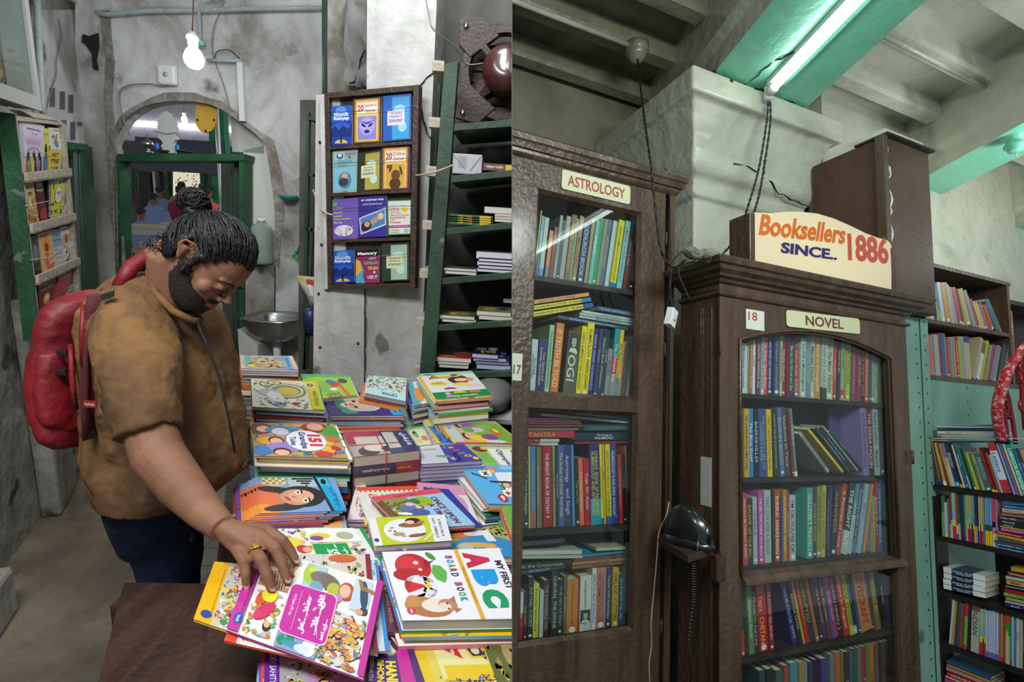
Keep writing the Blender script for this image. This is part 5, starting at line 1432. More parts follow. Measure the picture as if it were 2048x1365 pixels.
def bulb(nm,label,c_,r,power,color,top,mat_e,holder=True):
 t = thing(nm,label,'light bulb',c_)
 m_ = MB(); m_.lathe([(0,-r),(r * .5,-r * .87),(r * .87,-r * .5),(r,0),(r * .95,r * .35),(r * .72,r * .85),(r * .45,r * 1.15),(r * .42,r * 1.3),(0,r * 1.3)],Matrix.Translation(c_),24); wput(m_,'glass_bulb',mat_e,c_,t)
 if holder: m_ = MB(); m_.lathe([(r * .45,r * 1.3),(r * .5,r * 1.35),(r * .5,r * 1.9),(r * .62,r * 1.95),(r * .62,r * 2.25),(r * .4,r * 2.5),(r * .2,r * 2.7),(0,r * 2.7)],Matrix.Translation(c_),20); wput(m_,'lamp_holder',M['white_plastic'],c_,t)
 if top is not None: m_ = MB(); a = c_ + V(0,0,r * 2.6); m_.tube([a,a.lerp(top,.5) + V(.004,0,0),top],.0035,6); wput(m_,'flex',flat('brown_flex','5a3a34',.7),a,t)
 l = bpy.data.lights.new(nm + '_light','POINT'); l.energy = power; l.color = color; l.shadow_soft_size = r * 1.1; o = bpy.data.objects.new(nm + '_light',l); COL.objects.link(o); o.location = c_ + V(0,0,0) - V(0,r * 1.6,r * .6)
 return t
M['bulb_on'] = flat('lit_bulb','ffffff',.4,emit=14,ecol='fcfdff'); M['bulb_warm'] = flat('warm_bulb','fff0c0',.4,emit=9,ecol='fff0b8')
bulb('light_bulb','lit white bulb hanging on a twisted flex in front of the back wall',WP(388,119,2.75),.05,9,(1,1,1),WP(386,-60,2.75),M['bulb_on'])
bulb('light_bulb','small warm lit bulb in a ceiling holder seen through the arch',HY(369,240,YB + 1.0),.025,1.5,(1,.9,.6),V(HY(369,240,YB + 1.0).x,YB + 1.0,3.36),M['bulb_warm'])
def pipe(name,label,pts,r,mat,cat='pipe',n=10): mb = MB(); mb.tube([Vector(p) for p in pts],r,n); o = wput(mb,name,M[mat] if isinstance(mat,str) else mat,pts[0]); tag(o,label,cat); return o
M['grey_pipe'] = ramp_mat('painted_pipe',[(.3,'8a9496'),(.6,'a5b0b2'),(.8,'8fa8b4')],scale=20,rough=.5,bump=.1)
B = lambda x,y,d=.03: HY(x,y,YB - d)
pipe('conduit_pipe','pale conduit pipe running level across the top of the back wall',[LWP(140,-5,.04),LWP(165,10,.04),B(200,28),B(215,29),B(300,22),B(420,21),B(520,18),B(645,16)],.014,'grey_pipe')
pipe('conduit_pipe','short upright conduit behind the hanging bulb',[B(398,22),B(399,60),B(401,88)],.012,'grey_pipe')
pipe('junction_box','green round junction box on the conduit beside the bulb',[B(402,82,.05),B(402,92,.05)],.022,'green_enamel','junction box',14)
pipe('conduit_pipe','level conduit stub to the right of the lit bulb',[B(415,121),B(440,121),B(484,122)],.011,'grey_pipe')
mb = MB(); a,b = B(478,122,.035),B(484,242,.035); mb.box((b.x - .018,YB - .035,b.z),(b.x + .018,YB - .003,a.z)); tag(wput(mb,'cable_trunking',M['white_plastic'],a),'white upright cable trunking ending over the arch','cable trunking')
def wire(label,pts,r=.003,mat='cord',name='wire'): 
 mb = MB(); P_ = []; pts = [Vector(p) for p in pts]
 for i in range(len(pts) - 1):
  for k in range(6):
   t = k / 6; a = pts[max(i - 1,0)]; b = pts[i]; c = pts[i + 1]; e = pts[min(i + 2,len(pts) - 1)]; P_.append(.5 * ((2 * b) + (c - a) * t + (2 * a - 5 * b + 4 * c - e) * t * t + (3 * b - a - 3 * c + e) * t ** 3))
 P_.append(pts[-1]); mb.tube(P_,r,6); return tag(wput(mb,name,M[mat] if isinstance(mat,str) else mat,pts[0]),label,'wire')
M['grey_wire'] = flat('grey_wire','74736e',.6)
wire('grey wire looping from the square box down to the left of the arch',[B(350,165),B(325,172),B(300,168),B(262,170),B(242,180),B(239,205),B(247,240),B(260,271)],.004,'grey_wire')
wire('thin wire hanging between the conduit and the arch',[B(440,22),B(427,60),B(424,95),B(428,120),B(445,165),B(452,190),B(458,214)],.003,'grey_wire')
wire('curved black wire arching beside the white trunking',[B(430,121),B(432,106),B(445,100),B(462,102),B(480,118)],.003)
wire('thin wire straggling down the left wall past the slots',[LWP(118,38,.02),LWP(123,75,.02),LWP(113,120,.02),LWP(112,150,.02),LWP(100,190,.02),LWP(90,235,.02)],.003,'grey_wire')
wire('white wire clipped down the pillar to the fan',[HY(850,-10,2.44),HY(858,30,2.44),HY(866,58,2.43),HY(900,85,2.5),HY(915,103,2.55),HY(930,125,2.6),HY(950,129,2.6),HY(1004,118,2.6)],.003,'grey_wire')
ab = thing('access_box','white rounded square electrical box on the back wall','electrical box',B(336,152))
c_ = B(336,151,.02); w2 = (B(355,151).x - B(317,151).x) / 2; mb = MB(); mb.box((c_.x - w2,YB - .045,c_.z - w2),(c_.x + w2,YB - .003,c_.z + w2)); o = wput(mb,'cover',M['white_plastic'],c_,ab,bevel=.02)
mb = MB(); mb.lathe([(0,.0),(.016,.0),(.016,.004),(0,.005)],Matrix.Translation(V(c_.x,YB - .045,c_.z)) @ Matrix.Rotation(math.pi / 2,4,'X'),16); wput(mb,'emblem',M['grey_pipe'],c_,ab)
pipe('drain_pipe','thick green painted pipe running up beside the pillar',[HY(655,-120,3.0),HY(655,100,3.0),HY(655,230,3.0)],.029,'green_dark')
sk = thing('wash_basin','stained steel wash basin under the plastic bottle','sink',HY(545,650,3.4))
def basin():
 a,b = HY(490,640,3.45),HY(600,640,3.45); cx,hw = (a.x + b.x) / 2,(b.x - a.x) / 2; mb = MB(); n = 28; zt = HY(545,640,3.45).z; cy = 3.5
 rim = [(1.0,0),(1.03,.012),(.98,.02),(.9,.014),(.82,-.02),(.7,-.09),(.3,-.11),(0,-.112)]
 outer = [(1.0,0),(.95,-.03),(.85,-.09),(.6,-.14),(.2,-.16),(0,-.16)]
 for pr in (rim,outer):
  vs = []
  for r,z in pr:
   for k in range(n):
    c,s = math.cos(6.283 * k / n),math.sin(6.283 * k / n); e = .6; c2 = math.copysign(abs(c) ** e,c); s2 = math.copysign(abs(s) ** e,s); vs.append(V(cx + hw * r * c2,cy + .2 * r * s2,zt + z))
  sm = mb.smooth; mb.smooth = True; mb.add(vs,[(i * n + k,i * n + (k + 1) % n,(i + 1) * n + (k + 1) % n,(i + 1) * n + k) for i in range(len(pr) - 1) for k in range(n)]); mb.smooth = sm
 wput(mb,'bowl',M['steel'],V(cx,cy,zt),sk)
 mb = MB(); mb.tube([V(cx + .0,cy,zt - .14),V(cx,cy,zt - .3),V(cx,cy,zt - .55)],[.03,.024,.024],12); wput(mb,'waste_pipe',M['white_plastic'],V(cx,cy,zt - .2),sk)
 mb = MB(); mb.prism([V(cx - hw,3.35,zt - .06),V(cx - hw * .3,3.35,zt - .16),V(cx - hw * .45,3.35,zt - .8),V(cx - hw * .95,3.35,zt - .8)],(0,.3,0)); wput(mb,'pedestal',M['column'],V(cx,cy,zt - .3),sk)
basin()
M['jug'] = None
def jugmat():
 m,nt,b = newmat('cloudy_plastic'); b.inputs['Base Color'].default_value = (*hx('b4c4b4'),1); b.inputs['Roughness'].default_value = .35; b.inputs['Transmission Weight'].default_value = .55; b.inputs['IOR'].default_value = 1.15; return m
M['jug'] = jugmat()
bt = thing('plastic_bottle','large cloudy plastic bottle, part full of water, in the niche above the basin','bottle',HY(526,529,YB + .03))
c_ = HY(526,528,YB + .03); H = HY(526,437,YB + .03).z - c_.z; r = (HY(548,480,YB + .03).x - HY(505,480,YB + .03).x) / 2; r = min(r,.085)
mb = MB(); mb.lathe([(r * .85,0),(r,H * .06),(r,H * .25),(r * .97,H * .27),(r,H * .3),(r,H * .72),(r * .8,H * .84),(r * .35,H * .9),(r * .3,H * .92),(0,H * .92)],Matrix.Translation(c_),24); wput(mb,'body',M['jug'],c_,bt)
mb = MB(); mb.lathe([(r * .36,H * .92),(r * .36,H),(0,H)],Matrix.Translation(c_),16); wput(mb,'cap',M['white_plastic'],c_,bt)
sd_ = thing('soap_dish','teal plastic soap dish fixed on the wall right of the arch','soap dish',HY(577,395,YB)); c_ = HY(577,395,YB - .06)
mb = MB(); mb.lathe([(0,-.02),(.04,-.02),(.055,.0),(.06,.012),(.052,.012),(.0,-.01)],Matrix.Translation(c_) @ Matrix.Diagonal((1.1,.9,1,1)),20); wput(mb,'dish',flat('teal_plastic','1c8c80',.4),c_,sd_)
br_ = thing('toilet_brush','long green plastic brush hanging head down on the wall','brush',HY(605,400,YB)); a,b = HY(606,385,YB - .04),HY(601,490,YB - .04); e_ = HY(594,508,YB - .05)
mb = MB(); mb.tube([a,a.lerp(b,.5) + V(.008,0,0),b,e_],[.008,.009,.009,.012],8); wput(mb,'handle',M['bright_green'],a,br_)
mb = MB()
for k in range(40): R_ = random.Random(k); d = V(R_.uniform(-1,1),R_.uniform(-.6,.2),R_.uniform(-1,.3)).normalized(); mb.tube([e_,e_ + d * .04],.002,4)
o = wput(mb,'bristles',flat('pale_green_bristle','58b060',.6),e_,br_)
# passage beyond the door
M['pass_wall'] = ramp_mat('passage_lilac_wall',[(.3,'a8a4ac'),(.7,'c0bcc4')],scale=2,bump=.1)
mb = MB(); mb.box((-8.5,10.5,0),(-3,10.6,4)); struct(wput(mb,'wall_passage_end',M['grime'],(-6,10.5,0)))
mb = MB(); a = HY(262,260,7.5); b = HY(440,305,7.5); mb.box((a.x - .8,7.5,HY(350,286,7.5).z),(b.x + .8,7.6,4.2)); struct(wput(mb,'wall_passage_bulkhead',M['pass_wall'],a))
mb = MB(); mb.box((a.x - .8,7.44,HY(350,258,7.5).z),(b.x + .8,7.49,HY(350,247,7.5).z)); tag(wput(mb,'strip_light',flat('passage_strip_light','f4f4ff',.4,emit=2.2),a),'long glowing strip light seen through the arch','lamp')
mb = MB(); mb.box((-6.5,YB + .4,3.35),(-1.5,7.5,3.4)); struct(wput(mb,'ceiling_passage',flat('passage_ceiling','ccc8d0',.6),(-4,5,3.35)))
mb = MB(); a,b = HY(245,274,5.98),HY(430,352,5.98); mb.box((a.x,6.17,HY(340,343,6.18).z),(b.x,6.19,HY(340,273,5.98).z)); tag(wput(mb,'dark_tarpaulin',flat('slate_tarpaulin','454a58',.7,bump=.5,bscale=3),a),'dark slate tarpaulin strung across the passage','tarpaulin')
gp = HY(428,300,6.2); mb = MB(); mb.box((gp.x - .05,6.2,0),(gp.x + .13,6.3,3.34)); struct(wput(mb,'trim_green_post',M['bright_green'],gp))
mb = MB(); a = HY(439,330,4.6); mb.tube([V(a.x,4.6,0),V(a.x,4.6,2.6)],.018,8); struct(wput(mb,'trim_passage_pipe',M['white_plastic'],a))
mb = MB(); a,b = HY(447,222,YB + .06),HY(470,308,YB + .06); mb.box((a.x,YB + .06,b.z),(b.x,YB + .072,a.z)); tag(wput(mb,'glass_panel',M['glass'],a),'upright glass panel in the right side of the arch','glass panel')
mb = MB(); a,b = HY(461,233,YB + .12),HY(500,300,YB + .12); mb.box((a.x,YB + .12,b.z - .02),(b.x + .1,YB + .15,a.z)); struct(wput(mb,'wall_arch_board',M['column'],a))
nb = thing('lit_display_board','glowing cream display board covered in little pictures at the passage end','display board',HY(372,395,10.44))
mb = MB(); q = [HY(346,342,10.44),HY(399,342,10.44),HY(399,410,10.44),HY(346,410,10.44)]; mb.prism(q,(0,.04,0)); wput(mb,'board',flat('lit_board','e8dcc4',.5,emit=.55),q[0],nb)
mb = MB(); ar = Art(mb,q,V(0,-1,0),step=.0002,base=.004); ar.crowd(.08,.05,.95,.95,['5c9c78','c88858','88a8c0','a84848','d8b860','606870'],26,3,.13,skin=False); wput(mb,'pictures',M['paper'],q[0],nb)
for x0,x1,y0,y1,c,nm in ((274,303,343,390,'black_wood','trim_dark_shelf'),(304,313,343,400,'column','trim_pale_post'),(314,324,343,420,'green_dark','trim_green_column'),(333,340,343,410,'green_paint','trim_green_strip'),(399,411,343,400,'green_paint','trim_green_board')):
 mb = MB(); a,b = HY(x0,y0,9.2),HY(x1,y1,9.2); mb.box((a.x,9.2,0),(b.x,9.3,a.z)); struct(wput(mb,nm,M[c],a))
ct = thing('shop_counter','cream edged wooden counter with an open shelf below, beyond the doorway','counter',HY(330,470,5.2))
zt = HY(330,452,5.2).z; a,b = HY(262,452,5.2),HY(450,452,5.2)
mb = MB(); mb.box((a.x,5.2,zt - .02),(b.x,5.75,zt)); wput(mb,'top',flat('orange_ply','b88050',.5),a,ct)
mb = MB(); mb.box((a.x,5.17,zt - .10),(b.x,5.2,zt + .002)); mb.box((a.x,5.16,zt - .035),(b.x,5.2,zt - .02)); wput(mb,'edge_board',flat('cream_board','b8b4a8',.5),a,ct)
zs = HY(330,499,5.2).z; mb = MB(); mb.box((a.x,5.2,zs - .02),(b.x,5.75,zs)); mb.box((a.x,5.17,zs - .05),(b.x,5.2,zs - .012)); wput(mb,'lower_shelf',flat('orange_ply2','b08058',.5),a,ct)
mb = MB(); mb.box((a.x,5.7,0),(b.x,5.75,zt - .02)); wput(mb,'back_panel',M['dark_wood'],a,ct)
mb = MB(); mb.box((a.x,5.6,0),(b.x,5.69,zs - .06)); wput(mb,'plinth',M['column'],a,ct)
mb = MB(); p = HY(318,445,5.2); mb.box((p.x,5.22,zt + .001),(p.x + .55,5.6,zt + .035)); tag(wput(mb,'flap_board',flat('cream_flap','b4b0a4',.5),p),'cream flap board lying on the shop counter','board')
R_ = random.Random(8); nn = 0
for gi,(x0,x1,top,c,n,desc) in enumerate(((281,293,483,'c8a8b8',5,'leftmost pink'),(295,308,484,'d0ccc4',5,'white'),(311,323,475,'c8b49c',7,'tall cream'),(325,342,479,'c090b8',6,'lilac'),(343,352,480,'a888b0',6,'purple'))):
 a,b = HY(x0,499,5.24),HY(x1,499,5.24); H = HY(x0,top,5.24).z - zs
 for k in range(n):
  mb = MB().col(c if k % 2 else 'dcd4cc'); j = R_.uniform(-.006,.006); mb.box((a.x + j,5.24,zs + H * k / n + .001),(b.x + j,5.42,zs + H * (k + .9) / n)); o = wput(mb,'paper_bundle',M['paper'],(a.x,5.24,zs + H * k / n))
  tag(o,f'{desc} stack under the counter beyond the door, bundle {ORD[k]} from bottom','paper bundle',f'{desc} bundles under the counter')
# pillar, pillar board and the framed cover rack
def fq(name,pxs,y,th,mat): return wpoly(name,pxs,mat,y,th)
fq('pillar',[(735,-150),(880,-150),(824,1150),(728,1150)],2.5,.5,'column')
fq("pillar_boarding",[(632,190),(730,190),(726,1150),(622,1150)],2.49,.05,"column")
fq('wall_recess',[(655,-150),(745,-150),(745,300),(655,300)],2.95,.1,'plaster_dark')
mb = MB(); R_ = random.Random(2); g_ = [[HY(690 + 10 * i,-20 + 24 * j,2.9) + V(0,R_.uniform(-.06,.06),0) for i in range(6)] for j in range(9)]
mb.smooth = True
for j in range(8):
 for i in range(5): mb.add([g_[j][i],g_[j][i + 1],g_[j + 1][i + 1],g_[j + 1][i]],[(0,1,2,3)])
tag(wput(mb,'torn_plastic_sheet',flat('grey_plastic_sheet','7c7c78',.6),g_[0][0],weld=True),'torn grey plastic sheet hanging beside the pillar top','plastic sheet').modifiers.new('s','SOLIDIFY').thickness = .002
def crackp(pts,y,name='wall_crack',w_=.004,s=1): mb = MB(); jag(mb,[HY(a,b,y) for a,b in pts],w_,s); struct(wput(mb,name,M['crack'],HY(*pts[0],y)))
crackp([(873,135),(858,152),(845,165),(840,180),(845,240),(852,262),(864,280)],2.494,'pillar_crack',.004,3)
crackp([(731,578),(729,760)],2.485,'pillar_joint',.003,4)
crackp([(702,190),(700,170),(716,150),(722,120),(730,100)],2.9,'wall_recess_crack',.006,5)
mb = MB()
for x,y in ((640,285),(643,490),(637,588),(640,695),(652,580),(716,687)): mb.blob(HY(x,y,2.488),(.008,.005,.008),8,5)
struct(wput(mb,'pillar_rivets',M['rust'],HY(640,400,2.488)))
ns = thing('narrow_shelf','narrow green steel shelf squeezed behind the pillar, seen edge on','shelf',HY(612,740,2.9))
for pxs in (([(634,205),(638,205),(612,740),(606,740)]),([(612,228),(618,224),(611,740),(604,740)])):
 mb = MB(); pts = [HY(x,y,2.8) for x,y in pxs]; mb.prism(pts,(0,.03,0)); wput(mb,'upright',M['green_dark'],pts[0],ns)
for y in (232,345,455,570,665):
 mb = MB(); a,b = HY(614 - (y - 230) * .008,y,2.8),HY(636,y + 5,2.8); mb.prism([a,b,b + V(0,.25,0),a + V(0,.25,0)],(0,0,-.015)); wput(mb,'shelf',M['green_dark'],a,ns)
fq('wall_shelf_back',[(600,200),(640,200),(636,760),(596,760)],3.08,.04,'grime')
for i,(x,y,w_,h,c,lb) in enumerate(((629,300,5,88,'a8c0d0','pale blue'),(633,296,4,90,'c87040','orange'),(628,415,4,72,'88b0d0','light blue'),(633,412,4,76,'d8d4c8','cream'))):
 mb = MB().col(c); a,b = HY(x,y - h / 2 + 40,2.82),HY(x + w_,y + h / 2,2.82); mb.box((a.x,2.82,b.z),(b.x,2.98,a.z)); tag(wput(mb,'book',M['gloss'],a),f'{lb} book edge showing in the narrow shelf behind the pillar','book','books in the narrow shelf')
mb = MB(); mb.smooth = True; q = [HY(590,551,2.75),HY(632,556,2.72),HY(630,600,2.7),HY(621,616,2.72),HY(612,590,2.74)]; mb.prism(q,(0,.03,0)); 
ar = Art(mb,[HY(592,552,2.75),HY(630,556,2.72),HY(629,600,2.7),HY(612,595,2.74)],V(0,-1,.0),base=.004); ar.rect(.1,.05,.4,.5,'d8c030'); ar.rect(.5,.1,.95,.35,'b84838'); ar.rect(.45,.45,.9,.85,'dcdcdc')
for f_ in range(len(mb.c)): mb.c[f_] = hx('b0aca0') if f_ < 7 else mb.c[f_]
tag(wput(mb,'carrier_bag',M['gloss'],q[0]),'crumpled printed carrier bag hanging on the narrow shelf','bag')
mb = MB(); c_ = HY(622,640,2.78); mb.lathe([(.04,-.07),(.045,.05),(.02,.07),(0,.07)],Matrix.Translation(c_),12); tag(wput(mb,'blue_jug',flat('dark_blue_plastic','1c2c58',.4),c_),'dark blue plastic jug below the carrier bag','jug')
# framed rack on the pillar
qr = pgram([(648,187),(839,170),(831,577),(655,579)],2.30); pr_ = Pl(qr)
rk = thing('cover_rack','brown framed wooden rack of twelve book covers fixed to the pillar','rack',pr_.P(.5,1))
def rack(pl,th,fw_u,fw_v,rails,depth,mf,mbk):
 mb = MB(); pl.slab(mb,0,0,1,1,-depth,-depth + .006); wput(mb,'backing',M[mbk],pl.P(.5,.5),th)
 for nm,a in (('side_rail',(0,0,fw_u,1)),('side_rail',(1 - fw_u,0,1,1)),('top_rail',(fw_u,0,1 - fw_u,fw_v)),('bottom_rail',(fw_u,1 - fw_v,1 - fw_u,1))):
  mb = MB(); pl.slab(mb,*a,-depth,.006); wput(mb,nm,M[mf],pl.P(a[0],a[1]),th,bevel=.002)
 for v in rails: mb = MB(); pl.slab(mb,fw_u,v - .008,1 - fw_u,v + .008,-depth + .006,.004); wput(mb,'shelf_rail',M[mf],pl.P(.1,v),th)
rack(pr_,rk,.06,.026,[pr_.uv(740,y)[1] for y in (291,386,480)],.035,'bench','dark_wood')
rk['category'] = 'rack'
fq('pillar_batten',[(640,190),(648,188),(655,579),(650,579)],2.46,.03,'column')
def cover(pl,c4,col,draw,label,d=-.022,th=.010,name='book',group='covers on the pillar rack',page='d8d4cc'):
 uv = [pl.uv(x,y,d + th) for x,y in c4]; q = [pl.P(u,v,d + th) for u,v in uv]; mb = MB().col(col); back = [v - pl.n * th for v in q]
 c = hx(col); pg = hx(page)
 mb.hexa(q,back,cols=[c,c,pg,pg,pg,c]); ar = Art(mb,q,pl.n,.00005,.0004)
 if draw: draw(ar)
 o = wput(mb,name,M['gloss'],q[3]); tag(o,label,'book',group); return o
def d_moon(a):
 a.rect(0,.4,1,1,'183c9c'); a.ell(.5,.12,.25,.10,'5890d8'); a.ell(.5,.62,.5,.2,'2858c0'); a.poly([(0,.62),(.2,.5),(.4,.62),(.6,.5),(.8,.6),(1,.5),(1,.8),(0,.8)],'142c74'); a.ell(.5,.96,.3,.1,'c8b868',a0=180,a1=360); a.rect(.46,.75,.54,.95,'101830')
 a.text('Moonlit',.52,.22,.66,.10,'e8f0ff',bold=.04); a.text('Rishyap',.52,.33,.7,.11,'e8f0ff',bold=.04)
def frame20(kind,c1,bd):
 def f(a):
  a.rect(.06,.03,.94,.97,'d89828'); a.rect(.12,.06,.88,.94,'e8c060')
  for k in range(14): a.ell(.09,.06 + k * .067,.035,.03,'c07818',7,nx=(k == 0)); a.ell(.91,.06 + k * .067,.035,.03,'c07818',7,nx=False)
  a.rect(.14,.10,.86,.34,'e8e0dc'); a.text('20',.27,.22,.22,.15,'b03030',bold=.03); a.text(kind,.62,.175,.42,.08,'c86060'); a.text('Stories',.62,.28,.36,.08,'c86060')
  a.rect(.17,.40,.83,.92,c1)
  if bd: a.ell(.5,.62,.27,.2,'a8a0e0'); a.ell(.38,.6,.09,.03,'202058',rot=.4); a.ell(.62,.6,.09,.03,'202058',rot=-.4,nx=False); a.ell(.5,.74,.1,.04,'282060'); a.poly([(.22,.5),(.5,.58),(.78,.5),(.5,.54)],'302870')
  else: a.ell(.52,.66,.16,.12,'604018'); a.ell(.5,.86,.2,.14,'50300c',nx=False); a.ell(.34,.5,.04,.1,'50300c',rot=.5); a.ell(.7,.56,.04,.12,'50300c',rot=-.4,nx=False); a.rect(.2,.42,.38,.5,'802848')
 return f
def d_dict(word,bc):
 def f(a):
  a.rect(.33,.05,.95,.97,bc); a.ell(.6,.3,.2,.08,'b8d8d8' if word != 'ZOOLOGY' else '90d0e8'); a.ell(.7,.7,.15,.12,'b8d8d8' if word != 'ZOOLOGY' else '90d0e8',nx=False)
  a.rect(.16,.34,.78,.66,'d8d0e0' if word == 'ZOOLOGY' else 'd0d4a8'); a.text('THE STERLING',.47,.40,.4,.04,'404040'); a.text('Dictionary of',.47,.47,.44,.06,'503080'); a.text(word,.47,.56,.5,.06,'404070' if word == 'ZOOLOGY' else '304040',bold=.03)
 return f
def d_read(a):
 a.rect(.08,.42,.92,.92,'78b8d0'); a.ell(.5,.7,.28,.2,'508098'); a.ell(.5,.62,.12,.1,'d8a078'); a.ell(.45,.74,.2,.1,'303848'); a.rect(.08,.04,.5,.22,'a8c8c0'); a.ell(.3,.13,.14,.07,'3858a0'); a.ell(.3,.11,.08,.04,'e8e8e8')
 a.text('READ',.72,.09,.4,.07,'c85080',bold=.02); a.text('&',.7,.17,.1,.05,'303030'); a.text('COLOUR',.5,.26,.6,.07,'4888b8',bold=.02); a.text('FUN',.4,.35,.32,.07,'58a060',bold=.02); a.text('LOTUS',.5,.96,.24,.03,'303030')
def d_essay(a):
 a.rect(0,0,.12,1,'9088c8'); a.text('Essays',.3,.33,.3,.05,'c8d858'); a.text('Letters',.3,.41,.3,.05,'c8d858'); a.text('Comprehension',.45,.49,.6,.05,'c8d858'); a.text('Stories',.3,.57,.3,.05,'c8d858'); a.ell(.5,.78,.34,.14,'dcd8e8')
 a.crowd(.2,.66,.85,.92,['c84838','48a0a0','e0b030','50803c'],9,2,.12); a.ell(.2,.12,.09,.06,'60a070'); a.text('for All Classes',.3,.22,.36,.04,'e0e0e0')
def d_orphean(a):
 a.text('an orphean lute',.5,.10,.8,.07,'e8e8f8',bold=.03); a.text('sugata bhattacharyya',.5,.2,.7,.05,'d0d0e8')
 a.poly([(.03,.52),(.97,.30),(.99,.72),(.1,.93)],'c8d0d8'); a.poly([(.07,.54),(.94,.34),(.95,.69),(.13,.89)],'5080b0'); a.ell(.3,.72,.2,.12,'301c28',rot=-.3); a.ell(.32,.68,.1,.07,'c89888'); a.poly([(.4,.6),(.85,.42),(.9,.5),(.5,.72)],'b09078'); a.ell(.8,.5,.1,.08,'d8c0a0')
def d_school(a):
 a.rect(.05,.03,.95,.97,'d8d8d0'); a.rect(.05,.72,.95,.80,'b02888')
 for i,(t,c) in enumerate((('UPTO DATE','888888'),('SCHOOL','a83020'),('ESSAYS','c06018'),('LETTERS','c06018'),('APPLICATIONS','c06018'),('PARAGRAPHS','a83020'),('AND','c06018'),('STORIES','a83020'))): a.text(t,.1 + len(t) * .033,.17 + i * .067,len(t) * .065,.045,c,bold=.03)
 a.ell(.72,.28,.13,.07,'e0c020',10); a.text('For High and Higher Secondary',.5,.76,.8,.035,'e8c8e0'); a.text('S.S. MUDGETT',.3,.86,.4,.03,'303030'); a.text('ANAND SAGAR',.3,.92,.4,.03,'303030'); a.ell(.8,.88,.12,.06,'90c0a8')
def d_memory(a):
 a.rect(0,0,1,.18,'101010'); a.text('Memory',.5,.11,.84,.12,'f0f0f0',bold=.04); a.poly([(0,.3),(.2,.36),(.35,.6),(.3,.8),(.42,1),(0,1)],'48a8c0'); a.poly([(0,.25),(.18,.32),(.26,.6),(0,.8)],'e8a838')
 for t,u,v,w_,h_,c in (('HOW TO',.72,.26,.3,.05,'e8e8e8'),('DEVELOP,',.68,.40,.6,.10,'58c070'),('TRAIN',.74,.55,.44,.10,'e8b838'),('&',.82,.67,.1,.08,'f0f0f0'),('USE IT',.74,.82,.44,.10,'e8d0f0')): a.text(t,u,v,w_,h_,c,bold=.03)
CV = [([(660,213),(704,210),(704,289),(661,291)],'2458b8',d_moon,'deep blue Moonlit cover, first in the top row of the pillar rack'),
 ([(706,198),(763,193),(762,285),(706,288)],'30342c',frame20('Supernatural','8880c8',1),'dark gold framed Supernatural Stories cover in the top row of the pillar rack'),
 ([(766,192),(822,187),(821,279),(766,283)],'1858b0',d_dict('ZOOLOGY','3898d0'),'bright blue dictionary of zoology, third in the top row of the pillar rack'),
 ([(665,303),(715,298),(713,385),(666,388)],'88b0ac',d_read,'pale teal Read and Colour Fun cover in the second row of the pillar rack'),
 ([(716,307),(762,299),(761,380),(714,384)],'2c2c20',d_dict('ANTHROPOLOGY','a8a040'),'black and olive dictionary of anthropology in the second row of the pillar rack'),
 ([(763,294),(820,291),(818,378),(762,381)],'502c50',frame20('Crime','c8a038',0),'purple gold framed Crime Stories cover in the second row of the pillar rack'),
 ([(659,401),(716,395),(715,479),(660,480)],'7058b0',d_essay,'lilac essays and letters guide in the third row of the pillar rack'),
 ([(717,393),(773,390),(773,473),(716,476)],'38308c',d_orphean,'violet blue An Orphean Lute cover in the third row of the pillar rack'),
 ([(774,401),(824,399),(822,469),(776,471)],'288048',d_school,'white and green school essays book in the third row of the pillar rack'),
 ([(661,503),(708,500),(709,565),(663,567)],'2458b8',d_moon,'deep blue Moonlit cover, first in the bottom row of the pillar rack'),
 ([(712,502),(758,499),(757,566),(712,567)],'90305c',d_memory,'maroon and black Memory book in the bottom row of the pillar rack'),
 ([(764,488),(817,485),(817,561),(765,563)],'2c3c34',d_dict('ANTHROPOLOGY','a0b8a0'),'dark green dictionary of anthropology in the bottom row of the pillar rack')]
for c4,col,dr,lab in CV: cover(pr_,c4,col,dr,lab)
M['wire_clear'] = flat('steel_wire','6c6c68',.4,1)
for y0,y1 in ((226,216),(329,316),(418,412),(517,508)):
 mb = MB(); mb.tube([pr_.P(.03,pr_.uv(660,y0)[1],.008),pr_.P(.5,pr_.uv(740,(y0 + y1) / 2 + 1)[1],.006),pr_.P(.97,pr_.uv(825,y1)[1],.008)],.0012,5); wput(mb,'retaining_wire',M['wire_clear'],pr_.P(.5,.5),rk)
M['twine'] = flat('pink_twine','b89c98',.8)
wire('pinkish twine tying the cover rack to the green bookcase post',[pr_.P(.99,pr_.uv(835,352)[1],.01),HY(860,347,2.2),HY(888,338,2.15),HY(905,331,2.1)],.004,'twine','twine')
wire('pale string tied round the left side of the cover rack',[HY(626,380,2.7),HY(640,415,2.5),HY(652,426,2.3),HY(665,430,2.27)],.004,'twine','twine')
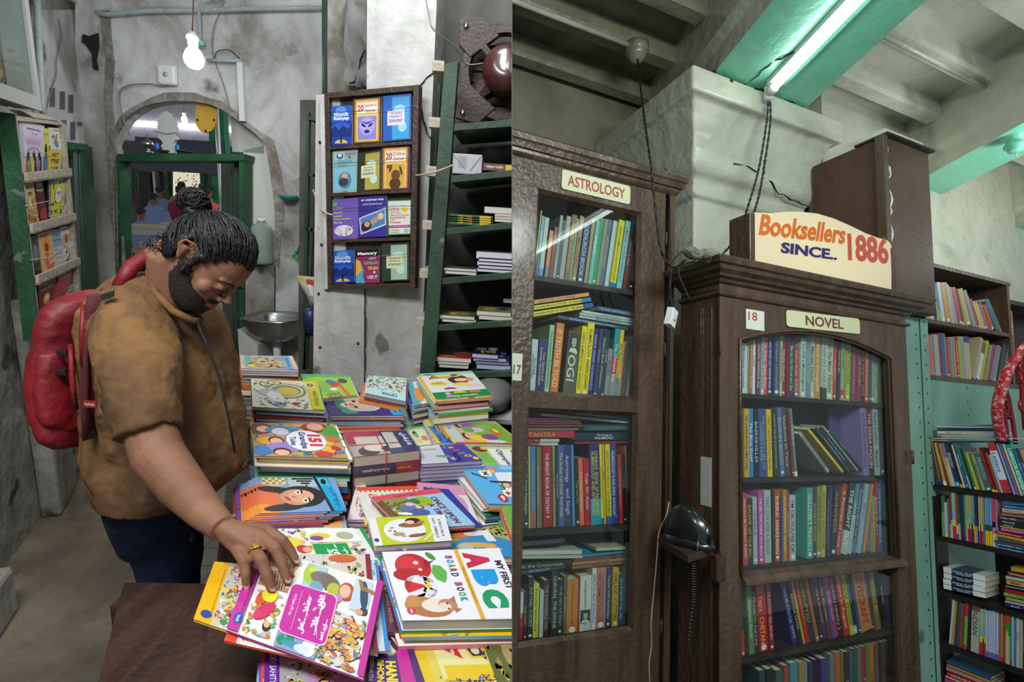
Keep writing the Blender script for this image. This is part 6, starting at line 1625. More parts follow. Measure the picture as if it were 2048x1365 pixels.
# leaning green bookcase on the right
YS = 2.28
gb = thing('green_bookcase','leaning dark green steel bookcase of stacked comics under the exhaust fan','bookcase',HY(850,780,YS))
def sh_px(pxs,y,th,nm,mat,bev=.002): mb = MB(); pts = [HY(a,b,y) for a,b in pxs]; mb.prism(pts,(0,th,0)); wput(mb,nm,M[mat],pts[0],gb,bevel=bev)
sh_px([(889,128),(917,122),(868,760),(838,762)],YS,.04,'front_post','green_dark')
sh_px([(874,135),(884,133),(846,762),(834,762)],YS + .30,.03,'rear_post','green_dark')
for y in (140,250,345,450,545,640,735): x = 876 - (y - 135) * .062; a = HY(x,y,YS + .10); mb = MB(); mb.box((a.x - .015,YS + .04,a.z - .02),(a.x + .035,YS + .3,a.z + .02)); wput(mb,'cross_bar',M['raw_wood'],a,gb)
SHL = [(905,248,1040,238,'green_dark'),(902,352,1040,338,'green_dark'),(893,457,1040,443,'green_dark'),(884,557,1040,544,'green_dark'),(874,651,1040,640,'green_dark'),(868,748,1040,742,'green_dark')]
for x0,y0,x1,y1,c in SHL:
 mb = MB(); a,b = HY(x0,y0,YS + .01),HY(x1,y1,YS + .01); mb.prism([a,b,b + V(0,.36,0),a + V(0,.36,0)],(0,0,-.028)); wput(mb,'shelf',M[c],a,gb,bevel=.002)
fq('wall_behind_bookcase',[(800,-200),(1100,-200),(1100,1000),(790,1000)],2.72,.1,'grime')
def shelfz_(i,x): x0,y0,x1,y1,_ = SHL[i]; y = y0 + (y1 - y0) * (x - x0) / (x1 - x0); return HY(x,y,YS + .01).z
SLOT = []
def flatbook(i,x0,x1,ytop,ybot,dep,col,label,page='c8c4bc',draw=None,y0=YS + .02,spine=None,title='',tcol='e0c040',name='comic_book',group='comics on the green bookcase',yaw=0):
 zs_ = shelfz_(i,(x0 + x1) / 2); a,b = HY(x0,ybot,y0),HY(x1,ybot,y0); z0,z1 = max(a.z,zs_ + .001),max(HY((x0 + x1) / 2,ytop,y0).z,zs_ + .006)
 dz = (HY(x1,ybot,y0).z - a.z) * 0
 mb = MB(); c,pg,sp = hx(col),hx(page),hx(spine or page); w_,t_ = b.x - a.x,z1 - z0
 mb.box((0,0,0),(w_,dep,.0012),cols=[c] * 6); mb.box((0,0,t_ - .0012),(w_,dep,t_),cols=[c] * 6); mb.box((.001,.001,.0012),(w_ - .001,dep - .001,t_ - .0012),cols=[pg,pg,sp,pg,pg,pg])
 if spine: mb.box((0,-.0008,0),(w_,.0008,t_),cols=[sp] * 6)
 if title: letter(mb,title,tcol,V(w_ * .08,-.0014,t_ * .2),V(1,0,0),V(0,0,1),w_ * .55,t_ * .6,.02)
 if spine and spine != page: mb.box((w_ * .7,-.0012,t_ * .1),(w_ * .95,-.0008,t_ * .9),cols=[hx('c8a820')] * 6); mb.box((w_ * .5,-.0012,t_ * .1),(w_ * .53,-.0008,t_ * .9),cols=[hx('c03028')] * 6)
 q = [V(0,dep,t_),V(w_,dep,t_),V(w_,0,t_),V(0,0,t_)]
 if draw: draw(Art(mb,q,V(0,0,1)))
 else: Art(mb,q,V(0,0,1)).crowd(.03,.03,.97,.97,COMIC,16,hash(label) % 97,.3)
 T = Matrix.Translation(V(a.x,y0,z0)) @ Matrix.Rotation(yaw,4,'Z'); o = mb.build(name,M['gloss'],T=T); tag(o,label,'comic book',group); return o
wr = MB().col('a8a8ac'); a,b = HY(904,345,YS + .02),HY(965,310,YS + .02); wr.box((a.x,YS + .02,shelfz_(1,930) + .002),(b.x,YS + .2,b.z)); ar = Art(wr,[V(a.x,YS + .02,b.z),V(b.x,YS + .02,b.z),V(b.x,YS + .02,a.z),V(a.x,YS + .02,a.z)],V(0,-1,0),base=.001)
ar.poly([(.02,.1),(.05,.1),(.45,.8),(.42,.8)],'606468'); ar.poly([(.97,.1),(.94,.1),(.6,.85),(.63,.85)],'606468')
for k in range(12): ar.rect(.2,.15 + k * .05,.48,.165 + k * .05,'84868a',nx=(k == 0))
tag(wput(wr,'paper_parcel',M['paper'],a,bevel=.004),'white newsprint wrapped parcel on the second shelf of the green bookcase','parcel')
flatbook(1,966,1030,328,341,.15,'6c5848','brown long book lying right of the wrapped parcel',spine='5a3c28',title='সাহিত্যের সংক্ষিপ্ত',tcol='e0dcd4')
k = 0
for t0,t1 in ((430,434),(434.5,438.5),(439,443),(443.5,448)): k += 1; flatbook(2,897,986,t0,t1,.15,['804838','607840','385880','a08040'][k - 1],f'green and yellow spined comic, {ORD[k - 1]} from top of the stack of four',spine='2c5c30',title='কমিকস সমগ্র',y0=YS + .03)
for k,(t0,t1) in enumerate(((415,426),(428,433),(433.5,438),(438.5,444))): flatbook(2,986 - (k == 0) * 18 + (k > 0) * 3,1040,t0,t1,.14,['8c6838','a04838','784030','607050'][k],f'white edged comic, {ORD[k]} from top, right of the green spined stack',y0=YS + .045)
for k,(t0,t1) in enumerate(((537,541.5),(542,547.5))): flatbook(3,887 + k * 3,953,t0,t1,.12,['504c44','5c5c50'][k],f'thin grey covered comic, {ORD[k]} from top, left on the fourth shelf',y0=YS + .03)
for k,(t0,t1) in enumerate(((505,517),(517.5,524),(524.5,531),(531.5,538),(538.5,545))): flatbook(3,954 + (k % 2) * 3 - (k == 0) * 2,1040,t0,t1,.16,'1c2050',f'navy bound comic, {ORD[k]} from top of the thick stack on the fourth shelf',page='ccc8d4',y0=YS + .04)
def d_tiger(a): a.rect(0,0,1,1,'506838'); a.ell(.5,.5,.35,.3,'b07838'); a.ell(.7,.45,.15,.15,'c89858'); a.ell(.35,.6,.12,.2,'e0c098')
flatbook(4,879,949,632,638,.14,'587840','green jungle comic with a tan animal, on top at left of the fifth shelf',draw=d_tiger,y0=YS + .03); flatbook(4,884,952,638.5,645,.13,'606858','comic under the green jungle comic on the fifth shelf',y0=YS + .03)
flatbook(4,953,1022,624,631,.16,'807840','yellow green cover comic lying askew in the middle of the fifth shelf',draw=lambda a: (a.rect(0,0,1,1,'788048'),a.ell(.35,.5,.2,.3,'d0a030'),a.ell(.75,.4,.15,.2,'282c70')),y0=YS + .03,yaw=.0); flatbook(4,957,1026,632,643,.14,'784838','red edged comic under the yellow green one on the fifth shelf',y0=YS + .03)
flatbook(4,1006,1040,598,606,.12,'4c5c34','dark green comic at the seam end of the fifth shelf',y0=YS + .17)
def d_redc(a): a.rect(0,0,1,.7,'383028'); a.rect(0,.7,1,1,'b82820'); a.text('আতঙ্ক',.3,.85,.5,.2,'e8d830'); a.ell(.7,.4,.25,.3,'804838')
flatbook(5,873,942,716,723,.14,'983028','red and black thriller comic at left on the lowest shelf',draw=d_redc,y0=YS + .03); flatbook(5,876,938,724,729,.12,'404040','thin comic under the red and black thriller',y0=YS + .03); flatbook(5,878,937,729.5,735,.12,'484c48','lowest thin comic under the red and black thriller',y0=YS + .03)
def d_purp(a): a.rect(0,0,1,1,'282038'); a.ell(.3,.35,.2,.2,'906888'); a.ell(.75,.3,.18,.25,'a8a8b8'); a.text('রূপকথা',.6,.75,.6,.3,'d8c820')
flatbook(5,944,996,709,715.5,.17,'281c3c','violet fairy tale hardback on top at right of the lowest shelf',page='b0b0d0',draw=d_purp,y0=YS + .03); flatbook(5,946,1012,716,722.5,.15,'302860','violet edged book second in the right pile of the lowest shelf',page='b0b0d0',y0=YS + .04); flatbook(5,951,1018,723,729,.15,'243c78','blue edged book third in the right pile of the lowest shelf',page='8c8c94',y0=YS + .04); flatbook(5,953,1021,729.5,738,.15,'243c78','blue edged book lowest in the right pile of the lowest shelf',page='b0b0d0',y0=YS + .04)
fn = thing('exhaust_fan','large dark brown round exhaust fan in the wall above the green bookcase','fan',HY(975,150,2.65))
M['fan_paint'] = ramp_mat('dusty_maroon_iron',[(.3,'2c201e'),(.6,'3d2c2a'),(.85,'554440')],scale=12,bump=.3,bscale=60,rough=.5)
fc = HY(1012,150,2.64); fr_ = fc.x - HY(940,150,2.64).x
mb = MB(); n = 40; ri,ro = fr_ * 1.02,fr_ * 1.24
vs = []
for r,y in ((ri,0),(ro,.0),(ro,.04),(ri,.06)): vs += [fc + V(r * math.cos(6.2832 * k / n),y - .03,r * math.sin(6.2832 * k / n)) for k in range(n)]
mb.add(vs,[(i * n + k,i * n + (k + 1) % n,((i + 1) % 4) * n + (k + 1) % n,((i + 1) % 4) * n + k) for i in range(4) for k in range(n)]); wput(mb,'ring',M['fan_paint'],fc,fn)
for dz in (1,-1):
 mb = MB(); t_ = fc + V(-ro * .80,-.035,dz * ro * .74); pts = [t_ + V(-.06,0,dz * .055),t_ + V(.05,0,dz * .075),t_ + V(.13,0,dz * .0),t_ + V(.0,0,-dz * .1),t_ + V(-.055,0,-dz * .05)]; mb.prism(pts,(0,.03,0)); wput(mb,'corner_lug',M['fan_paint'],t_,fn,bevel=.004)
 mb = MB(); c_ = t_ + V(-.025,-.004,dz * .03); mb.lathe([(0,0),(.012,0),(.012,.005),(0,.006)],Matrix.Translation(c_) @ Matrix.Rotation(math.pi / 2,4,'X'),12); wput(mb,'bolt',M['steel'],c_,fn)
 mb = MB(); a = fc + V(-.07,-.07,dz * .06); b = fc + V(-ri * .74,-.02,dz * ri * .74); d_ = (b - a).normalized(); p_ = V(-d_.z,0,d_.x) * .016; mb.hexa([a - p_,a + p_,b + p_,b - p_],[v + V(0,.012,0) for v in (a - p_,a + p_,b + p_,b - p_)]); wput(mb,'strut',M['fan_paint'],a,fn)
mb = MB(); mb.lathe([(0,.0),(.05,.0),(.088,.02),(.105,.05),(.11,.10),(.085,.11),(.085,.14),(0,.14)],Matrix.Translation(fc + V(0,-.14,0)) @ Matrix.Rotation(-math.pi / 2,4,'X'),28); wput(mb,'motor',flat('maroon_enamel','43201f',.3,coat=.4),fc,fn)
for k in range(4):
 mb = MB(); a0 = .5 + k * math.pi / 2; pts = []
 for r,da,y in ((.08,-.35,.03),(ri * .93,-.42,.045),(ri * .95,.25,.0),(.09,.3,.01)): pts.append(fc + V(r * math.cos(a0 + da),y + .02,r * math.sin(a0 + da)))
 mb.prism(pts,(0,.004,0)); wput(mb,'blade',M['fan_paint'],fc,fn)
for k in range(7): z = fc.z - ri + (k + .5) * ri * 2 / 7; hw = math.sqrt(max(ri ** 2 - (z - fc.z) ** 2,0)); mb = MB(); mb.hexa([V(fc.x - hw,2.70,z - .02),V(fc.x + hw,2.70,z - .02),V(fc.x + hw,2.71,z + .02),V(fc.x - hw,2.71,z + .02)],[V(fc.x - hw,2.702,z - .022),V(fc.x + hw,2.702,z - .022),V(fc.x + hw,2.712,z + .018),V(fc.x - hw,2.712,z + .018)]); wput(mb,'louvre',M['rust'],fc,fn)
mb = MB(); c_ = HY(982,800,2.2); mb.blob(c_ + V(0,.1,0),(.10,.2,.075),20,12); o = tag(wput(mb,'grey_machine_cover',flat('grey_plastic','6c6c6a',.45),c_),'rounded grey plastic machine cover behind the learning shapes stack','machine cover')
mb = MB(); a,b = HY(940,828,2.15),HY(1040,828,2.15); mb.box((a.x,2.1,a.z - .02),(b.x,2.6,a.z)); tag(wput(mb,'side_ledge',M['column'],a),'pale ledge under the grey machine cover','ledge')
# leaning rack on the left wall
ql = [LWP(x,y,.12) for x,y in ((26,233),(134,250),(163,607),(84,679))]; pl_ = Pl(ql)
lr = thing('green_cover_rack','tall green sided wooden rack of book covers leaning on the left wall','rack',pl_.P(.5,1))
mb = MB(); pl_.slab(mb,0,0,1,1,-.05,-.045); wput(mb,'backing',flat('brown_backing','6a544c',.7),pl_.P(.5,.5),lr)
mb = MB(); pl_.slab(mb,-.014,-.012,0,1,-.05,.01); wput(mb,'side_board',M['green_paint'],pl_.P(0,0),lr)
for nm,a in (('side_rail',(0,0,.05,1)),('side_rail',(.94,0,1,1)),('top_rail',(.05,-.005,.94,.015))): mb = MB(); pl_.slab(mb,*a,-.045,.004); wput(mb,nm,M['raw_wood'],pl_.P(a[0],a[1]),lr)
for pa,pb in (((45,357),(138,346)),((57,462),(146,437)),((70,566),(156,526)),((84,664),(163,606))):
 ua,va = pl_.uv(*pa,.02); ub,vb = pl_.uv(*pb,.02); mb = MB(); h = .022; q = [pl_.P(.03,va - h,.02),pl_.P(.97,vb - h,.02),pl_.P(.97,vb + h,.02),pl_.P(.03,va + h,.02)]; mb.hexa(q,[v - pl_.n * .012 for v in q]); q2 = [pl_.P(.03,va + h * .6,.02),pl_.P(.97,vb + h * .6,.02),pl_.P(.97,vb + h,.02),pl_.P(.03,va + h,.02)]; mb.hexa(q2,[v - pl_.n * .065 for v in q2]); wput(mb,'shelf_lip',M['raw_wood'],q[0],lr)
yb_ = lambda *a: None
mb = MB(); q = [LWP(138,287,.03),LWP(166,292,.03),LWP(180,590,.03),LWP(150,600,.03)]; mb.prism(q,LWn * .05); 
gs = thing('green_shutter','narrow green shuttered opening on the left wall behind the cover rack','shutter',q[3]); wput(mb,'panel',M['green_paint'],q[0],gs,bevel=.004)
mb = MB(); q = [LWP(134,284,.09),LWP(168,288,.09),LWP(170,300,.09),LWP(134,297,.09)]; mb.prism(q,LWn * .02); wput(mb,'head_rail',M['green_paint'],q[0],gs)
mb = MB(); q = [LWP(146,300,.085),LWP(152,301,.085),LWP(163,590,.085),LWP(157,592,.085)]; mb.prism(q,LWn * .004); wput(mb,'gap',M['hole_shade'],q[0],gs)
def L1_(a): a.rect(0,0,.14,1,'b4b0c8'); a.text('রামধনুর বাঁকে',.58,.14,.6,.06,'503040',bold=.02); a.text('বাঁ সরকার',.6,.22,.25,.03,'706068'); [a.ell(.55,.32 + k * .05,.38 - k * .04,.05,['d8b0c8','c8a0c0','b898c0','d0b8d0','a890b8'][k % 5]) for k in range(6)]; [a.ell(.3 + k * .25,.64,.06,.10,['184038','202048','181830'][k]) for k in range(3)]; [a.poly([(.2 + k * .13,.66),(.26 + k * .13,.66),(.3 + k * .13,1),(.15 + k * .13,1)],['c04828','50a040','d8c030','202030','a06090','302840'][k]) for k in range(6)]
def L2_(a): a.rect(0,0,1,1,'d8cc50'); a.text('রূম স্মৃতি',.5,.14,.8,.10,'602030'); a.ell(.5,.5,.2,.15,'181818'); a.ell(.45,.8,.4,.2,'4870a0')
def L3_(a): a.rect(0,.48,1,1,'d8b848'); a.text('অমরেন্দ্র দাস',.5,.06,.5,.04,'404040'); a.text('মেঘ',.6,.6,.5,.12,'302c20',bold=.04); a.text('ভাঙা',.6,.75,.55,.12,'302c20',bold=.04); a.text('রোদ',.6,.90,.5,.12,'302c20',bold=.04); a.ell(.5,.25,.08,.14,'d87030',rot=.6); a.ell(.6,.36,.16,.07,'2888a8',rot=.4); a.ell(.3,.2,.1,.04,'2888a8'); a.ell(.15,.45,.06,.05,'c84830')
def L4_(a): a.rect(0,0,1,1,'589888'); a.crowd(0,.1,1,1,['d0c060','387858','e8e8d8','2c5c70'],10,4,.35,skin=False)
def L5_(a): a.rect(0,0,1,.35,'d0b080'); a.text('অন্দরে',.5,.12,.7,.1,'302018',bold=.03); a.text('দান',.5,.26,.45,.1,'302018',bold=.03); a.ell(.5,.5,.35,.15,'e0c8a0'); a.crowd(0,.38,1,1,['c89040','604020','e0c080','80a058','c05030'],20,5,.3)
def L6_(a): a.rect(0,0,1,1,'481818'); a.text('বার',.5,.1,.6,.08,'d8c8a0'); a.text('উদ্যান',.5,.22,.8,.09,'e0d0a8',bold=.03); a.ell(.5,.6,.3,.2,'782028'); a.poly([(.1,.7),(.9,.6),(.9,1),(.1,1)],'a02c30')
def L7_(a): a.rect(0,0,.16,1,'181c18'); a.text('মহাভারত',.08,.5,.8,.10,'e0d8a0',rot=90); a.rect(.16,0,1,1,'c8c8c0'); a.poly([(.16,.3),(.5,.05),(1,.25),(1,.7),(.6,.95),(.2,.75)],'d8c820'); a.crowd(.16,.02,1,.98,['181818','d8c820','202020','e8e8e8'],16,6,.3,skin=False); a.ell(.58,.42,.2,.18,'e0e0dc'); a.text('অমৃত',.58,.4,.25,.1,'202020')
def L8_(a): a.rect(0,0,1,1,'b8b8b4'); a.ell(.4,.5,.3,.2,'303030'); a.text('ছায়া',.5,.2,.7,.08,'202020')
def L9_(a): a.rect(0,0,1,1,'504840'); a.ell(.5,.4,.4,.2,'708088'); a.rect(0,.6,1,1,'3c2c24')  # dull dark brown tones over the whole cover
def L10_(a): a.rect(0,0,1,1,'e0c078'); a.text('বনফুল',.45,.08,.7,.07,'604020'); a.ell(.5,.3,.3,.2,'e8a040'); a.ell(.5,.35,.14,.10,'982020'); a.poly([(.3,.45),(.6,.5),(.8,.85),(.4,.95),(.2,.7)],'e07050'); a.ell(.6,.65,.15,.12,'e8b0a0'); a.crowd(0,.5,1,1,['d84828','e8d8b0','c86030'],8,7,.2,skin=False)
def L11_(a): a.rect(0,0,1,.42,'90b0c8'); a.text('নির্বাচিত',.5,.14,.7,.07,'304060'); a.text('গল্প সংগ্রহ',.5,.28,.8,.07,'304060'); [a.ell(.2 + .2 * (k % 4),.5 + .1 * (k // 4),.04,.03,['c84830','3868a0','508040','c8a030'][k % 4],8,nx=(k == 0)) for k in range(12)]; [a.ell(.2 + k * .2,.9,.06,.08,'d8d0c8',8) for k in range(4)]
def L12_(a): a.text('প্রিয় গল্প',.5,.06,.7,.05,'a83828'); a.ell(.5,.3,.45,.12,'e8a050'); a.ell(.5,.32,.16,.12,'982818'); a.ell(.2,.35,.15,.12,'e0b060'); a.crowd(.1,.42,.9,.9,['e07838','c03828','508038','2c4438'],14,8,.2,skin=False)
def L13_(a): a.rect(0,0,1,1,'6c1818'); a.text('The Story of',.5,.06,.5,.04,'e0c0a0'); a.text('Nuclear Energy',.5,.16,.8,.07,'e0c048',bold=.02); a.ell(.5,.42,.22,.14,'e8b040'); a.ell(.5,.4,.12,.07,'f0e0a0'); a.ell(.5,.55,.1,.12,'d88830'); a.rect(.0,.72,1,1,'402040'); a.ell(.5,.85,.3,.1,'a06078')
def L14_(a): a.rect(0,0,1,1,'b83030'); a.text('The Story of Coal',.5,.1,.8,.07,'e8d0c8',bold=.02); a.ell(.55,.68,.28,.2,'302828',14); a.crowd(.3,.5,.8,.86,['403434','201818','504444'],14,9,.14,skin=False)
def L15_(a): a.rect(0,0,1,.5,'302c30'); a.ell(.6,.35,.2,.15,'c09048'); a.text('English',.5,.6,.8,.05,'303030'); a.text('for All',.5,.68,.6,.05,'303030'); [a.rect(.15,.76 + k * .05,.85,.77 + k * .05,'585858',nx=(k == 0)) for k in range(4)]
LG = 'covers on the green sided rack'
for c4,col,dr,lab in [([(37,236),(89,252),(85,347),(45,352)],'d0c8dc',L1_,'lilac and white cover with black figures, top left of the green rack'),([(87,256),(98,258),(97,342),(84,346)],'d8cc50',L2_,'narrow yellow cover with a dark head, second in the top row of the green rack'),
 ([(99,255),(127,258),(120,344),(88,347)],'d8d8d4',L3_,'white and ochre cover with blue orange splashes in the top row of the green rack'),([(127,262),(132,264),(128,342),(121,345)],'589888',L4_,'sliver of a teal patterned cover at the top right of the green rack'),
 ([(47,367),(66,362),(80,450),(58,459)],'c8a068',L5_,'cream and brown cover at the left of the second row of the green rack'),([(68,363),(85,361),(97,446),(82,452)],'481818',L6_,'dark maroon cover in the second row of the green rack'),([(96,352),(131,353),(126,440),(96,446)],'20241c',L7_,'black spined yellow and white cover in the second row of the green rack'),([(132,354),(137,356),(131,437),(126,440)],'b0b0ac',L8_,'thin grey cover at the right of the second row of the green rack'),
 ([(60,474),(74,470),(84,554),(72,562)],'504840',L9_,'dark brown cover at the left of the third row of the green rack'),([(75,468),(101,461),(115,543),(89,556)],'e0c078',L10_,'orange figure cover in the third row of the green rack'),([(101,460),(120,458),(130,535),(113,543)],'d0d4d8',L11_,'pale blue and white story collection in the third row of the green rack'),([(121,455),(141,451),(142,528),(128,536)],'e0dcd8',L12_,'white cover with orange flowers in the third row of the green rack'),
 ([(76,571),(112,556),(100,636),(82,656)],'6c1818',L13_,'dark red Nuclear Energy cover in the bottom row of the green rack'),([(117,553),(145,540),(126,626),(100,645)],'b83030',L14_,'bright red Story of Coal cover in the bottom row of the green rack'),([(146,534),(158,526),(148,602),(130,612)],'a8a8a8',L15_,'grey and black English primer at the right of the bottom row of the green rack')]:
 cover(pl_,c4,col,dr,lab,-.022,.008,group=LG)
for pts in ([(41,303),(90,306),(132,304)],[(50,412),(95,403),(136,392)],[(62,520),(100,515),(142,478)],[(80,620),(115,605),(151,571)]):
 mb = MB(); mb.tube([pl_.P(*pl_.uv(x,y,.014),.014) for x,y in pts],.0015,5); wput(mb,'elastic_cord',flat('pale_cord','b8b0a4',.7),pl_.P(.5,.5),lr)
mb = MB(); q = [pl_.P(.3,-.03,-.03),pl_.P(.8,-.03,-.03),pl_.P(.82,-.006,.01),pl_.P(.3,-.006,.01)]; mb.hexa(q,[v - pl_.n * .05 for v in q]); tag(wput(mb,'folded_papers',M['raw_wood'],q[0]),'pale folded papers lying along the top of the green sided rack','papers')
qs = [LWP(-60,178,.16),LWP(79,222,.16)]; qs = [qs[0] + V(0,0,.85),qs[1] + V(0,0,.85),qs[1],qs[0]]; ps = Pl(qs)
sc = thing('glazed_showcase','white framed glass showcase of posters high on the left wall','showcase',ps.P(.5,1))
mb = MB(); ps.slab(mb,0,0,1,1,-.12,-.11); wput(mb,'backing',flat('pale_blue_back','a8b4b8',.8),ps.P(.5,.5),sc)
for a in ((0,0,.04,1),(.93,0,1,1),(.04,.93,.93,1),(.04,0,.93,.05)): mb = MB(); ps.slab(mb,*a,-.09,.01); wput(mb,'frame_bar',flat('aluminium_frame','9a9c98',.5),ps.P(a[0],a[1]),sc)
mb = MB(); ps.slab(mb,.04,.05,.93,.93,-.006,-.002); wput(mb,'glass_pane',glassmat('showcase_glass',ior=1.12),ps.P(.5,.5),sc)
def S1(a): a.rect(0,0,1,1,'90b0c8'); a.ell(.6,.45,.3,.35,'b03848'); a.text('বড় রানি',.6,.38,.4,.12,'e0b838'); a.text('ঠাকুরমা',.6,.55,.45,.12,'e0b838'); a.crowd(0,0,1,1,['c8a860','80a0b8','8c5080'],8,4,.25,skin=False)
def S2(a): a.rect(0,0,1,1,'d8c898'); a.crowd(0,0,1,1,['6c8858','a05858','c88848','e8e0d0','587898'],22,5,.25)
for c4,col,dr,lab in [([(-50,-40),(38,-30),(42,108),(-50,70)],'90b0c8',S1,'blue and red Bengali poster in the upper part of the glass showcase'),([(-52,78),(20,100),(26,198),(-52,178)],'c0ccd0',S2,'pale picture poster at the lower left of the glass showcase'),([(22,100),(55,114),(61,204),(28,196)],'d8c898',S2,'ochre comic poster at the lower right of the glass showcase')]:
 cover(ps,c4,col,dr,lab,-.108,.004,name='poster',group='posters in the showcase')
pipe('conduit_pipe','grey conduit running down the wall beside the glass showcase',[LWP(72,-40,.05),LWP(78,100,.05),LWP(84,215,.05),LWP(88,232,.05)],.016,'grey_pipe')
# table and bench
TT = .72
tbq = [HZ(492,1500,TT),HZ(1120,1500,TT),V(.35,2.28,TT),V(-1.02,2.28,TT)]
tbl = thing('display_table','long dark table buried under stacks of comics','table',(-.3,1.5,0))
tq = [V(-.40,.50,TT),V(.12,.50,TT),V(.12,2.24,TT),V(-1.26,2.24,TT)]
mb = MB(); mb.prism(tq,(0,0,-.03)); wput(mb,'table_top',M['bench'],tq[0],tbl)
for p in ((-.39,.56),(-.1,.56),(-1.2,2.19),(-.1,2.19)): mb = MB(); mb.box((p[0],p[1],0),(p[0] + .05,p[1] + .05,TT - .031)); wput(mb,'leg',M['bench'],(p[0],p[1],0),tbl)
bq = [HZ(247,1165,.66),HZ(447,1167,.66),HZ(461,1420,.66),HZ(182,1420,.66)]
bn = thing('side_bench','worn dark brown wooden side table in the foreground beside the stacks','table',(bq[2] + bq[3]) / 2 - V(0,0,.66))
mb = MB(); mb.prism(bq,(0,0,-.03)); wput(mb,'table_top',M['bench'],bq[0],bn,bevel=.003)
for p,s in zip(bq,((1,-1),(-1,-1),(-1,1),(1,1))): mb = MB(); mb.box((min(p.x,p.x + s[0] * .05),min(p.y,p.y + s[1] * .05),0),(max(p.x,p.x + s[0] * .05),max(p.y,p.y + s[1] * .05),.63)); wput(mb,'leg',M['bench'],(p.x,p.y,0),bn)
# comics and books on the table
def sheet(q,th,col,draw,label,name='comic_book',group=None,page='c4c4c0',spine=None,cat='comic book',sag=None,mat='gloss'):
 """q: TL TR BR BL of the top cover in the room, th thickness"""
 mb = MB(); c,pg = hx(col),hx(page); dz = V(0,0,1); ct = min(.0008,th * .2)
 e = [.0012,0]
 low = [p - dz * th for p in q]
 mb.hexa(q,[p - dz * ct for p in q],cols=[c] * 6); cen = sum(q,V(0,0,0)) / 4; inn = [p + (cen - p).normalized() * .002 for p in q]
 mb.hexa([p - dz * ct for p in inn],[p - dz * (th - ct) for p in inn],cols=[pg] * 6); mb.hexa([p - dz * (th - ct) for p in q],low,cols=[c] * 6)
 if spine is not None: a,b = q[spine[0]],q[spine[1]]; d = (b - a).cross(dz).normalized() * .0006; mb.hexa([a + d,b + d,b - dz * th + d,a - dz * th + d],[a,b,b - dz * th,a - dz * th],cols=[hx(spine[2])] * 6)
 if draw: draw(Art(mb,q,dz,.00003,.0003))
 o = wput(mb,name,M[mat],low[3]); tag(o,label,cat,group); return o
def top(pxs,z): return [HZ(x,y,z) for x,y in pxs]
def stack(pxs,z,ths,tops,what,cols=None,seed=0,zb=TT + .001,jit=.008,draw_cols=None,page=None,spread=(0,0),gname=None,name='comic_book',cat='comic book'):
 """tops: list of (colour, draw, label) for the top ones; then plain ones down to zb"""
 R_ = random.Random(seed); q0 = top(pxs,z); zz = z; n = 0; o = None; gname = gname or f'comics stacked under the {what}'
 cols = cols or COMIC
 while zz - zb > .003:
  t = ths[n] if n < len(ths) else R_.choice([.006,.008,.010,.013]) if n < 9 else .022
  t = min(t,zz - zb); dx,dy = (0,0) if n == 0 else (R_.uniform(-jit,jit) + spread[0] * min(n,7),R_.uniform(-jit,jit) + spread[1] * min(n,7)); ang = 0 if n == 0 else R_.uniform(-.02,.02)
  cen = sum(q0,V(0,0,0)) / 4; cs,sn = math.cos(ang),math.sin(ang)
  q = [V(cen.x + (p.x - cen.x) * cs - (p.y - cen.y) * sn + dx,cen.y + (p.x - cen.x) * sn + (p.y - cen.y) * cs + dy,zz) for p in q0]
  if n < len(tops): c,d,lab = tops[n]
  else:
   c = R_.choice(cols); d = None; lab = f"{cname(c)} edged comic, {ORD[min(n, 57)]} from top, stacked under the {what}"
   if n < 9 and spread != (0,0) or n < 3: sd = seed * 31 + n; d = lambda a,sd=sd: a.crowd(0,0,1,1,COMIC,26,sd,.2)
  pg = page or R_.choice(['b8b8b4','c8c8c4','a4a4a0','d0ccc4','94928e'])
  sheet(q,t - .0004,c,d,lab,group=None if n < len(tops) else gname,page=pg,name=name,cat=cat,spine=(3,2,R_.choice(cols)) if R_.random() < .45 and n else None)
  zz -= t; n += 1
SUN = lambda a,u,v,r: [a.ell(u,v,r,r * 1.3,'202020',16),a.ell(u,v,r * .5,r * .65,'d8d0a0',10)]
def A_blue(a):
 a.rect(0,0,.07,1,'d8b8a0'); a.rect(.07,0,.86,1,'a8a8b8'); a.ell(.4,.55,.4,.5,'b8b090'); a.rect(.07,.05,.2,.8,'60a8b8'); a.crowd(.1,.1,.8,.95,['c88040','b85838','a08860','906080','d0a060'],26,1,.22,rot=0); a.poly([(.76,0),(.92,0),(.93,1),(.8,1),(.84,.5)],'58a8d8'); a.rect(.92,0,1,1,'d8b8a0'); a.text('SWADESH TALES',.86,.5,.7,.05,'2c5080',rot=90); a.ell(.19,.82,.07,.09,'e0d020')
def A_green(a): a.rect(0,0,1,.12,'58b050'); a.ell(.4,.55,.2,.25,'7cb838'); a.ell(.62,.45,.12,.14,'c83838',rot=.5); a.ell(.55,.35,.1,.1,'3868b0'); a.ell(.82,.3,.1,.12,'404048'); a.poly([(.68,.5),(.76,.45),(.86,1),(.78,1)],'d86828'); a.text('ACTIVITY',.5,.85,.3,.08,'303030',rot=180); a.text('BOOK',.5,.96,.34,.12,'b02078',rot=180); a.ell(.08,.12,.05,.07,'60a0c8'); a.ell(.55,.68,.08,.06,'e8f0e0')
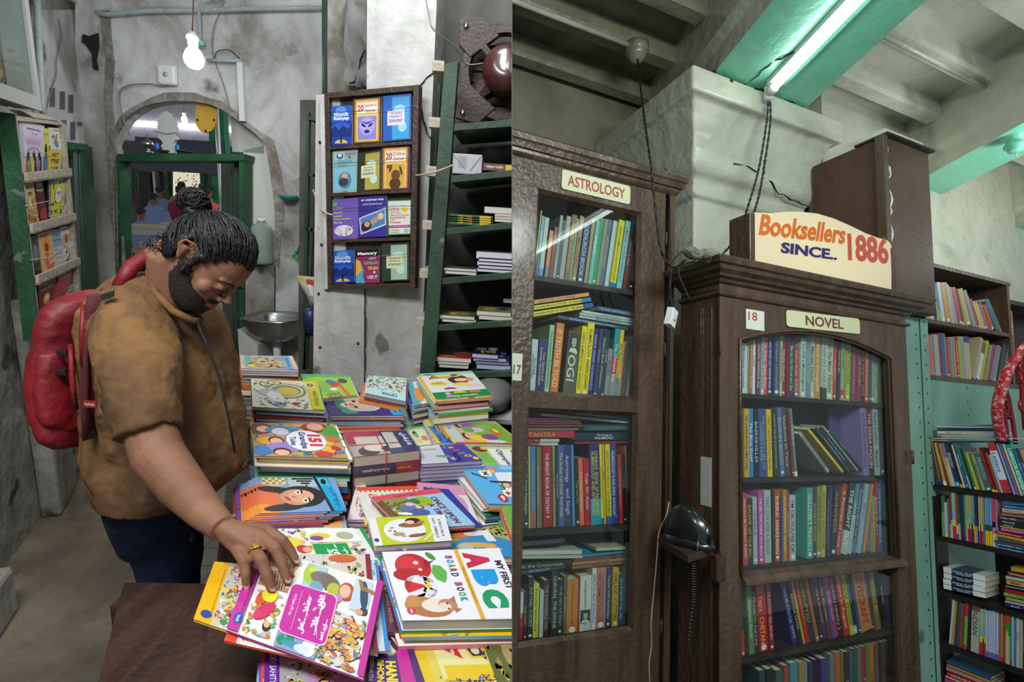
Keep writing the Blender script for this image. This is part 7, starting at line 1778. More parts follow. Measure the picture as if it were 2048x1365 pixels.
def A_nag(a):
 a.rect(0,0,1,.04,'d8a030'); a.rect(0,.04,.82,1,'d8d4c0'); a.crowd(.02,.06,.8,.5,['b8c8a0','98b080','c8b060','485840','d0d0b8'],40,2,.14,skin=False)
 for r in (.30,.26,.22): a.ell(.5,.42,r,r * .9,'788868' if r != .26 else 'c8d0b0',18)
 for x,y in ((.22,.2),(.34,.14)): a.ell(x,y,.11,.09,'585848'); a.ell(x,y,.085,.065,'d8d0a0'); a.ell(x,y,.04,.03,'a08840')
 a.ell(.52,.45,.17,.15,'d8b848'); a.ell(.24,.5,.15,.12,'b0b0c0'); a.poly([(.28,.45),(.42,.55),(.5,.85),(.3,.8),(.2,.6)],'e0e0e4'); a.ell(.56,.76,.12,.07,'e8e0d8'); a.ell(.38,.9,.1,.06,'3080b8'); a.ell(.62,.85,.06,.05,'b02828'); a.crowd(.1,.7,.8,1,['709840','506838','c0c8a0','a09080'],16,3,.12)
 a.poly([(.80,.03),(.94,.03),(1,1),(.84,1)],'c8c420'); a.rect(.80,.08,.94,.3,'d8d068'); SUN(a,.875,.2,.045); a.text('NAGOYISHALA',.915,.66,.5,.06,'383810',rot=90)
def A_ein(a):
 a.rect(0,0,.82,1,'38286c'); a.ell(.25,.5,.13,.3,'2c7c58'); a.ell(.3,.8,.12,.14,'2c8c60'); a.ell(.56,.52,.22,.32,'c8c4b8'); a.ell(.42,.3,.2,.14,'c0bcb0'); a.ell(.47,.72,.2,.12,'b8b4a8'); a.ell(.42,.54,.17,.2,'c89878'); a.ell(.5,.54,.12,.17,'d8b090'); a.ell(.33,.5,.05,.05,'d8d0c8'); a.ell(.26,.58,.07,.1,'c8c0b8'); a.ell(.40,.43,.025,.05,'302020'); a.ell(.40,.66,.025,.05,'302020'); a.ell(.34,.56,.05,.05,'b87858'); a.ell(.27,.57,.014,.07,'803830')
 for k in range(6): a.poly([(.62 + k * .03,.02),(.63 + k * .03,.02),(.8,.5 + k * .08),(.79,.5 + k * .08)],'584888')
 a.poly([(.80,0),(.9,0),(1,1),(.86,1)],'18a0d8'); a.rect(.805,.05,.9,.26,'70c0dc'); SUN(a,.855,.16,.035); a.text('ALBERT EINSTEIN',.92,.62,.55,.05,'104868',rot=90)
def A_cet(a): a.rect(0,.7,1,1,'b8d8d8'); a.crowd(0,0,1,.72,['e8a030','70a848','c85838','f0f0e8','58b0a0','282828','c8b050'],60,5,.16); a.text('CETNIK',.6,.86,.4,.12,'205878',rot=180)
def A_learn(a):
 a.rect(0,0,1,1,'dcdcdc'); a.rect(0,0,1,.12,'88c898'); a.ell(.13,.08,.07,.04,'5888b0'); a.rect(0,.78,1,1,'108848'); a.ell(.22,.26,.12,.1,'b07840'); a.ell(.2,.16,.04,.06,'b07840'); a.ell(.25,.35,.16,.1,'e8e0d8'); a.ell(.22,.46,.17,.09,'e0d040'); a.text('Preschool',.22,.46,.24,.05,'604010',rot=180)
 a.ell(.62,.33,.19,.2,'402848'); a.ell(.66,.42,.12,.1,'b83030'); a.ell(.62,.16,.12,.07,'e0c838'); a.ell(.6,.15,.07,.04,'403010'); a.ell(.42,.22,.1,.06,'d8b040'); a.ell(.67,.36,.13,.06,'e8d8a0'); a.ell(.62,.54,.17,.07,'e8d070'); a.ell(.83,.36,.08,.08,'e0a040'); a.ell(.38,.44,.08,.05,'e8d8a0'); a.ell(.36,.70,.12,.07,'c03040',a0=180,a1=360)
 for k in range(12): a.ell(.72 + (k % 6) * .045,.60 + (k // 6) * .05,.015,.015,'e0a0b8',6,nx=(k == 0))
 a.ell(.26,.86,.05,.05,'e0a0c0'); a.ell(.48,.86,.12,.07,'e0c020',a0=180,a1=360); a.rect(.66,.80,.86,.88,'d87830'); a.text('Learning Shapes',.48,.95,.55,.07,'e8f0e8',rot=180)
def A_mann(a): a.rect(0,0,1,.35,'88c898'); a.text('MANNERS',.5,.2,.9,.18,'307850',rot=0); a.rect(0,.4,1,1,'d8d4a8'); a.ell(.4,.55,.1,.1,'303030'); a.ell(.42,.62,.1,.1,'58b078'); a.ell(.7,.75,.14,.1,'c88850'); a.ell(.45,.85,.12,.08,'d8b8a0')
def A_act(a):
 a.rect(0,0,.22,1,'e0b828'); a.poly([(.0,.3),(.08,.3),(.2,1),(.05,1)],'2878c0'); a.text('ACTIVITY',.155,.6,.78,.075,'28306c',rot=270,bold=.04); a.rect(.22,0,.34,1,'a8c0c8'); a.text('BOOK',.27,.25,.3,.05,'b04080',rot=270); a.rect(.34,.0,1,1,'b8a878'); a.rect(.55,.12,.97,.92,'70a838'); a.ell(.42,.22,.05,.14,'302018'); a.ell(.45,.22,.04,.12,'d8a078'); a.ell(.54,.3,.1,.15,'9858a0'); a.ell(.6,.42,.1,.1,'c8a8c8'); a.ell(.50,.42,.07,.12,'48a040'); a.ell(.4,.7,.04,.14,'302018'); a.ell(.44,.7,.05,.12,'d8a078'); a.ell(.54,.78,.1,.14,'d8c028'); a.ell(.68,.72,.1,.12,'804888'); a.ell(.82,.52,.06,.13,'d85838'); a.ell(.84,.46,.03,.08,'e8d040'); a.ell(.7,.9,.12,.06,'c0d8e0'); a.rect(.22,.95,1,1,'c83828'); a.text('Number Trouble',.07,.6,.6,.04,'604010',rot=270)
def A_netaji(a):
 a.rect(0,0,.35,.45,'b02840'); a.rect(.12,.25,.62,.75,'c8c0b4'); a.rect(.0,.55,.7,1,'b0a498'); a.ell(.25,.85,.16,.18,'403c38'); a.ell(.42,.72,.22,.16,'d8d0c0'); a.ell(.55,.8,.1,.12,'302c2c'); a.rect(.55,0,.8,1,'20285c'); a.rect(.58,.08,.76,.8,'c0b8a8'); a.rect(.8,0,1,1,'20285c'); a.text('নেতাজির',.90,.42,.62,.12,'d8d8e0',rot=270,bold=.04); a.text('রহস্য',.73,.6,.4,.06,'d8d8e0',rot=270)
def A_word(a): a.rect(0,.0,.44,1,'c8c8d0'); [a.rect(.03 + i * .036,.12,.035 + i * .036,.94,'8888a8',nx=(i == 0)) for i in range(11)]; [a.rect(.03,.14 + i * .075,.42,.147 + i * .075,'8888a8',nx=False) for i in range(11)]; a.rect(.06,.2,.32,.26,'a09050'); a.ell(.4,.65,.14,.06,'48a050',rot=.3); a.ell(.56,.8,.06,.08,'a890c8'); [a.text(c,.66 + k * .06,.18 + k * .17,.13,.13,cc,rot=270,bold=.05) for k,(c,cc) in enumerate(zip('WORD',('d8b848','d84858','48a070','d8b030')))]; a.text('SEARCH',.52,.14,.2,.07,'58b0b0',rot=270); a.text('PUZZLES',.63,.72,.45,.09,'181830',rot=290 if 0 else 90,bold=.03); a.ell(.93,.85,.05,.08,'e0c030')
def A_eng(a): a.rect(0,0,.3,1,'88b858'); a.ell(.2,.15,.14,.14,'703038'); a.ell(.3,.1,.08,.08,'d8b048'); a.rect(.34,.12,.98,.95,'e0e0dc'); a.text('English',.80,.55,.75,.16,'b82830',rot=90,bold=.04); a.text('Olympiad',.52,.55,.8,.14,'202040',rot=90,bold=.03); [a.rect(.06,.35 + k * .08,.28,.37 + k * .08,'5c9038',nx=(k == 0)) for k in range(6)]
def A_math(a):
 a.rect(0,0,1,1,'58a8d8'); a.rect(.45,.2,1,.75,'e0e4e8'); [a.rect(.48 + k * .07,.22,.485 + k * .07,.74,'a8b0b8',nx=(k == 0)) for k in range(8)]
 for u,v,c in ((.42,.14,'d87830'),(.55,.52,'b04028'),(.78,.72,'603020')): a.ell(u,v,.09,.09,c); a.ell(u,v + .02,.06,.06,'e0b088')
 a.rect(.22,.14,.4,.30,'e8e4d0'); a.text('x',.31,.22,.1,.1,'202838',bold=.05); a.rect(.42,.66,.58,.82,'e8e4d0'); a.text('+',.5,.74,.1,.1,'b03828',bold=.05); a.text('3',.46,.60,.09,.12,'107848',bold=.05); a.ell(.36,.86,.09,.1,'b82838'); a.text('9',.36,.86,.07,.12,'f0e8e0',bold=.05); a.ell(.7,.08,.14,.06,'88c0e0'); a.poly([(.1,.18),(.3,.35),(.28,.38),(.08,.22)],'283850'); a.poly([(.3,.42),(.75,.46),(.75,.5),(.3,.47)],'283850')
def A_grand(a):
 a.rect(0,0,1,1,'b09850'); a.crowd(0,0,1,1,['3878b0','d85830','50a048','e0b030','8858a8','c8a070','e090a0','7c4828','58a8b8'],75,12,.22)
 a.ell(.12,.2,.14,.18,'703028'); a.ell(.14,.22,.08,.1,'e8b090'); a.ell(.35,.25,.2,.12,'3080a8'); a.ell(.33,.3,.1,.12,'c8c8c8'); a.ell(.18,.58,.14,.12,'e0a828'); a.ell(.26,.56,.09,.11,'4c2c20'); a.ell(.26,.59,.07,.09,'e8b088'); a.ell(.33,.76,.2,.14,'9080c0'); a.ell(.3,.88,.1,.1,'3c2018'); a.ell(.3,.91,.08,.08,'e8b088'); a.ell(.75,.16,.17,.15,'883c20'); a.ell(.75,.13,.1,.12,'e0a088'); a.ell(.92,.3,.1,.18,'48983c'); a.ell(.9,.5,.09,.09,'b87030'); a.ell(.08,.85,.1,.14,'3878b8'); a.ell(.82,.8,.08,.1,'e0a838'); a.ell(.75,.92,.1,.07,'c83838')
 a.ell(.60,.56,.225,.30,'e0e4ec',28); a.text('151',.70,.55,.34,.15,'c82830',rot=90,bold=.06); a.text('Grandpa',.56,.55,.50,.10,'282c68',rot=90,bold=.04); a.text('Tales',.455,.58,.26,.07,'282c68',rot=90,bold=.03); a.ell(.9,.76,.05,.06,'c82830')
def A_woman(a):
 a.rect(0,0,.84,1,'7898c0'); a.rect(.4,.02,.8,.3,'a8b8b8'); [a.rect(.45 + .05 * k,.04 + k * .07,.72 - .03 * k,.08 + k * .07,'60807c',nx=False) for k in range(4)]; a.ell(.22,.15,.16,.14,'c8b488'); [a.ell(.1 + .04 * (k % 7),.05 + .07 * (k // 7),.025,.03,['e0d0a0','a08858'][k % 2],7,nx=(k == 0)) for k in range(21)]
 a.poly([(0,.2),(.16,.25),(.28,.5),(.3,.8),(.2,1),(0,1)],'d86838'); a.poly([(0,.75),(.2,.82),(.3,1),(0,1)],'e09038')
 a.ell(.52,.58,.28,.30,'1c1c1e',24); a.ell(.22,.38,.22,.09,'1c1c1e',rot=.25); a.ell(.30,.87,.24,.09,'222022',rot=-.15); a.poly([(.2,.55),(.35,.45),(.45,.7),(.25,.78)],'b87858')
 a.ell(.46,.60,.19,.22,'c88c68',24); a.ell(.52,.58,.15,.18,'d8a080',20); a.ell(.49,.47,.035,.055,'e8e4e0'); a.ell(.49,.47,.018,.03,'382820'); a.ell(.56,.70,.035,.055,'e8e4e0'); a.ell(.56,.70,.018,.03,'382820'); a.ell(.535,.45,.012,.07,'201818'); a.ell(.605,.68,.012,.07,'201818'); a.ell(.43,.60,.05,.025,'b87858',rot=.8); a.ell(.355,.64,.022,.07,'a83838',rot=-.5)
 a.poly([(.72,0),(.755,0),(.86,1),(.82,1)],'182030'); a.poly([(.755,0),(.9,0),(1,1),(.86,1)],'1498cc'); a.poly([(.77,.04),(.88,.04),(.90,.28),(.79,.28)],'50b8cc'); a.ell(.835,.16,.035,.09,'182028',12); a.text('শ্রী শ্রী',.885,.42,.16,.05,'103858',rot=90,bold=.03); a.text('পরমহংস',.91,.72,.44,.06,'103858',rot=90,bold=.03)
def A_emb(a): a.rect(0,0,1,1,'98a8b0'); a.crowd(0,0,.7,1,['78a8b0','b88898','70a078','c8b8a0','8878a0'],30,21,.25); a.rect(.74,0,.96,1,'e0a868'); SUN(a,.84,.4,.06); a.rect(.64,.2,.75,1,'e0b088')
def A_vik(a):
 a.rect(0,0,1,1,'d8d8cc'); a.rect(.86,0,1,1,'d0d8d0'); a.crowd(0,0,.92,1,['d8c040','b83830','58a858','8858a0','c88848','e090a8','4c88a8','e8d0a8'],60,31,.16); a.ell(.12,.35,.1,.12,'d8c830'); a.ell(.2,.5,.07,.09,'b82830'); a.ell(.24,.52,.05,.06,'d8a080'); a.rect(.3,.0,.9,.36,'dce0d8'); a.ell(.45,.2,.12,.07,'e0b838'); a.ell(.4,.26,.08,.06,'784890'); a.ell(.74,.2,.1,.1,'a8a890'); a.rect(.0,.86,.95,1,'e0b830')
 a.rect(.31,.38,.72,.92,'e0d030'); a.rect(.32,.395,.71,.92,'089048'); a.text('ৰিক্রম',.64,.66,.36,.07,'e8f0e8',rot=90,bold=.03); a.text('বেতাল',.55,.66,.48,.11,'f0f4f0',rot=90,bold=.04); a.text('গল্প',.46,.66,.4,.08,'f0f4f0',rot=90,bold=.04); a.poly([(.955,0),(1,0),(1,1),(.955,1)],'089048')
def A_pink(a):
 a.rect(0,0,1,1,'dcdcd8'); a.rect(.10,0,.34,.46,'a88058'); a.crowd(.1,.0,.36,.46,['c8b088','80583c','d8c8a0','6c4830','b06038'],26,41,.14,skin=False); [a.poly([(.12 + .03 * k,.02),(.125 + .03 * k,.02),(.2 + .02 * k,.45),(.195 + .02 * k,.45)],'d8ccb0',nx=(k == 0)) for k in range(7)]
 a.rect(.42,.02,.58,.34,'a8c0c8'); a.ell(.46,.16,.05,.12,'a0c038'); a.ell(.47,.1,.03,.04,'c8d040'); a.ell(.58,.18,.12,.09,'787068',rot=.3); a.poly([(.52,.12),(.62,.1),(.7,.2),(.6,.3)],'706458'); a.ell(.66,.26,.05,.08,'a8b838'); a.ell(.53,.3,.05,.08,'68a0b0')
 a.ell(.755,.24,.06,.11,'b05028'); a.ell(.745,.24,.042,.08,'e0b098'); a.ell(.71,.34,.03,.05,'b888b0'); a.rect(.80,.04,.93,.42,'b8ccd8'); a.ell(.885,.22,.03,.17,'34485c',rot=-.12); a.ell(.905,.40,.03,.045,'2c3c50'); a.poly([(.82,.05),(.85,.05),(.87,.12),(.95,.14),(.95,.18),(.85,.17)],'9c7040'); a.ell(.875,.42,.03,.03,'d8a060')
 a.crowd(.10,.5,.34,.98,['d8c040','b8a0a8','58a068','c8d0d0','d88838'],16,42,.18,skin=False); a.ell(.22,.72,.05,.12,'c83060',rot=.5); a.ell(.17,.6,.04,.09,'c85838',rot=.2); a.ell(.27,.86,.03,.05,'282024'); a.ell(.27,.84,.022,.035,'d8a080'); a.ell(.22,.55,.06,.08,'d8cc30')
 a.rect(.36,.84,.66,1,'8890b8'); a.ell(.46,.9,.03,.05,'108858'); a.ell(.40,.93,.03,.05,'108858'); a.ell(.5,.94,.1,.03,'3c8c98'); a.ell(.60,.92,.05,.08,'d8e0e8'); a.ell(.56,.95,.06,.04,'c8d0d8'); a.crowd(.64,.48,.95,1,['d88838','c8a030','b85838','d8c8a8','8c90b8','587898','d0b830','c8c8c8'],56,43,.16)
 a.rect(.0,0,.085,1,'b82890'); a.rect(.955,0,1,1,'b82890'); a.text('World Famous Bengali Picture Book',.065,.6,.5,.018,'502040',rot=90); a.ell(.055,.88,.035,.06,'304898'); a.text('TALES',.055,.88,.07,.02,'e8e8f0',rot=90)
 R = .045
 def rr(u0,v0,u1,v1,col,r): 
  pts = []
  for cu,cv,a0 in ((u1 - r,v1 - r * 1.3,0),(u0 + r,v1 - r * 1.3,90),(u0 + r,v0 + r * 1.3,180),(u1 - r,v0 + r * 1.3,270)):
   for k in range(5): t = math.radians(a0 + k * 22.5); pts.append((cu + r * math.cos(t),cv + r * 1.3 * math.sin(t)))
  a.poly(pts,col)
 rr(.352,.335,.712,.875,'e8b8d8',R); rr(.36,.345,.704,.865,'b82890',R)
 a.text('বিশাল',.672,.72,.22,.035,'f0e8f0',rot=90,bold=.03); a.text('মিত্রদের',.60,.60,.46,.085,'f4f0f4',rot=90,bold=.05); a.text('গল্পের ঝুলি',.51,.62,.42,.065,'f4f0f4',rot=90,bold=.04); a.rect(.445,.40,.448,.82,'e0a8d0'); a.text('গৌরাঙ্গী দে',.405,.58,.26,.035,'e8c8e0',rot=90)
def A_yel(a): a.rect(0,0,1,1,'c0b8a8'); a.rect(0,0,.24,1,'e0a818'); a.text('World Famous Bengali Picture Book',.2,.5,.75,.03,'504010',rot=90); a.ell(.14,.88,.08,.06,'304898'); a.crowd(.25,0,1,1,['b85040','9078a0','88a8a0','d8d0c0','3c8c58','a8305c','d8c048','506878','c8d0d8'],80,51,.2)
def A_red(a): a.rect(0,0,1,1,'d8d4c8'); a.rect(0,0,.09,1,'d84828'); a.crowd(.1,0,.95,1,COMIC,40,52,.2); a.rect(.955,0,1,1,'b82828')
def A_blu(a): a.rect(0,0,1,1,'c0c8d0'); a.crowd(0,0,.9,1,['78a8c8','5c9060','905048','d8d8d8','4870a0'],40,53,.2); a.rect(.9,0,1,1,'2080c8')
def A_mar(a): a.rect(0,0,1,1,'c8c0b8'); a.crowd(0,0,.9,1,['c86828','a04828','d8b080','90a050','e8e0d8'],36,54,.2,skin=False); a.ell(.6,.06,.2,.05,'c86020'); a.rect(.93,0,1,1,'801c2c')
def A_dom(a):
 a.rect(0,0,1,1,'d8d8dc'); a.rect(.10,0,.77,1,'b8c020'); a.ell(.43,.52,.27,.42,'d8dce0',28)
 a.ell(.52,.34,.16,.1,'8c5838'); a.ell(.56,.18,.1,.10,'282020'); a.ell(.52,.24,.06,.07,'e0b098'); a.rect(.39,.28,.44,.34,'8c5838'); a.ell(.66,.26,.05,.06,'a07050'); a.ell(.34,.66,.08,.07,'a89060'); a.ell(.40,.74,.03,.03,'a89060'); a.poly([(.28,.56),(.30,.5),(.32,.6)],'403020'); a.ell(.56,.74,.11,.06,'905030',rot=-.2); a.ell(.66,.70,.035,.03,'603018'); a.ell(.27,.42,.03,.03,'d08030'); a.ell(.24,.52,.03,.03,'a08890')
 for k,(c,cc) in enumerate(zip('DOMESTIC&',('c83830','2860a8','c83830','30906c','c83830','2860a8','30906c','c83830','606060'))): a.text(c,.905,.2 + k * .075,.05,.035,cc,rot=90,bold=.03)
 for k,(c,cc) in enumerate(zip('AQUA ANIMALS',['30906c','2860a8','c83830','30906c','','48a8b8','30906c','c83830','30906c','2860a8','c83830','30906c'])):
  if c != ' ': a.text(c,.83,.14 + k * .064,.045,.035,cc,rot=90,bold=.03)
 a.ell(.04,.82,.03,.06,'283890'); a.poly([(.62,.92),(.76,.66),(.79,.72),(.66,.97)],'d0d088')
def A_once(a):
 a.rect(0,0,1,1,'90b8d8'); a.rect(0,0,1,.14,'c84858'); a.text('Anytime Tales',.45,.08,.3,.07,'602030'); a.poly([(0,.14),(.45,.14),(.4,.9),(.05,1),(0,.9)],'788c38'); a.poly([(0,.2),(.1,.14),(.14,1),(0,1)],'684820'); a.ell(.62,.3,.13,.14,'90a828'); a.ell(.5,.28,.08,.09,'48702c'); a.crowd(.1,.2,.5,.95,['587830','7890a8','c8c8c0','90a850','684830'],26,61,.16,skin=False)
 a.ell(.34,.45,.13,.09,'6068a0'); a.ell(.42,.6,.15,.09,'4c588c'); a.ell(.51,.46,.045,.05,'a83c28'); a.ell(.48,.46,.04,.045,'e0b090'); a.ell(.4,.36,.06,.05,'c8b0c8'); a.ell(.4,.78,.14,.08,'d8dcd8'); a.ell(.22,.6,.1,.04,'e0e0d8',rot=.3); a.poly([(.1,.35),(.42,.22),(.43,.25),(.11,.38)],'905828')
 a.text('ONCE UPON',.80,.58,.70,.095,'783848',rot=90,bold=.01); a.text('A TIME',.68,.60,.42,.085,'783848',rot=90,bold=.01)
def A_draw(a): a.rect(0,0,1,1,'d4d4cc'); a.rect(0,0,1,.12,'d05030'); [a.rect(.03 + k * .08,.1,.07 + k * .08,.17,'d05030',nx=(k == 0)) for k in range(12)]; [a.text(c,.2 + k * .09,.3,.08,.13,cc,bold=.06) for k,(c,cc) in enumerate(zip('DRAWING',('d83828','d8a828','48a048','3870b8','a848a0','d86828','389898')))]; [a.rect(0,.2 + k * .08,1,.203 + k * .08,'b0b4b0',nx=(k == 0)) for k in range(10)]; a.poly([(.2,.72),(.34,.6),(.3,.72)],'c02828'); a.poly([(.22,.74),(.3,.74),(.34,1),(.28,1)],'78b028')
def A_deva(a): a.rect(0,0,1,1,'d8ccc8'); [a.text(t,.35,v,.5,.16,'b02838',rot=90,bold=.05) for t,v in (('বড়ো',.25),('দের',.62))]; a.crowd(.5,.4,1,1,['e0a8b8','202020','b8c060','8868a0','d8b080'],20,71,.2)
def A_baby(a): a.rect(0,0,1,1,'c8d0d4'); a.rect(0,0,1,.3,'c888a8'); a.ell(.72,.58,.2,.3,'c888b0'); a.ell(.7,.58,.12,.2,'d8a0c0'); a.ell(.66,.5,.03,.05,'502848'); a.ell(.7,.75,.03,.06,'904070'); a.text('My Book',.3,.16,.36,.1,'303030')
def A_spir(a): a.rect(0,0,1,1,'18784c'); [a.ell(.04,.03 + k * .05,.012,.012,'e8e8e8',6,nx=(k == 0)) for k in range(19)]; a.rect(.2,.2,.8,.5,'208858')
def A_white(a): a.text('3C',.4,.75,.25,.3,'c02838',bold=.05,rot=270); a.rect(0,0,.05,1,'c0c0c4')
def A_pond(a): a.rect(0,0,1,1,'a89850'); a.crowd(0,0,1,.35,['487838','c8b888','88a850','385c2c'],26,81,.2,skin=False); a.ell(.5,.7,.5,.4,'3080b8',24); a.ell(.2,.25,.16,.12,'c87038'); a.ell(.45,.2,.2,.1,'d0d0cc'); a.poly([(.55,.15),(.7,.1),(.72,.5),(.58,.5)],'d0d8dc'); a.ell(.4,.62,.28,.09,'c8a050',rot=.1); a.ell(.6,.75,.12,.06,'d0a058'); a.ell(.3,.85,.2,.08,'805830'); a.ell(.2,.7,.12,.14,'b0b098')
def A_abc(a):
 a.rect(0,0,1,1,'dcdce0')
 a.ell(.215,.26,.145,.215,'b02028',26); a.ell(.185,.22,.10,.14,'c43038',20); a.ell(.155,.38,.12,.10,'a81c24',20); a.ell(.36,.2,.035,.09,'d8c0c0',10) if 0 else None; a.ell(.335,.22,.028,.06,'8c1820',10); a.poly([(.35,.2),(.39,.17),(.395,.185),(.355,.225)],'503020'); a.ell(.245,.2,.022,.03,'e8d0d0',10); a.ell(.265,.31,.016,.022,'e8d0d0',10)
 a.ell(.385,.1,.03,.075,'3c8c38',10,rot=-.35); a.poly([(.345,.36),(.38,.24),(.44,.26),(.475,.36),(.455,.46),(.43,.52),(.37,.47)],'5ca848'); a.poly([(.37,.28),(.376,.28),(.44,.48),(.434,.48)],'3c8c38')
 cx,cy,ru,rv = .225,.565,.128,.172; a.ell(cx,cy,ru,rv,'d4d4dc',26)
 for a0,a1,c in ((150,215,'c02830'),(95,150,'d4d4dc'),(20,80,'2848a8'),(285,340,'d8b828'),(215,285,'dcdce4')): a.poly([(cx + ru * .45,cy - rv * .05)] + [(cx + ru * math.cos(math.radians(a0 + (a1 - a0) * k / 6)),cy + rv * math.sin(math.radians(a0 + (a1 - a0) * k / 6))) for k in range(7)],c,nx=False)
 a.ell(cx + ru * .45,cy - rv * .05,.028,.036,'d8b828',12)
 a.ell(.18,.82,.13,.12,'b07840',18); a.ell(.25,.87,.16,.10,'a86c38',18); a.ell(.13,.76,.06,.08,'b88448',12); a.ell(.30,.82,.12,.09,'d8d0c4',16); a.ell(.385,.82,.075,.08,'b87c58',16); a.poly([(.40,.76),(.46,.70),(.455,.80)],'a86c4c'); a.poly([(.42,.86),(.485,.87),(.43,.92)],'a86c4c'); a.ell(.36,.84,.05,.055,'d8c8b8',12); a.ell(.385,.80,.01,.014,'403020',8); a.ell(.385,.87,.01,.014,'403020',8)
 a.ell(.09,.89,.035,.045,'b83848'); a.text('ABC',.09,.89,.06,.02,'f0e0e0',rot=90)
 for k,(c,cc) in enumerate(zip('BOARD BOOK',('a03878','3078c0','38a058','b83040','283c90','','984080','404048','50a048','3090c8'))):
  if c != ' ': a.text(c,.535 - k * .0006,.13 + k * .069,.05,.062,cc,rot=90,bold=.045)
 a.rect(.60,0,.635,1,'d8a028'); a.text('Single Picture Board',.617,.55,.5,.022,'805c10',rot=90)
 a.text('A',.765,.19,.25,.21,'c02448',rot=90,bold=.09); a.text('B',.775,.46,.24,.20,'1890d0',rot=90,bold=.09); a.text('C',.775,.75,.24,.20,'189058',rot=90,bold=.09); a.text('MY FIRST',.935,.42,.42,.06,'303038',rot=90,bold=.02)
def A_graph(a): a.rect(0,0,1,.1,'b02848'); a.text('THE GRAPHIC NOVEL',.5,.55,.7,.2,'a08078',rot=90)
def A_port(a):
 a.rect(0,0,1,1,'d0c050'); a.rect(.25,.0,.85,.8,'d8d090'); a.rect(0,0,.14,1,'d8b818'); a.ell(.3,.1,.2,.13,'484848',24); a.ell(.27,.09,.11,.09,'a8a8a8',18); a.ell(.26,.09,.08,.07,'c0c0c0',14); a.ell(.4,.13,.08,.07,'d4d4d4'); a.ell(.2,.09,.05,.08,'202020'); a.ell(.28,.065,.01,.014,'202020',8); a.ell(.29,.115,.01,.014,'202020',8)
 a.ell(.62,.03,.1,.05,'402020'); a.ell(.66,.05,.06,.04,'c88858'); a.poly([(.3,.26),(.52,.22),(.56,.42)],'b82828'); a.text('রচনা',.46,.3,.12,.05,'f0e8e0',rot=90,bold=.03); a.ell(.66,.19,.05,.045,'c02828'); a.text('১০',.66,.19,.05,.04,'f0e8e0',rot=90); a.poly([(.6,.24),(.82,.23),(.9,.4),(.66,.41)],'d8c018'); a.poly([(.63,.26),(.79,.25),(.85,.38),(.69,.39)],'282c50'); a.ell(.74,.32,.05,.05,'c8c8a0'); a.crowd(.8,.1,1,.45,['a05890','c87838','503828'],10,91,.1); a.rect(.3,.5,1,.68,'d8b818'); a.crowd(.2,.62,1,1,['a83030','3860a0','c8a020','282c50','c8b058'],40,92,.14)
def A_handa(a):
 a.rect(0,0,1,1,'442068'); a.rect(.6,0,.85,1,'b82088'); a.ell(.42,.18,.22,.16,'c88870'); a.ell(.42,.18,.19,.14,'d8d4d0'); a.ell(.36,.14,.09,.06,'d89878'); a.ell(.55,.17,.12,.05,'201c20',rot=.8); a.ell(.45,.15,.04,.03,'f0f0f0'); a.ell(.46,.15,.014,.012,'202020',8); a.text('HANDA',.45,.6,.4,.2,'e0c828',rot=90,bold=.05); a.text('BHONDA',.25,.6,.42,.13,'e0c828',rot=90,bold=.04); a.text('DEBNATH',.08,.5,.28,.08,'e0d8e8',rot=90)
def A_dev(a): a.rect(0,0,1,1,'9c9ca0'); a.rect(0,0,.14,1,'602890'); a.text('DEV SAHITYA KUTIR',.08,.5,.7,.06,'d8c8e0',rot=90,bold=.02); a.ell(.35,.12,.12,.07,'a06040'); a.rect(.4,.35,.98,.7,'b880b0'); a.ell(.6,.25,.2,.1,'d8b820'); a.crowd(.18,.2,1,1,['a85838','c888a0','d8c030','805838','282828','c8c0b8'],40,95,.16)
def A_vert(a): a.rect(0,0,1,1,'58602c'); a.ell(.6,.3,.3,.3,'a08858'); a.crowd(0,0,1,1,['908038','503c20','b8a060'],14,96,.3,skin=False)
QS = []
def S(*a,**k): QS.append((a,k))
S([(480,711),(585,713),(597,740),(482,737)],.985,[.010,.008,.010],[('d8b8a0',A_blue,'small comic with a blue scene, on the farthest left stack')],'small blue comic',seed=1)
S([(600,748),(697,752),(714,790),(625,800)],.93,[.007],[('98c830',A_green,'lime green activity comic with a giraffe figure')],'lime activity comic',seed=2)
S([(502,758),(634,763),(650,822),(505,814)],.955,[.012,.008,.007],[('d0c830',A_nag,'pale comic of a chariot with a yellow title band')],'chariot comic',seed=3,jit=.012)
S([(645,785),(779,785),(806,831),(660,832)],.915,[.009,.007,.006],[('38286c',A_ein,'purple comic with the white haired portrait and a cyan title band')],'purple portrait comic',seed=4,jit=.012)
S([(737,751),(813,757),(811,803),(729,786)],.955,[.016,.010],[('b8d8d8',A_cet,'busy crowd scene comic with a pale blue foot at the back row')],'busy crowd scene comic',seed=5,jit=.02)
S([(814,768),(835,762),(858,806),(828,812)],.925,[.008],[('d0d4d8',lambda a: (a.rect(0,0,.5,1,'48a0a8'),a.ell(.6,.6,.3,.3,'e08838')),'white teal and orange comic leaning beside the busy crowd comic')],'white teal comic',seed=6,jit=.012)
S([(839,748),(943,742),(983,790),(872,799)],.975,[.006,.005,.006],[('dcdcdc',A_learn,'white and green Learning Shapes picture book')],'Learning Shapes book',seed=7,jit=.012)
S([(800,843),(838,841),(873,889),(822,893)],.835,[.004],[('a0d0a8',A_mann,'pale green manners picture book')],'pale green manners book',seed=8)
S([(848,840),(990,843),(1050,890),(873,887)],.862,[.006,.004],[('e0b828',A_act,'yellow Activity Book with two children on the grass')],'yellow activity book',seed=9)
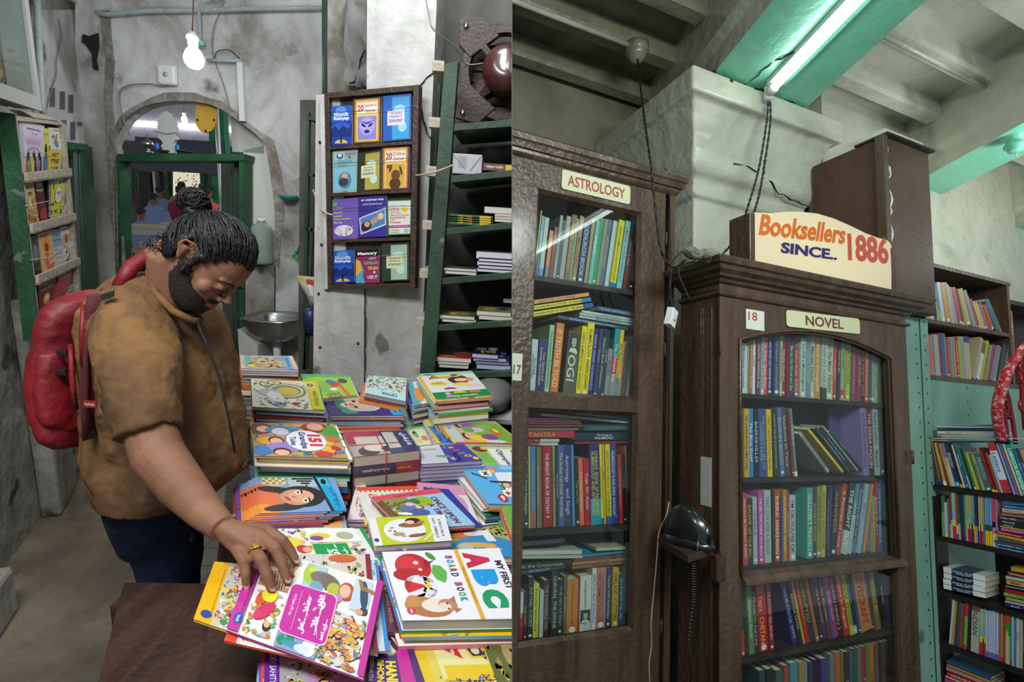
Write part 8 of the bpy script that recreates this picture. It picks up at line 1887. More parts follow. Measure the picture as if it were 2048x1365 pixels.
def netaji():
 g = 'plastic wrapped hardbacks tied with red cord'
 q0 = top([(686,864),(812,861),(840,901),(708,915)],.93); z = .93
 th = .0335
 for k in range(4):
  q = [V(p.x,p.y,z) for p in q0]; o = sheet(q,th - .001,'20285c' if k else 'a82840',A_netaji if k == 0 else None,f'navy and maroon hardback, {ORD[k]} from top in the plastic wrapped pack','hardback_book',g,page='c8bca8',cat='book',spine=(3,2,'1c2450') if k in (1,3) else None)
  if k in (1,3):
   mb = MB(); a,b = q[3],q[2]; d = (b - a).normalized(); n_ = d.cross(V(0,0,1)).normalized() * .0014
   mb.hexa([a.lerp(b,.63) + n_,a.lerp(b,1) + n_,a.lerp(b,1) + n_ - V(0,0,th - .001),a.lerp(b,.63) + n_ - V(0,0,th - .001)],[p - n_ * .4 for p in (a.lerp(b,.63) + n_,a.lerp(b,1) + n_,a.lerp(b,1) + n_ - V(0,0,th - .001),a.lerp(b,.63) + n_ - V(0,0,th - .001))],cols=[hx('9c1c30')] * 6)
   letter(mb,'নেতাজির রহস্য সন্ধানে','e0dcd8',a + d * (b - a).length * .12 + n_ * 1.1 - V(0,0,th * .74),d,V(0,0,1),(b - a).length * .42,th * .5,.02); letter(mb,'হরিসাধন রায়','d0b050',a + d * (b - a).length * .66 + n_ * 1.1 - V(0,0,th * .7),d,V(0,0,1),(b - a).length * .2,th * .35,.02)
   wput(mb,'spine_title',M['gloss'],a,o)
  z -= th
 cd = MB(); zb_ = z; c1,c2 = q0[0].lerp(q0[1],.48),q0[3].lerp(q0[2],.48); e = V(0,0,.0015); n_ = V(0,-.002,0); pts = [c1 + e,c2 + e + n_,c2 + n_ * 2 - V(0,0,.93 - zb_)]; cd.tube(pts,.0016,6); c3,c4 = q0[0].lerp(q0[3],.6),q0[1].lerp(q0[2],.6); cd.tube([c3 + e,c4 + e],.0016,6)
 tag(wput(cd,'red_cord',flat('red_string','b01830',.6),c1),'thin red cord tied round the wrapped pack of hardbacks','cord')
 q = [p + (p - sum(q0,V(0,0,0)) / 4).normalized() * .006 for p in q0]; mb = MB(); mb.prism([V(p.x,p.y,zb_) for p in q],(0,0,.93 - zb_ + .003)); o = wput(mb,'plastic_wrap',glassmat('cling_wrap',(.97,.97,.97),1.35,.03),q[0]); tag(o,'clear plastic wrap round the pack of navy hardbacks','plastic wrap')
 S([(700,880),(812,876),(826,903),(712,912)],zb_ - .0005,[],[],'wrapped hardback pack',seed=10)
netaji()
S([(840,893),(926,888),(966,922),(843,929)],.895,[.012,.012,.012,.012,.012],[('4c3c94',A_word,'purple word search puzzle book, topmost of its shrink wrapped pile')],'word search puzzle book',seed=11,jit=.003,cols=['5c4c94','8880a8','7870a0'],page='b0acb8')
S([(932,893),(1040,895),(1070,938),(975,935)],.855,[.006],[('b8c898',A_eng,'English Olympiad book with red and navy title')],'English Olympiad book',seed=12)
S([(500,846),(668,848),(696,917),(510,912)],.93,[.008,.008,.010,.004,.008,.016],[('b09850',A_grand,'colourful 151 Grandpa Tales picture book')],'Grandpa Tales book',seed=13,jit=.010)
S([(921,934),(1050,930),(1080,1012),(976,1008)],.865,[.012,.005,.005],[('58a8d8',A_math,'sky blue arithmetic book with cartoon children')],'sky blue arithmetic book',seed=14)
S([(914,953),(960,951),(1040,1016),(968,1018)],.842,[.010],[('d0d4d8',A_white,'white exercise book with a red mark below the arithmetic book')],'white exercise book',seed=15)
S([(906,960),(918,957),(1008,1030),(972,1034)],.826,[.008],[('18784c',A_spir,'dark green spiral bound notebook beside the white exercise book')],'green spiral notebook',seed=16)
S([(510,955),(669,955),(694,1022),(517,1028)],.872,[.003,.003,.003,.003,.003,.003],[('7898c0',A_woman,'comic with a long haired woman in orange and a cyan band')] + [('d87848',A_woman,f'copy of the orange woman comic, {ORD[k]} from top of the fan') for k in range(1,6)],'orange woman comic',seed=17,jit=.002,spread=(-.007,-.004))
S([(713,970),(731,968),(737,1040),(695,1040)],.835,[.006],[('d8ccc8',A_deva,'white comic with big red Bengali letters')],'red lettered comic',seed=18)
S([(712,975),(832,973),(860,1040),(735,1042)],.846,[.006],[('d4d4cc',A_draw,'squared paper Drawing book with rainbow letters')],'drawing book',seed=19)
S([(834,965),(925,972),(958,1045),(850,1045)],.838,[.006],[('c8d0d4',A_baby,'pink and grey baby face book')],'baby face book',seed=20)
S([(846,976),(897,979),(966,1056),(900,1056)],.852,[.008],[('283488',None,'deep blue book edge just under the Once Upon a Time book')],'blue edged book',seed=21)
S([(741,995),(876,977),(951,1051),(806,1060)],.868,[.008,.005],[('c84858',A_once,'Once Upon a Time picture book with a pink band')],'Once Upon a Time book',seed=22)
S([(462,1029),(690,1032),(695,1062),(480,1065)],.838,[.004,.004],[('98a8b0',A_emb,'comic strip edge with orange sun emblems')],'sun emblem comic',seed=23)
S([(895,1062),(1002,1052),(1060,1118),(905,1112)],.845,[.006],[('a89850',A_pond,'village comic of a blue pond and a boat')],'blue pond comic',seed=24)
S([(1004,1014),(1060,1005),(1090,1075),(1030,1085)],.865,[.008],[('68a840',None,'bright green book at the seam edge beside the arithmetic book')],'bright green book',seed=25)
S([(735,1037),(889,1030),(904,1082),(750,1093)],.892,[.014],[('b8c020',A_dom,'yellow green board book of domestic and aqua animals')],'domestic animals board book',seed=26)
S([(556,1058),(725,1058),(775,1137),(585,1150)],.868,[.004,.004],[('d8d8cc',A_vik,'Bengali comic with a green title panel')],'green title comic',seed=27)
S([(764,1105),(998,1097),(1064,1238),(805,1242)],.925,[.022],[('dcdce0',A_abc,'big white My First ABC board book with apple, ball and cat')],'ABC board book',seed=28)
S([(752,1130),(775,1138),(806,1262),(768,1266)],.885,[.010],[('502028',A_graph,'maroon graphic novel wedged left of the ABC board book')],'maroon graphic novel',seed=29)
S([(809,1256),(972,1256),(1046,1420),(868,1430)],.868,[.006],[('d0c050',A_port,'yellow comic with a grey oval portrait')],'yellow portrait comic',seed=30)
S([(742,1262),(816,1268),(872,1430),(725,1430)],.872,[.006],[('442068',A_handa,'purple comic with a cartoon face and yellow letters')],'purple cartoon comic',seed=31)
S([(530,1290),(735,1300),(760,1440),(526,1440)],.862,[.006,.004,.006],[('9c9ca0',A_dev,'grey comic with a purple spine strip at the near edge')],'purple spined comic',seed=32,jit=.012)
S([(958,1262),(1060,1262),(1120,1430),(1020,1430)],.875,[.006,.004,.005],[('58602c',A_vert,'olive green comic at the near right corner')],'olive comic',seed=33,jit=.010)
def parea(p): return abs(sum(p[i].x * p[(i + 1) % len(p)].y - p[(i + 1) % len(p)].x * p[i].y for i in range(len(p)))) / 2
def pclip(A,B):
 out = [V(p.x,p.y,0) for p in A]; s = 1 if sum(B[i].x * B[(i + 1) % 4].y - B[(i + 1) % 4].x * B[i].y for i in range(4)) > 0 else -1
 for i in range(4):
  a,b = B[i],B[(i + 1) % 4]; f = lambda p: s * ((b.x - a.x) * (p.y - a.y) - (b.y - a.y) * (p.x - a.x)); new = []
  for j in range(len(out)):
   p,q = out[j - 1],out[j]; fp,fq_ = f(p),f(q)
   if (fp >= 0) != (fq_ >= 0): new.append(p.lerp(q,fp / (fp - fq_)))
   if fq_ >= 0: new.append(q)
  out = new
  if len(out) < 3: return 0
 return parea(out)
done_ = []
for a,k in sorted(QS,key=lambda q: q[0][1]):
 q = top(a[0],a[1]); zb_ = TT + .001
 for q2,z2 in done_:
  if z2 < a[1] - .004 and pclip(q,q2) > .10 * parea(q): zb_ = max(zb_,z2 + .001)
 stack(*a,zb=zb_,**k); done_.append((q,a[1]))
def loose(pxs,zs,th,col,draw,label):
 q = [HZ(x,y,z) for (x,y),z in zip(pxs,zs)]; return sheet(q,th,col,draw,label,group=None)
loose([(697,1110),(755,1123),(779,1303),(690,1305)],(.889,) * 4,.004,'c0c8d0',A_blu,'comic with a bright blue edge sticking out under the magenta comic')
loose([(600,1109),(740,1110),(756,1310),(590,1290)],(.8945,) * 4,.004,'c8c0b8',A_mar,'comic with a maroon edge and an orange horse under the magenta comic')
loose([(429,1124),(560,1135),(535,1290),(387,1239)],(.900,.896,.896,.900),.005,'e0a818',A_yel,'yellow spined crowded comic held under his fingers at left')
loose([(520,1112),(745,1165),(722,1345),(448,1282)],(.9035,) * 4,.004,'d84828',A_red,'red edged comic directly under the magenta comic')
loose([(518,1094),(767,1168),(727,1360),(453,1261)],(.912,.909,.909,.912),.004,'b82890',A_pink,'magenta bordered Bengali comic under his hand, topmost of all')
# the man choosing comics
M['skin'] = ramp_mat('warm_brown_skin',[(.3,'704c39'),(.5,'835c45'),(.75,'92694f')],scale=6,bump=.2,bscale=140,rough=.62,spec=.3,bdist=.004)
M['hair'] = ramp_mat('black_hair',[(.3,'08080a'),(.7,'15151a')],scale=30,bump=.9,bscale=70,rough=.45,stretch=(6,1,1),bdist=.006)
M['beard'] = ramp_mat('trimmed_beard',[(.35,'120e0c'),(.6,'241a15'),(.75,'3a2a20')],scale=160,bump=1,bscale=260,rough=.9,bdist=.004)
M['linen'] = ramp_mat('rust_brown_linen',[(.25,'463326'),(.42,'5e4632'),(.58,'785a38'),(.78,'5c4233')],scale=5,bump=.5,bscale=18,rough=.95,stretch=(1,1,.4),spec=.1)
M['denim'] = ramp_mat('dark_blue_denim',[(.3,'141c2c'),(.6,'1f2c44'),(.8,'2c3c58')],scale=6,bump=.3,bscale=90,rough=.9,stretch=(1,1,.3),spec=.2)
M['nylon'] = ramp_mat('red_nylon',[(.3,'4c0810'),(.6,'7a0f1a'),(.8,'8c1620')],scale=4,bump=.4,bscale=14,rough=.55)
M['nylon_dark'] = flat('dark_red_mesh','4a0a12',.8,bump=.4,bscale=300)
def remesh(o,vox,sm=4,disp=0,dscale=.1):
 r = o.modifiers.new('r','REMESH'); r.mode = 'VOXEL'; r.voxel_size = vox; r.use_smooth_shade = True
 if sm: s = o.modifiers.new('s','SMOOTH'); s.factor = .5; s.iterations = sm
 if disp: t = bpy.data.textures.new('folds','CLOUDS'); t.noise_scale = dscale; t.noise_depth = 3; d = o.modifiers.new('d','DISPLACE'); d.texture = t; d.strength = disp; d.mid_level = .5
 return o
def ringloft(mb,rings):
 n = len(rings[0]); vs = [v for r in rings for v in r]
 mb.add(vs,[(i * n + k,i * n + (k + 1) % n,(i + 1) * n + (k + 1) % n,(i + 1) * n + k) for i in range(len(rings) - 1) for k in range(n)] + [tuple(reversed(range(n))),tuple(range(len(rings) * n - n,len(rings) * n))])
def sect(x0,x1,y,z,hd,grow=0,n=24,rx=None):
 c = WP((x0 + x1) / 2,y,z); hw = (x1 - x0) / 2 / F * z + grow; hd += grow
 return [c + V(hw * math.copysign(abs(math.cos(t)) ** .85,math.cos(t)),hd * math.copysign(abs(math.sin(t)) ** .85,math.sin(t)),0) for t in [6.2832 * k / n for k in range(n)]]
mid = lambda L,y: next((a[1] + (b[1] - a[1]) * (y - a[0]) / (b[0] - a[0]) for a,b in zip(L,L[1:]) if a[0] <= y <= b[0]),L[-1][1] if y > L[-1][0] else L[0][1])
Z1 = 1.33
HC = WP(404,520,Z1); hf = c2w(V(.58,.76,.06).normalized()); hu = c2w(V(.70,-.66,.10).normalized()); hu = (hu - hf * hu.dot(hf)).normalized(); hl = hu.cross(hf)
def HD(a,l,b): return HC + (hf * a + hl * l + hu * b) * .95
HR = [(-.118,.085,.045,.012),(-.112,.100,.025,.028),(-.100,.109,.010,.040),(-.085,.111,-.005,.050),(-.07,.113,-.03,.056),(-.05,.113,-.055,.062),(-.03,.109,-.068,.067),(-.01,.103,-.08,.071),(.008,.104,-.088,.074),(.022,.111,-.092,.076),(.045,.111,-.095,.077),(.075,.102,-.090,.073),(.10,.080,-.07,.062),(.118,.045,-.035,.042),(.126,.01,-.01,.012)]
def hring(b,grow=0,n=32):
 fr_ = mid([(r[0],r[1]) for r in HR],b) + grow; bk = mid([(r[0],r[2]) for r in HR],b) - grow; hw = mid([(r[0],r[3]) for r in HR],b) + grow; am = bk + (fr_ - bk) * .48; out = []
 for k in range(n):
  t = 6.2832 * k / n; c,s = math.cos(t),math.sin(t); out.append(((am + (fr_ - am if c > 0 else am - bk) * math.copysign(abs(c) ** .9,c)),hw * math.copysign(abs(s) ** .8,s),b))
 return out
man = thing('person','bearded man with a black hair bun and brown shirt bending over the comics','person',V(WP(335,1100,1.5).x,WP(335,1100,1.5).y,0))
ms = MB(); ms.smooth = True
ringloft(ms,[[HD(*p) for p in hring(r[0])] for r in HR])
ms.tube([HD(.108,0,.016),HD(.116,0,.0),HD(.130,0,-.015),HD(.134,0,-.023)],[.008,.009,.0118,.0112],10)
for s in (-1,1):
 ms.blob(HD(.118,s * .012,-.026),(.009,) * 3,10,6); ms.blob(HD(.099,s * .031,.001),(.013,.013,.011),12,8); ms.blob(HD(.076,s * .042,-.024),(.022,.022,.022),12,8)
 ms.tube([HD(.107,s * .006,.020),HD(.106,s * .03,.024),HD(.09,s * .055,.02)],[.007,.0075,.005],8)
 ec = (-.012,s * .077,.0)
 ms.tube([HD(ec[0] + .004,s * .074,-.024),HD(ec[0] - .004,s * .082,-.012),HD(ec[0] - .018,s * .091,.006),HD(ec[0] - .014,s * .094,.024),HD(ec[0] + .002,s * .088,.030),HD(ec[0] + .014,s * .078,.022)],[.006,.005,.0045,.0045,.0045,.004],8)
 ms.tube([HD(ec[0] - .002,s * .074,-.018),HD(ec[0] - .006,s * .079,.014)],[.009,.012],10)
ms.tube([HD(.108,-.022,-.053),HD(.1185,0,-.0505),HD(.108,.022,-.053)],[.004,.006,.004],8); ms.tube([HD(.106,-.02,-.062),HD(.117,0,-.061),HD(.106,.02,-.062)],[.004,.007,.004],8)
ms.tube([HD(-.035,0,-.01),HD(-.05,0,-.06),WP(352,585,1.36),WP(325,620,1.38)],[.062,.058,.062,.075],20)
SECT = [(548,262,350,.10),(575,243,365,.17),(610,227,385,.20),(650,215,414,.205),(700,209,434,.20),(760,206,452,.19),(820,206,466,.18),(880,207,474,.175),(925,209,472,.17),(955,213,455,.165),(978,228,425,.16)]
ringloft(ms,[sect(x0,x1,y,1.42,d,-.018) for y,x0,x1,d in SECT])
for L in ([(330,1010,1.45,.085),(335,1100,1.47,.066),(335,1180,1.48,.055)],[(345,1010,1.6,.085),(355,1100,1.6,.068),(350,1180,1.6,.055)]):
 pts = [WP(x,y,z) for x,y,z,r in L]; ft = V(pts[-1].x + .0,pts[-1].y,.09); ms.tube(pts + [ft,ft - V(-.02,0,.05)],[r for *_,r in L] + [.04,.04],16); ms.tube([ft - V(.02,0,.05),ft + V(.14,-.03,-.06)],[.045,.03],10)
el = WP(318,915,1.12); wr_ = HZ(446,1058,.985)
ms.tube([WP(285,700,1.25),WP(296,800,1.17),WP(302,870,1.135),el,WP(365,975,1.10),WP(410,1025,1.08),wr_],[.06,.055,.052,.053,.047,.036,.027],18)
FG = {'little': ((472,1096,.955),(488,1124,.957),(492,1152,.937),(493,1172,.920),.0095),'ring': ((497,1088,.965),(524,1122,.963),(535,1154,.941),(543,1178,.921),.0105),'middle': ((522,1074,.970),(553,1100,.968),(566,1132,.944),(575,1162,.921),.0108),'index': ((535,1062,.965),(565,1082,.957),(582,1104,.936),(592,1124,.921),.0102)}
for nm,(a,b,c,d,r) in FG.items():
 A_,B_,C_,D_ = (HZ(*p) for p in (a,b,c,d)); ms.tube([wr_,wr_.lerp(A_,.5),A_],[.019,.017,r * 1.35],12); ms.tube([A_,B_,C_,D_],[r * 1.25,r * 1.12,r,r * .82],12); ms.blob(D_,(r * .8,) * 3,10,6); ms.blob(B_,(r * 1.14,) * 3,10,6)
ms.tube([wr_ + V(.01,-.0,-.012),HZ(505,1068,.935),HZ(535,1085,.928),HZ(556,1100,.924)],[.018,.015,.0115,.0095],12)
ms.blob(wr_.lerp(HZ(505,1085,.95),.6),(.028,.028,.016),14,8)
ms.tube([WP(320,700,1.58),WP(340,800,1.62),WP(385,880,1.60),WP(432,905,1.56)],[.055,.048,.04,.028],14); lw = WP(436,907,1.555)
for k in range(4): ms.tube([lw,lw + V(.05,-.03 + k * .018,-.015),lw + V(.085,-.035 + k * .02,-.04)],[.014,.0095,.007],8)
ms.tube([lw,lw + V(.03,-.04,-.01),lw + V(.055,-.05,-.03)],[.014,.01,.008],8)
body = remesh(wput(ms,'body',M['skin'],HC,man),.0034,3)
NM_ = flat('fingernail','b8907c',.3)
for nm in FG:
 mb = MB(); a,b,c,d,r = FG[nm]; C_,D_ = HZ(*c),HZ(*d); t = (D_ - C_).normalized(); up = (V(0,0,1) - t * t.z).normalized(); sd = t.cross(up); p = D_ + up * r * .80 - t * .001
 vs = [p + t * (.0075 * math.cos(k * .5236)) + sd * (r * .55 * math.sin(k * .5236)) - up * (.0022 * abs(math.sin(k * .5236))) for k in range(12)]; mb.prism(vs,-up * .003); wput(mb,'fingernail',NM_,p,man)
a,b = HZ(*FG['ring'][0]),HZ(*FG['ring'][1]); c_ = a.lerp(b,.52); t = (b - a).normalized(); up = (V(0,0,1) - t * t.z).normalized(); sd = t.cross(up)
mb = MB(); mb.tube([c_ + (up * math.cos(k * .5236) + sd * math.sin(k * .5236)) * .0132 for k in range(13)],.0022,6); q = [c_ + up * .0125 + t * i * .0075 + sd * j * .006 for i,j in ((-1,-1),(1,-1),(1,1),(-1,1))]; mb.prism(q,up * .0035); wput(mb,'gold_ring',flat('gold','c8a040',.25,1),c_,man,bevel=.0008)
HE,HX = (.002,0,.018),(.112,.091,.124)
def hs(d,k=1.0): v = Vector(d).normalized(); r = 1 / math.sqrt((v.x / HX[0]) ** 2 + (v.y / HX[1]) ** 2 + (v.z / HX[2]) ** 2); return (HE[0] + v.x * r * k,v.y * r * k,HE[2] + v.z * r * k)
def hmask(p):
 a,l,b = p; lim = .079 if a > .085 else .042 + (a - .05) * 1.05 if a > .05 else .012 + (a - .036) * 2.1 if a > .036 else -.036 if a > .014 else .034 if a > -.03 else -.05
 return b > lim
mb = MB(); mb.smooth = True; n1,n2 = 40,30; g_ = [[hs((math.sin(math.pi * i / n2) * math.cos(6.2832 * k / n1),math.sin(math.pi * i / n2) * math.sin(6.2832 * k / n1),math.cos(math.pi * i / n2))) for k in range(n1)] for i in range(n2 + 1)]
for i in range(n2):
 for k in range(n1):
  q = [g_[i][k],g_[i + 1][k],g_[i + 1][(k + 1) % n1],g_[i][(k + 1) % n1]]
  if hmask(tuple(sum(c) / 4 for c in zip(*q))): mb.add([HD(*p) for p in q],[(0,1,2,3)])
bunc = HD(-.135,0,.078); hk = (-.105,0,.078)
o = wput(mb,'hair',M['hair'],HD(0,0,.1),man,weld=True); o.modifiers.new('t','SOLIDIFY').thickness = .012
R_ = random.Random(5); mb = MB()
for i in range(560):
 t = R_.uniform(-1.6,1.6) if i % 4 else R_.choice((-1,1)) * R_.uniform(1.7,3.1); a0 = Vector((math.cos(t),math.sin(t),R_.uniform(.05,.55) + .25 * abs(math.cos(t)) if i % 4 else R_.uniform(-.55,.2))); s0 = Vector((hk[0] - HE[0],R_.uniform(-.02,.02),hk[2] - HE[2] + R_.uniform(-.02,.02))).normalized(); a0.normalize(); p0 = hs(a0)
 if not hmask(p0): continue
 w1,w2 = R_.uniform(0,6),R_.uniform(.003,.012); pts = []
 for k in range(11):
  u = k / 10; d = a0.slerp(s0,u) if a0.dot(s0) > -.98 else a0; p = hs(d,1.0 + .045 * min(1,u * 4) + .015 * math.sin(u * 3.1) + R_.uniform(-.006,.006)); pts.append(HD(p[0],p[1] + w2 * math.sin(u * 5 + w1) * .6,p[2]))
 mb.tube(pts,[R_.uniform(.0012,.0026)] * 11,4,False)
for i in range(60):     # curls at the nape and temple
 if i % 3: c = HD(-.070 + R_.uniform(-.02,.012),-R_.uniform(.01,.068),-.045 + R_.uniform(-.03,.03))
 else: c = HD(.02 + R_.uniform(-.006,.01),-.078,-.005 + R_.uniform(-.035,.035))
 mb.tube([c + (hf * math.cos(k) + hu * math.sin(k)) * .006 + hl * (-.002 * k) for k in [j * .8 for j in range(7)]],.0014,4,False)
for i in range(150):
 ax = Vector((R_.uniform(-1,1),R_.uniform(-1,1),R_.uniform(-1,1))).normalized(); e1 = ax.orthogonal().normalized(); e2 = ax.cross(e1); r = R_.uniform(.030,.037); a1 = R_.uniform(0,6)
 mb.tube([bunc + (e1 * math.cos(a1 + k * .35) + e2 * math.sin(a1 + k * .35) * 1.15) * (r + .001 * (k % 2)) for k in range(9)],[.0016] * 9,4,False)
wput(mb,'hair_strands',M['hair'],bunc,man)
mb = MB(); mb.blob(bunc,(.034,.034,.039),20,12); mb.blob(bunc - hf * -.02 - hu * .012,(.030,.034,.026),14,8); wput(mb,'hair_bun',M['hair'],bunc,man)
mb = MB(); mb.smooth = True; bs = [-.12 + .0045 * i for i in range(27)]; g_ = [hring(b,.0045,64) for b in bs]
def bmask(a,l,b):
 if a < .002: return False
 if a > .104 and abs(l) < .03 and -.068 < b < -.046: return False
 up = -.004 - (a - .004) * .75 if a < .06 else -.046 - (a - .06) * .1
 if a > .1 and abs(l) < .034 and -.047 < b < -.037: return True
 return b < up
for i in range(len(bs) - 1):
 for k in range(64):
  q = [g_[i][k],g_[i][(k + 1) % 64],g_[i + 1][(k + 1) % 64],g_[i + 1][k]]; c = [sum(x) / 4 for x in zip(*q)]
  if bmask(*c): mb.add([HD(*p) for p in q],[(0,1,2,3)])
wput(mb,'beard',M['beard'],HD(.08,0,-.09),man,weld=True).modifiers.new('t','SOLIDIFY').thickness = .006
for s in (-1,1):
 mb = MB(); mb.tube([HD(.114,s * .012,.022),HD(.1155,s * .028,.028),HD(.100,s * .052,.022)],[.0022,.0042,.0016],6); wput(mb,'eyebrow',M['hair'],HD(.11,s * .03,.02),man)
 mb = MB(); mb.tube([HD(.108,s * .019,-.003),HD(.1135,s * .031,-.006),HD(.104,s * .045,-.003)],.0014,5); wput(mb,'eyelashes',M['hair'],HD(.11,s * .03,0),man)
mb = MB(); mb.tube([HD(.111,-.018,-.0565),HD(.1225,0,-.056),HD(.111,.018,-.0565)],.0034,6); wput(mb,'lips',flat('lips','804a40',.5),HD(.12,0,-.056),man)
mb = MB(); mb.smooth = True; ringloft(mb,[sect(x0,x1,y,1.42,d) for y,x0,x1,d in SECT])
for L in ([(272,618,1.32,.085),(272,680,1.25,.088),(282,760,1.19,.084),(293,830,1.15,.074),(299,872,1.135,.068)],[(300,618,1.55,.08),(315,700,1.6,.075),(335,790,1.62,.068)]):
 mb.tube([WP(x,y,z) for x,y,z,r in L],[r for *_,r in L],18)
remesh(wput(mb,'shirt',M['linen'],WP(320,760,1.42),man),.0065,4,.034,.10)
nk = [HD(-.115,0,-.055),HD(-.085,-.062,-.085),WP(345,600,1.29),WP(378,640,1.30),WP(398,644,1.38),WP(380,600,1.45),WP(350,560,1.46)]
ctr = [(318,520,1.40),(298,545,1.33),(310,585,1.285),(345,622,1.27),(385,643,1.29),(400,640,1.36),(385,610,1.44),(352,560,1.48),(330,525,1.47),(318,520,1.40)]
mb = MB(); mb.tube([WP(*p) for p in ctr],.009,8); wput(mb,'collar',M['linen'],WP(345,600,1.3),man)
mb = MB(); mb.tube([WP(394,645,1.30),WP(414,690,1.30),WP(440,760,1.32),WP(458,840,1.34),WP(470,905,1.36)],.003,6); wput(mb,'placket_edge',M['crack'],WP(440,760,1.3),man)
mb = MB(); mb.smooth = True; ringloft(mb,[sect(235,412,965,1.46,.155),sect(248,408,1000,1.46,.155),sect(258,400,1040,1.48,.14),sect(265,395,1075,1.50,.12)])
LG_ = [[(318,1050,1.45,.088),(330,1120,1.47,.074),(333,1180,1.48,.064)],[(340,1050,1.56,.088),(352,1120,1.56,.074),(350,1180,1.57,.064)]]
for L in LG_: pts = [WP(x,y,z) for x,y,z,r in L]; mb.tube(pts + [V(pts[-1].x,pts[-1].y,.06)],[r for *_,r in L] + [.06],18)
remesh(wput(mb,'jeans',M['denim'],WP(330,1050,1.45),man),.008,4,.012,.08)
for L in LG_: x,y,z,r = L[-1]; p = WP(x,y,z); mb = MB(); mb.blob(V(p.x + .06,p.y - .02,.04),(.14,.05,.05),16,8); mb.v = [V(v.x,v.y,max(v.z,.002)) for v in mb.v]; wput(mb,'shoe',M['bakelite'],V(p.x,p.y,0),man)
bp = thing('backpack','bulging red backpack with black buckles worn on his back','backpack',WP(165,875,1.42))
BS = [(582,170,225,.09),(592,158,232,.13),(612,150,230,.15),(650,142,222,.16),(700,131,216,.165),(750,128,212,.165),(800,136,210,.16),(840,150,210,.15),(865,168,210,.12),(875,182,208,.08)]
mb = MB(); mb.smooth = True; ringloft(mb,[sect(x0,x1,y,1.40,d) for y,x0,x1,d in BS]); remesh(wput(mb,'main_bag',M['nylon'],WP(175,730,1.42),bp),.006,4,.014,.07)
mb = MB(); mb.smooth = True; ringloft(mb,[sect(x0,x1,y,1.35,d) for y,x0,x1,d in ((668,132,175,.06),(690,124,182,.11),(760,124,180,.12),(820,138,182,.11),(848,152,184,.06))]); remesh(wput(mb,'front_pocket',M['nylon'],WP(150,760,1.3),bp),.006,4,.012,.05)
mb = MB(); mb.smooth = True; ringloft(mb,[sect(x0,x1,y,1.27,.05) for y,x0,x1 in ((588,196,226),(620,192,222),(700,184,208),(800,186,208),(866,192,208))]); wput(mb,'side_panel',M['nylon_dark'],WP(200,730,1.27),bp)
for pts,r in (([(240,575,1.30),(262,535,1.33),(300,508,1.42),(330,503,1.50),(352,510,1.56)],.019),([(225,596,1.28),(210,585,1.3),(200,590,1.35)],.012)): mb = MB(); mb.tube([WP(*p) for p in pts],r,10); wput(mb,'shoulder_strap',M['nylon'],WP(*pts[0]),bp)
for pts in ([(141,690,1.25),(143,730,1.235),(146,780,1.24),(152,820,1.25)],[(168,610,1.23),(164,660,1.22),(166,730,1.22)],[(180,600,1.24),(172,700,1.215),(172,800,1.22),(182,856,1.24)]): mb = MB(); mb.tube([WP(*p) for p in pts],.006,6); wput(mb,'webbing',M['nylon_dark'] if pts[0][0] == 180 else M['nylon'],WP(*pts[0]),bp)
for x,y in ((126,706),(124,745),(143,722)): mb = MB(); c = WP(x,y,1.26); mb.box(c - V(.012,.006,.008),c + V(.012,.006,.008)); wput(mb,'buckle',M['bakelite'],c,bp,bevel=.003)
mb = MB(); a,b,c,d = WP(201,590,1.215),WP(226,582,1.215),WP(226,594,1.215),WP(202,603,1.215); mb.prism([a,b,c,d],(0,.004,0)); wput(mb,'label_patch',M['bakelite'],a,bp)
mb = MB(); a,b,c = WP(167,802,1.205),WP(192,803,1.205),WP(168,815,1.205); mb.col('801420').prism([a,b,b + (c - a),c],(0,.003,0)); letter(mb,'Skybags','c8a8a8',c + (a - c) * .2 + (b - a) * .08 - V(0,.001,0),(b - a).normalized(),(a - c).normalized(),(b - a).length * .8,(a - c).length * .55); wput(mb,'name_patch',M['paint'],a,bp)
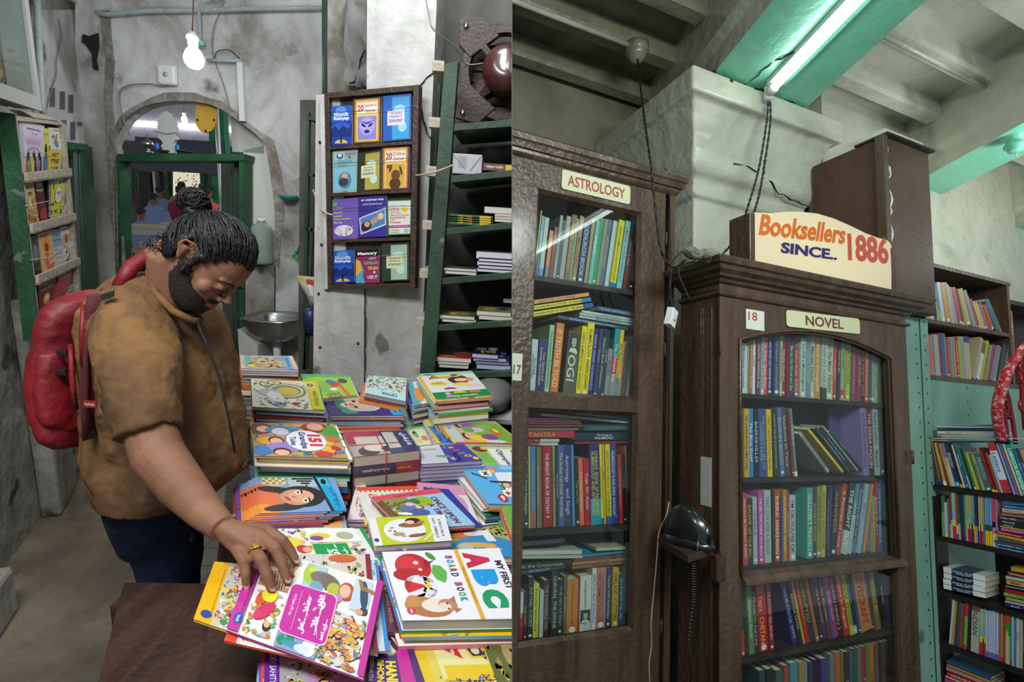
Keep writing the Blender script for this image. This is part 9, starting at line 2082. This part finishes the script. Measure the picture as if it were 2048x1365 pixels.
# customers in the passage
def customer(x,y,hh,z,wd,shirt,label,hair='141214',trousers='24262c',bend=0):
 """x,y: head centre in the photo; hh: head height in pixels"""
 k = z / F; hr = hh * k / 2; c = WP(x,y,z); t = thing('person',label,'person',V(c.x,c.y,0),'customers beyond the doorway'); w_ = wd * k / 2; sh = c.z - hr * 1.75; hp = c.z - hr * 7
 q = MB(); q.smooth = True; q.blob(c,(hr * .74,hr * .8,hr),16,12); q.tube([c - V(0,-.01,hr * .6),V(c.x,c.y + .01,sh - .04)],[hr * .48,hr * .55],12)
 for s in (-1,1):
  q.blob(c + V(s * hr * .76,0,-.01),(.012,.018,.03),8,6); el_ = V(c.x + s * (w_ + .01),c.y,sh - .30); q.tube([V(c.x + s * w_ * .8,c.y,sh - .04),el_,el_ + V(-s * .03,.16,-.12)],[.05,.04,.03],10)
  for j in range(4): p = el_ + V(-s * .03,.16,-.12); q.tube([p,p + V(-s * .01 + (j - 1.5) * .016,.05,-.03)],[.012,.008],6)
  q.tube([V(c.x + s * .09,c.y,hp),V(c.x + s * .09,c.y,.05)],[.075,.045],10)
 q.tube([V(c.x,c.y + .02,sh - .05),V(c.x,c.y + .02,hp)],[.09,.09],12); remesh(wput(q,'body',M['skin'],c,t),.014,2)
 q = MB(); q.smooth = True; R4 = []
 for dz,a,b in ((.03,.30,.05),(0,.62,.08),(-.04,.92,.10),(-.10,1.0,.12),(-.3,.95,.13),(-.5,.92,.13),(-.58,.93,.13)): R4.append([V(c.x + w_ * a * math.cos(u),c.y + .02 + b * math.sin(u),sh + dz) for u in [6.2832 * j / 20 for j in range(20)]])
 ringloft(q,R4)
 for s in (-1,1): q.tube([V(c.x + s * w_ * .78,c.y,sh - .06),V(c.x + s * (w_ + .01),c.y,sh - .26)],[.07,.062],12)
 remesh(wput(q,'shirt',flat('shirt_' + shirt,shirt,.9,bump=.3,bscale=20),c,t),.016,2,.012,.12)
 q = MB(); q.smooth = True; q.blob(c + V(0,.0,hr * .16),(hr * .80,hr * .88,hr * .92),16,10); wput(q,'hair',flat('hair_' + hair,hair,.6,bump=.6,bscale=120),c,t)
 q = MB(); q.tube([V(c.x,c.y,hp + .05),V(c.x,c.y,hp - .12)],[w_ * .8,w_ * .75],12)
 for s in (-1,1): q.tube([V(c.x + s * .09,c.y,hp),V(c.x + s * .09,c.y,.02)],[.09,.065],10)
 wput(q,'trousers',flat('trousers',trousers,.9),c,t)
for a in ((306,396,20,7.6,52,'7888b0','man from behind in a pale blue T-shirt nearest the counter beyond the door'),(320,382,20,8.5,42,'7484a4','taller man in a grey blue shirt behind the pale blue T-shirt','101820'),(360,382,20,8.0,40,'8c2444','man from behind in a crimson polo shirt'),
          (363,373,18,8.9,40,'a07848','man in an ochre shirt facing the glowing display board','1c1412'),(414,384,26,5.95,62,'c85850','man from behind in a coral red shirt at the right of the doorway'),(391,395,18,8.4,30,'383848','dark haired customer mostly hidden behind the hair bun'),(404,375,16,8.8,34,'b8a8c8','balding man in a pale lilac shirt behind the coral shirt','50484c'),(281,425,22,7.0,40,'7080a8','stooping person in a blue striped shirt at the left door edge')): customer(*a)
